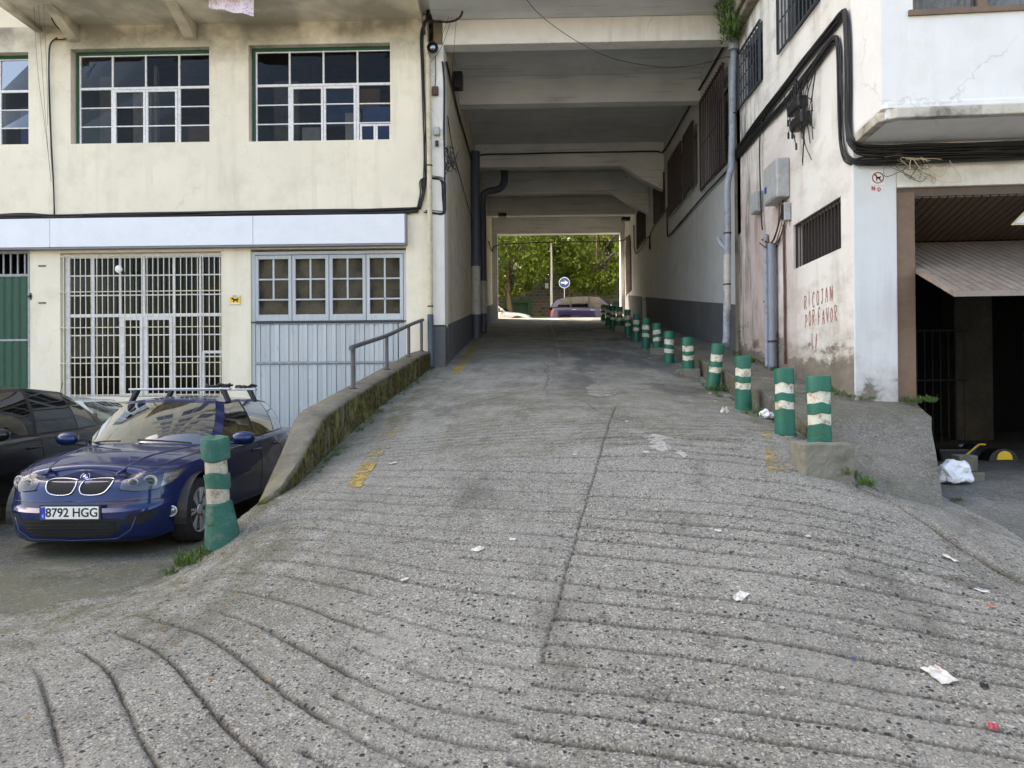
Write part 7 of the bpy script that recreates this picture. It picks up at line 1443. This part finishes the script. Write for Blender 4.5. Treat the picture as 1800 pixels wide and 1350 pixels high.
c = G(1347, 735); blob('plastic_bag', c + Vector((0, 0, .035)), (.085, .07, .06), M['bagwhite'], 'crumpled white plastic bag lying left of the second bollard', 1, 'plastic bag', .3)
c = G(1274, 726); blob('crumpled_tissue', c + Vector((0, 0, .025)), (.04, .04, .05), M['paper'], 'crumpled white tissue standing on the ramp between bollards', 2, amp=.5)
mid_l = ['pale paper scrap on the ramp', ]
for k, (px, py, s_, lab) in enumerate([(1248, 692, .10, 'white paper scrap right below the leaning bollard'), (1261, 697, .06, 'small white scrap just right of the leaning bollard litter'), (1275, 696, .07, 'bluish white scrap to the right of the leaning bollard'), (1258, 706, .09, 'torn white paper in front of the leaning bollard'), (1142, 630, .10, 'white litter in front of the dark bollard inside the passage'), (1190, 657, .06, 'little white scrap at the kerb before the short bollard'), (690, 815, .09, 'white paper scrap near the worn yellow line'), (1010, 800, .05, 'small white scrap at the middle of the ramp'), (1102, 742, .06, 'white speck of paper right of the ramp centre'), (1137, 797, .08, 'long white torn strip on the pale scraped patch'), (840, 969, .10, 'folded white paper on the left half of the ramp'), (901, 951, .06, 'flat whitish scrap right of the folded white paper'), (711, 1021, .07, 'crumpled pale scrap on the left half of the ramp'), (1262, 935, .06, 'white scrap on a groove on the right half of the ramp'), (1302, 1051, .15, 'long torn white paper pressed flat on the right of the ramp'), (1420, 945, .05, 'small white scrap in the grooves under the block'), (1525, 850, .05, 'white scrap beside the pale patch on the slab'), (1545, 861, .04, 'little oval white scrap on the slab edge'), (1672, 985, .12, 'white wrapper stuck in the mossy crack'), (1725, 1040, .11, 'black and white wrapper beside the crack at the right'), (1652, 1190, .17, 'flattened white and red packet at the lower right')]): litter('paper_scrap', px, py, s_, M['paper'], lab, .35, group='litter scattered on the ramp')
for k, (px, py, s_, m_, lab) in enumerate([(684, 860, .07, 'pinkpaper', 'pale pink scrap left of the ramp centre'), (1651, 1178, .07, 'redpaint', 'red printed corner on the flattened packet'), (1746, 1281, .07, 'redlitter', 'crumpled dark red wrapper at the lower right corner'), (1742, 1070, .05, 'redpaint', 'tiny red scrap under the crack'), (1730, 1210, .06, 'ink', 'small black piece right of the flattened packet'), (1501, 1160, .03, 'signblue', 'tiny blue scrap on the right of the ramp')]): litter('wrapper', px, py, s_, M[m_], lab, .6, group='coloured litter on the ramp')
for (px, py, s_, lab) in ((1650, 880, .07, 'white paper at the edge of the garage floor'),): litter('paper_scrap', px, py, s_, M['paper'], lab, .4, pos=UZ(px, py, -1.07), z=-1.075, group='litter scattered on the ramp')
# dirty rag / dried wire heap
rng = random.Random(5); mb = MB(); c = G(1690, 1028)
for i in range(7):
    x0 = c.x + rng.uniform(-.1, .1); y0 = c.y + rng.uniform(-.06, .06); P4 = [(x0 + rng.uniform(-.09, .09), y0 + rng.uniform(-.05, .05)) for _ in range(6)]; mb.tube([Vector((x, y, float(hgt(x, y)) + .006 + rng.uniform(0, .01))) for x, y in P4], .0035, 4, 5)
mb.obj('wire_scrap', M['cablegrey'], label='flattened heap of dark string beside the wrapper at the right', cat='litter')
# garage things
gz = lambda y: float(gf(np.array(4.5), np.array(y))[0])
p = UZ(1668, 838, -1.08); blob('plastic_sack', Vector((4.46, 7.95, -1.03 + .10)), (.19, .14, .15), M['bagwhite'], 'white translucent plastic sack lying below the slab edge', 6, 'sack', .2)
bk = empty('tool_bag', label='black tool bag with a bright yellow lid on the garage floor', cat='bag'); cbx = UZ(1765, 812, -1.04); cx, cyy = float(cbx[0]), float(cbx[1])
mb = MB(); n = 18; arc = [(-.23, 0)] + [(-.2*math.cos(math.pi*k/n), .17*math.sin(math.pi*k/n)) for k in range(n+1)] + [(.23, 0)]; mb.prism(arc, lambda u, v: (cx + u, cyy, -1.03 + v), lambda u, v: (cx + u, cyy + .25, -1.03 + v)); mb.obj('bag_body', M['plastic'], bk, bevel=.01)
arc2 = [(-.11, .02)] + [(-.10*math.cos(math.pi*k/n) , .05 + .09*math.sin(math.pi*k/n)) for k in range(n+1)] + [(.11, .02)]; mb = MB(); mb.prism(arc2, lambda u, v: (cx + u, cyy - .02, -1.03 + v), lambda u, v: (cx + u, cyy - .002, -1.03 + v)); mb.obj('yellow_panel', M['signyellow'], bk, bevel=.005)
t2 = empty('paint_tub', label='blue and white plastic tub standing behind the tools', cat='tub'); q = UZ(1722, 806, -1.04); mb = MB(); mb.lathe([(.10, 0), (.115, .17), (.12, .18), (.11, .185)], 20, Matrix.Translation((q[0], q[1] + .3, -1.03))); mb.obj('tub_body', M['signblue'], t2, smooth=40); mb = MB(); mb.lathe([(.1125, .11), (.116, .17)], 20, Matrix.Translation((q[0], q[1] + .3, -1.03))); mb.obj('label_band', M['signwhite'], t2)
t3 = empty('open_tool_holdall', label='open dark tool holdall with a yellow edged flap', cat='bag'); q = UZ(1690, 815, -1.05); qx, qy = float(q[0]), float(q[1]) + .2
mb = MB(); mb.hexa([(qx - .2, qy - .1, -1.05), (qx + .12, qy - .1, -1.05), (qx + .12, qy + .15, -1.05), (qx - .2, qy + .15, -1.05), (qx - .26, qy - .13, -.86), (qx + .16, qy - .13, -.86), (qx + .16, qy + .2, -.84), (qx - .26, qy + .2, -.84)]); mb.obj('holdall_body', M['plastic'], t3, bevel=.02)
mb = MB(); mb.hexa([(qx + .06, qy - .1, -.98), (qx + .1, qy - .1, -1.0), (qx + .1, qy + .15, -1.0), (qx + .06, qy + .15, -.98), (qx + .26, qy - .12, -.80), (qx + .30, qy - .12, -.82), (qx + .30, qy + .15, -.82), (qx + .26, qy + .15, -.80)]); mb.obj('flap', M['plastic'], t3); mb = MB(); mb.tube([(qx + .08, qy - .13, -.96), (qx + .20, qy - .13, -.86), (qx + .28, qy - .13, -.80), (qx + .36, qy - .13, -.80)], .012, 6, 3); mb.obj('yellow_edge', M['signyellow'], t3)
mb = MB(); mb.box(4.62, 4.9, 8.15, 8.35, -1.05, -.94); mb.obj('cement_block', M['block'], bevel=.012, label='lower grey cement block beside the slab edge', cat='block'); mb = MB(); mb.box(4.64, 4.84, 8.17, 8.34, -.938, -.76); mb.obj('cement_block', M['block'], bevel=.012, label='upper cement block stacked beside the slab edge', cat='block')
# loose gravel on the ramp
def gravel(n, mat, s0, s1, seed, label):
    rng = np.random.default_rng(seed); base = np.array([(1,0,0),(-1,0,0),(0,1,0),(0,-1,0),(0,0,1),(0,0,-1)], float); F8 = [(0,2,4),(2,1,4),(1,3,4),(3,0,4),(2,0,5),(1,2,5),(3,1,5),(0,3,5)]; mb = MB()
    Yv = 1.9 + rng.random(n)**1.6*7.5; Xv = (rng.random(n)*1.5 - .72)*Yv; Xv = np.clip(Xv, -3.2, 3.0); ok = seg_dist(Xv, Yv, LBX, LBY) < -.05; Xv, Yv = Xv[ok], Yv[ok]; Z = ramp_z(Xv, Yv)[0]
    for x, y, z in zip(Xv, Yv, Z):
        s_ = rng.uniform(s0, s1); sc_ = s_*np.array([1, rng.uniform(.6, 1), rng.uniform(.35, .6)]); a = rng.uniform(0, 6.28); ca, sa = math.cos(a), math.sin(a); P3 = base*sc_*rng.uniform(.75, 1.15, (6, 1)); P3 = np.stack([P3[:, 0]*ca - P3[:, 1]*sa + x, P3[:, 0]*sa + P3[:, 1]*ca + y, P3[:, 2] + z + sc_[2]*.15], -1); mb.add(P3, F8)
    return mb.obj('gravel', mat, label=label, cat='gravel', kind='stuff')
gravel(1500, M['paper'], .003, .008, 1, 'pale loose grit scattered over the ramp'); gravel(2600, M['block'], .004, .011, 2, 'grey loose grit scattered over the ramp')
mb = MB(); rng = random.Random(77)
for _ in range(70):
    y = rng.choice([rng.uniform(3, 6), rng.uniform(6.8, 12)]); x = rng.uniform(-2.6, -1.2) if y < 6 else (xin(y) + abs(rng.gauss(0, .25))); z = float(hgt(x, y)) + .008; a = rng.uniform(0, 6.28); s_ = rng.uniform(.012, .028); d = Vector((math.cos(a), math.sin(a), 0)); e = Vector((-d.y, d.x, 0)); c = Vector((x, y, z)); mb.add([c - d*s_, c + e*s_*.45 + Vector((0, 0, .006)), c + d*s_, c - e*s_*.45], [(0, 1, 2, 3)])
mb.obj('dry_leaves', simple('dry_leaf', (.30, .17, .06), .8), label='small dry leaves lying on the left of the ramp', cat='leaves', kind='stuff')
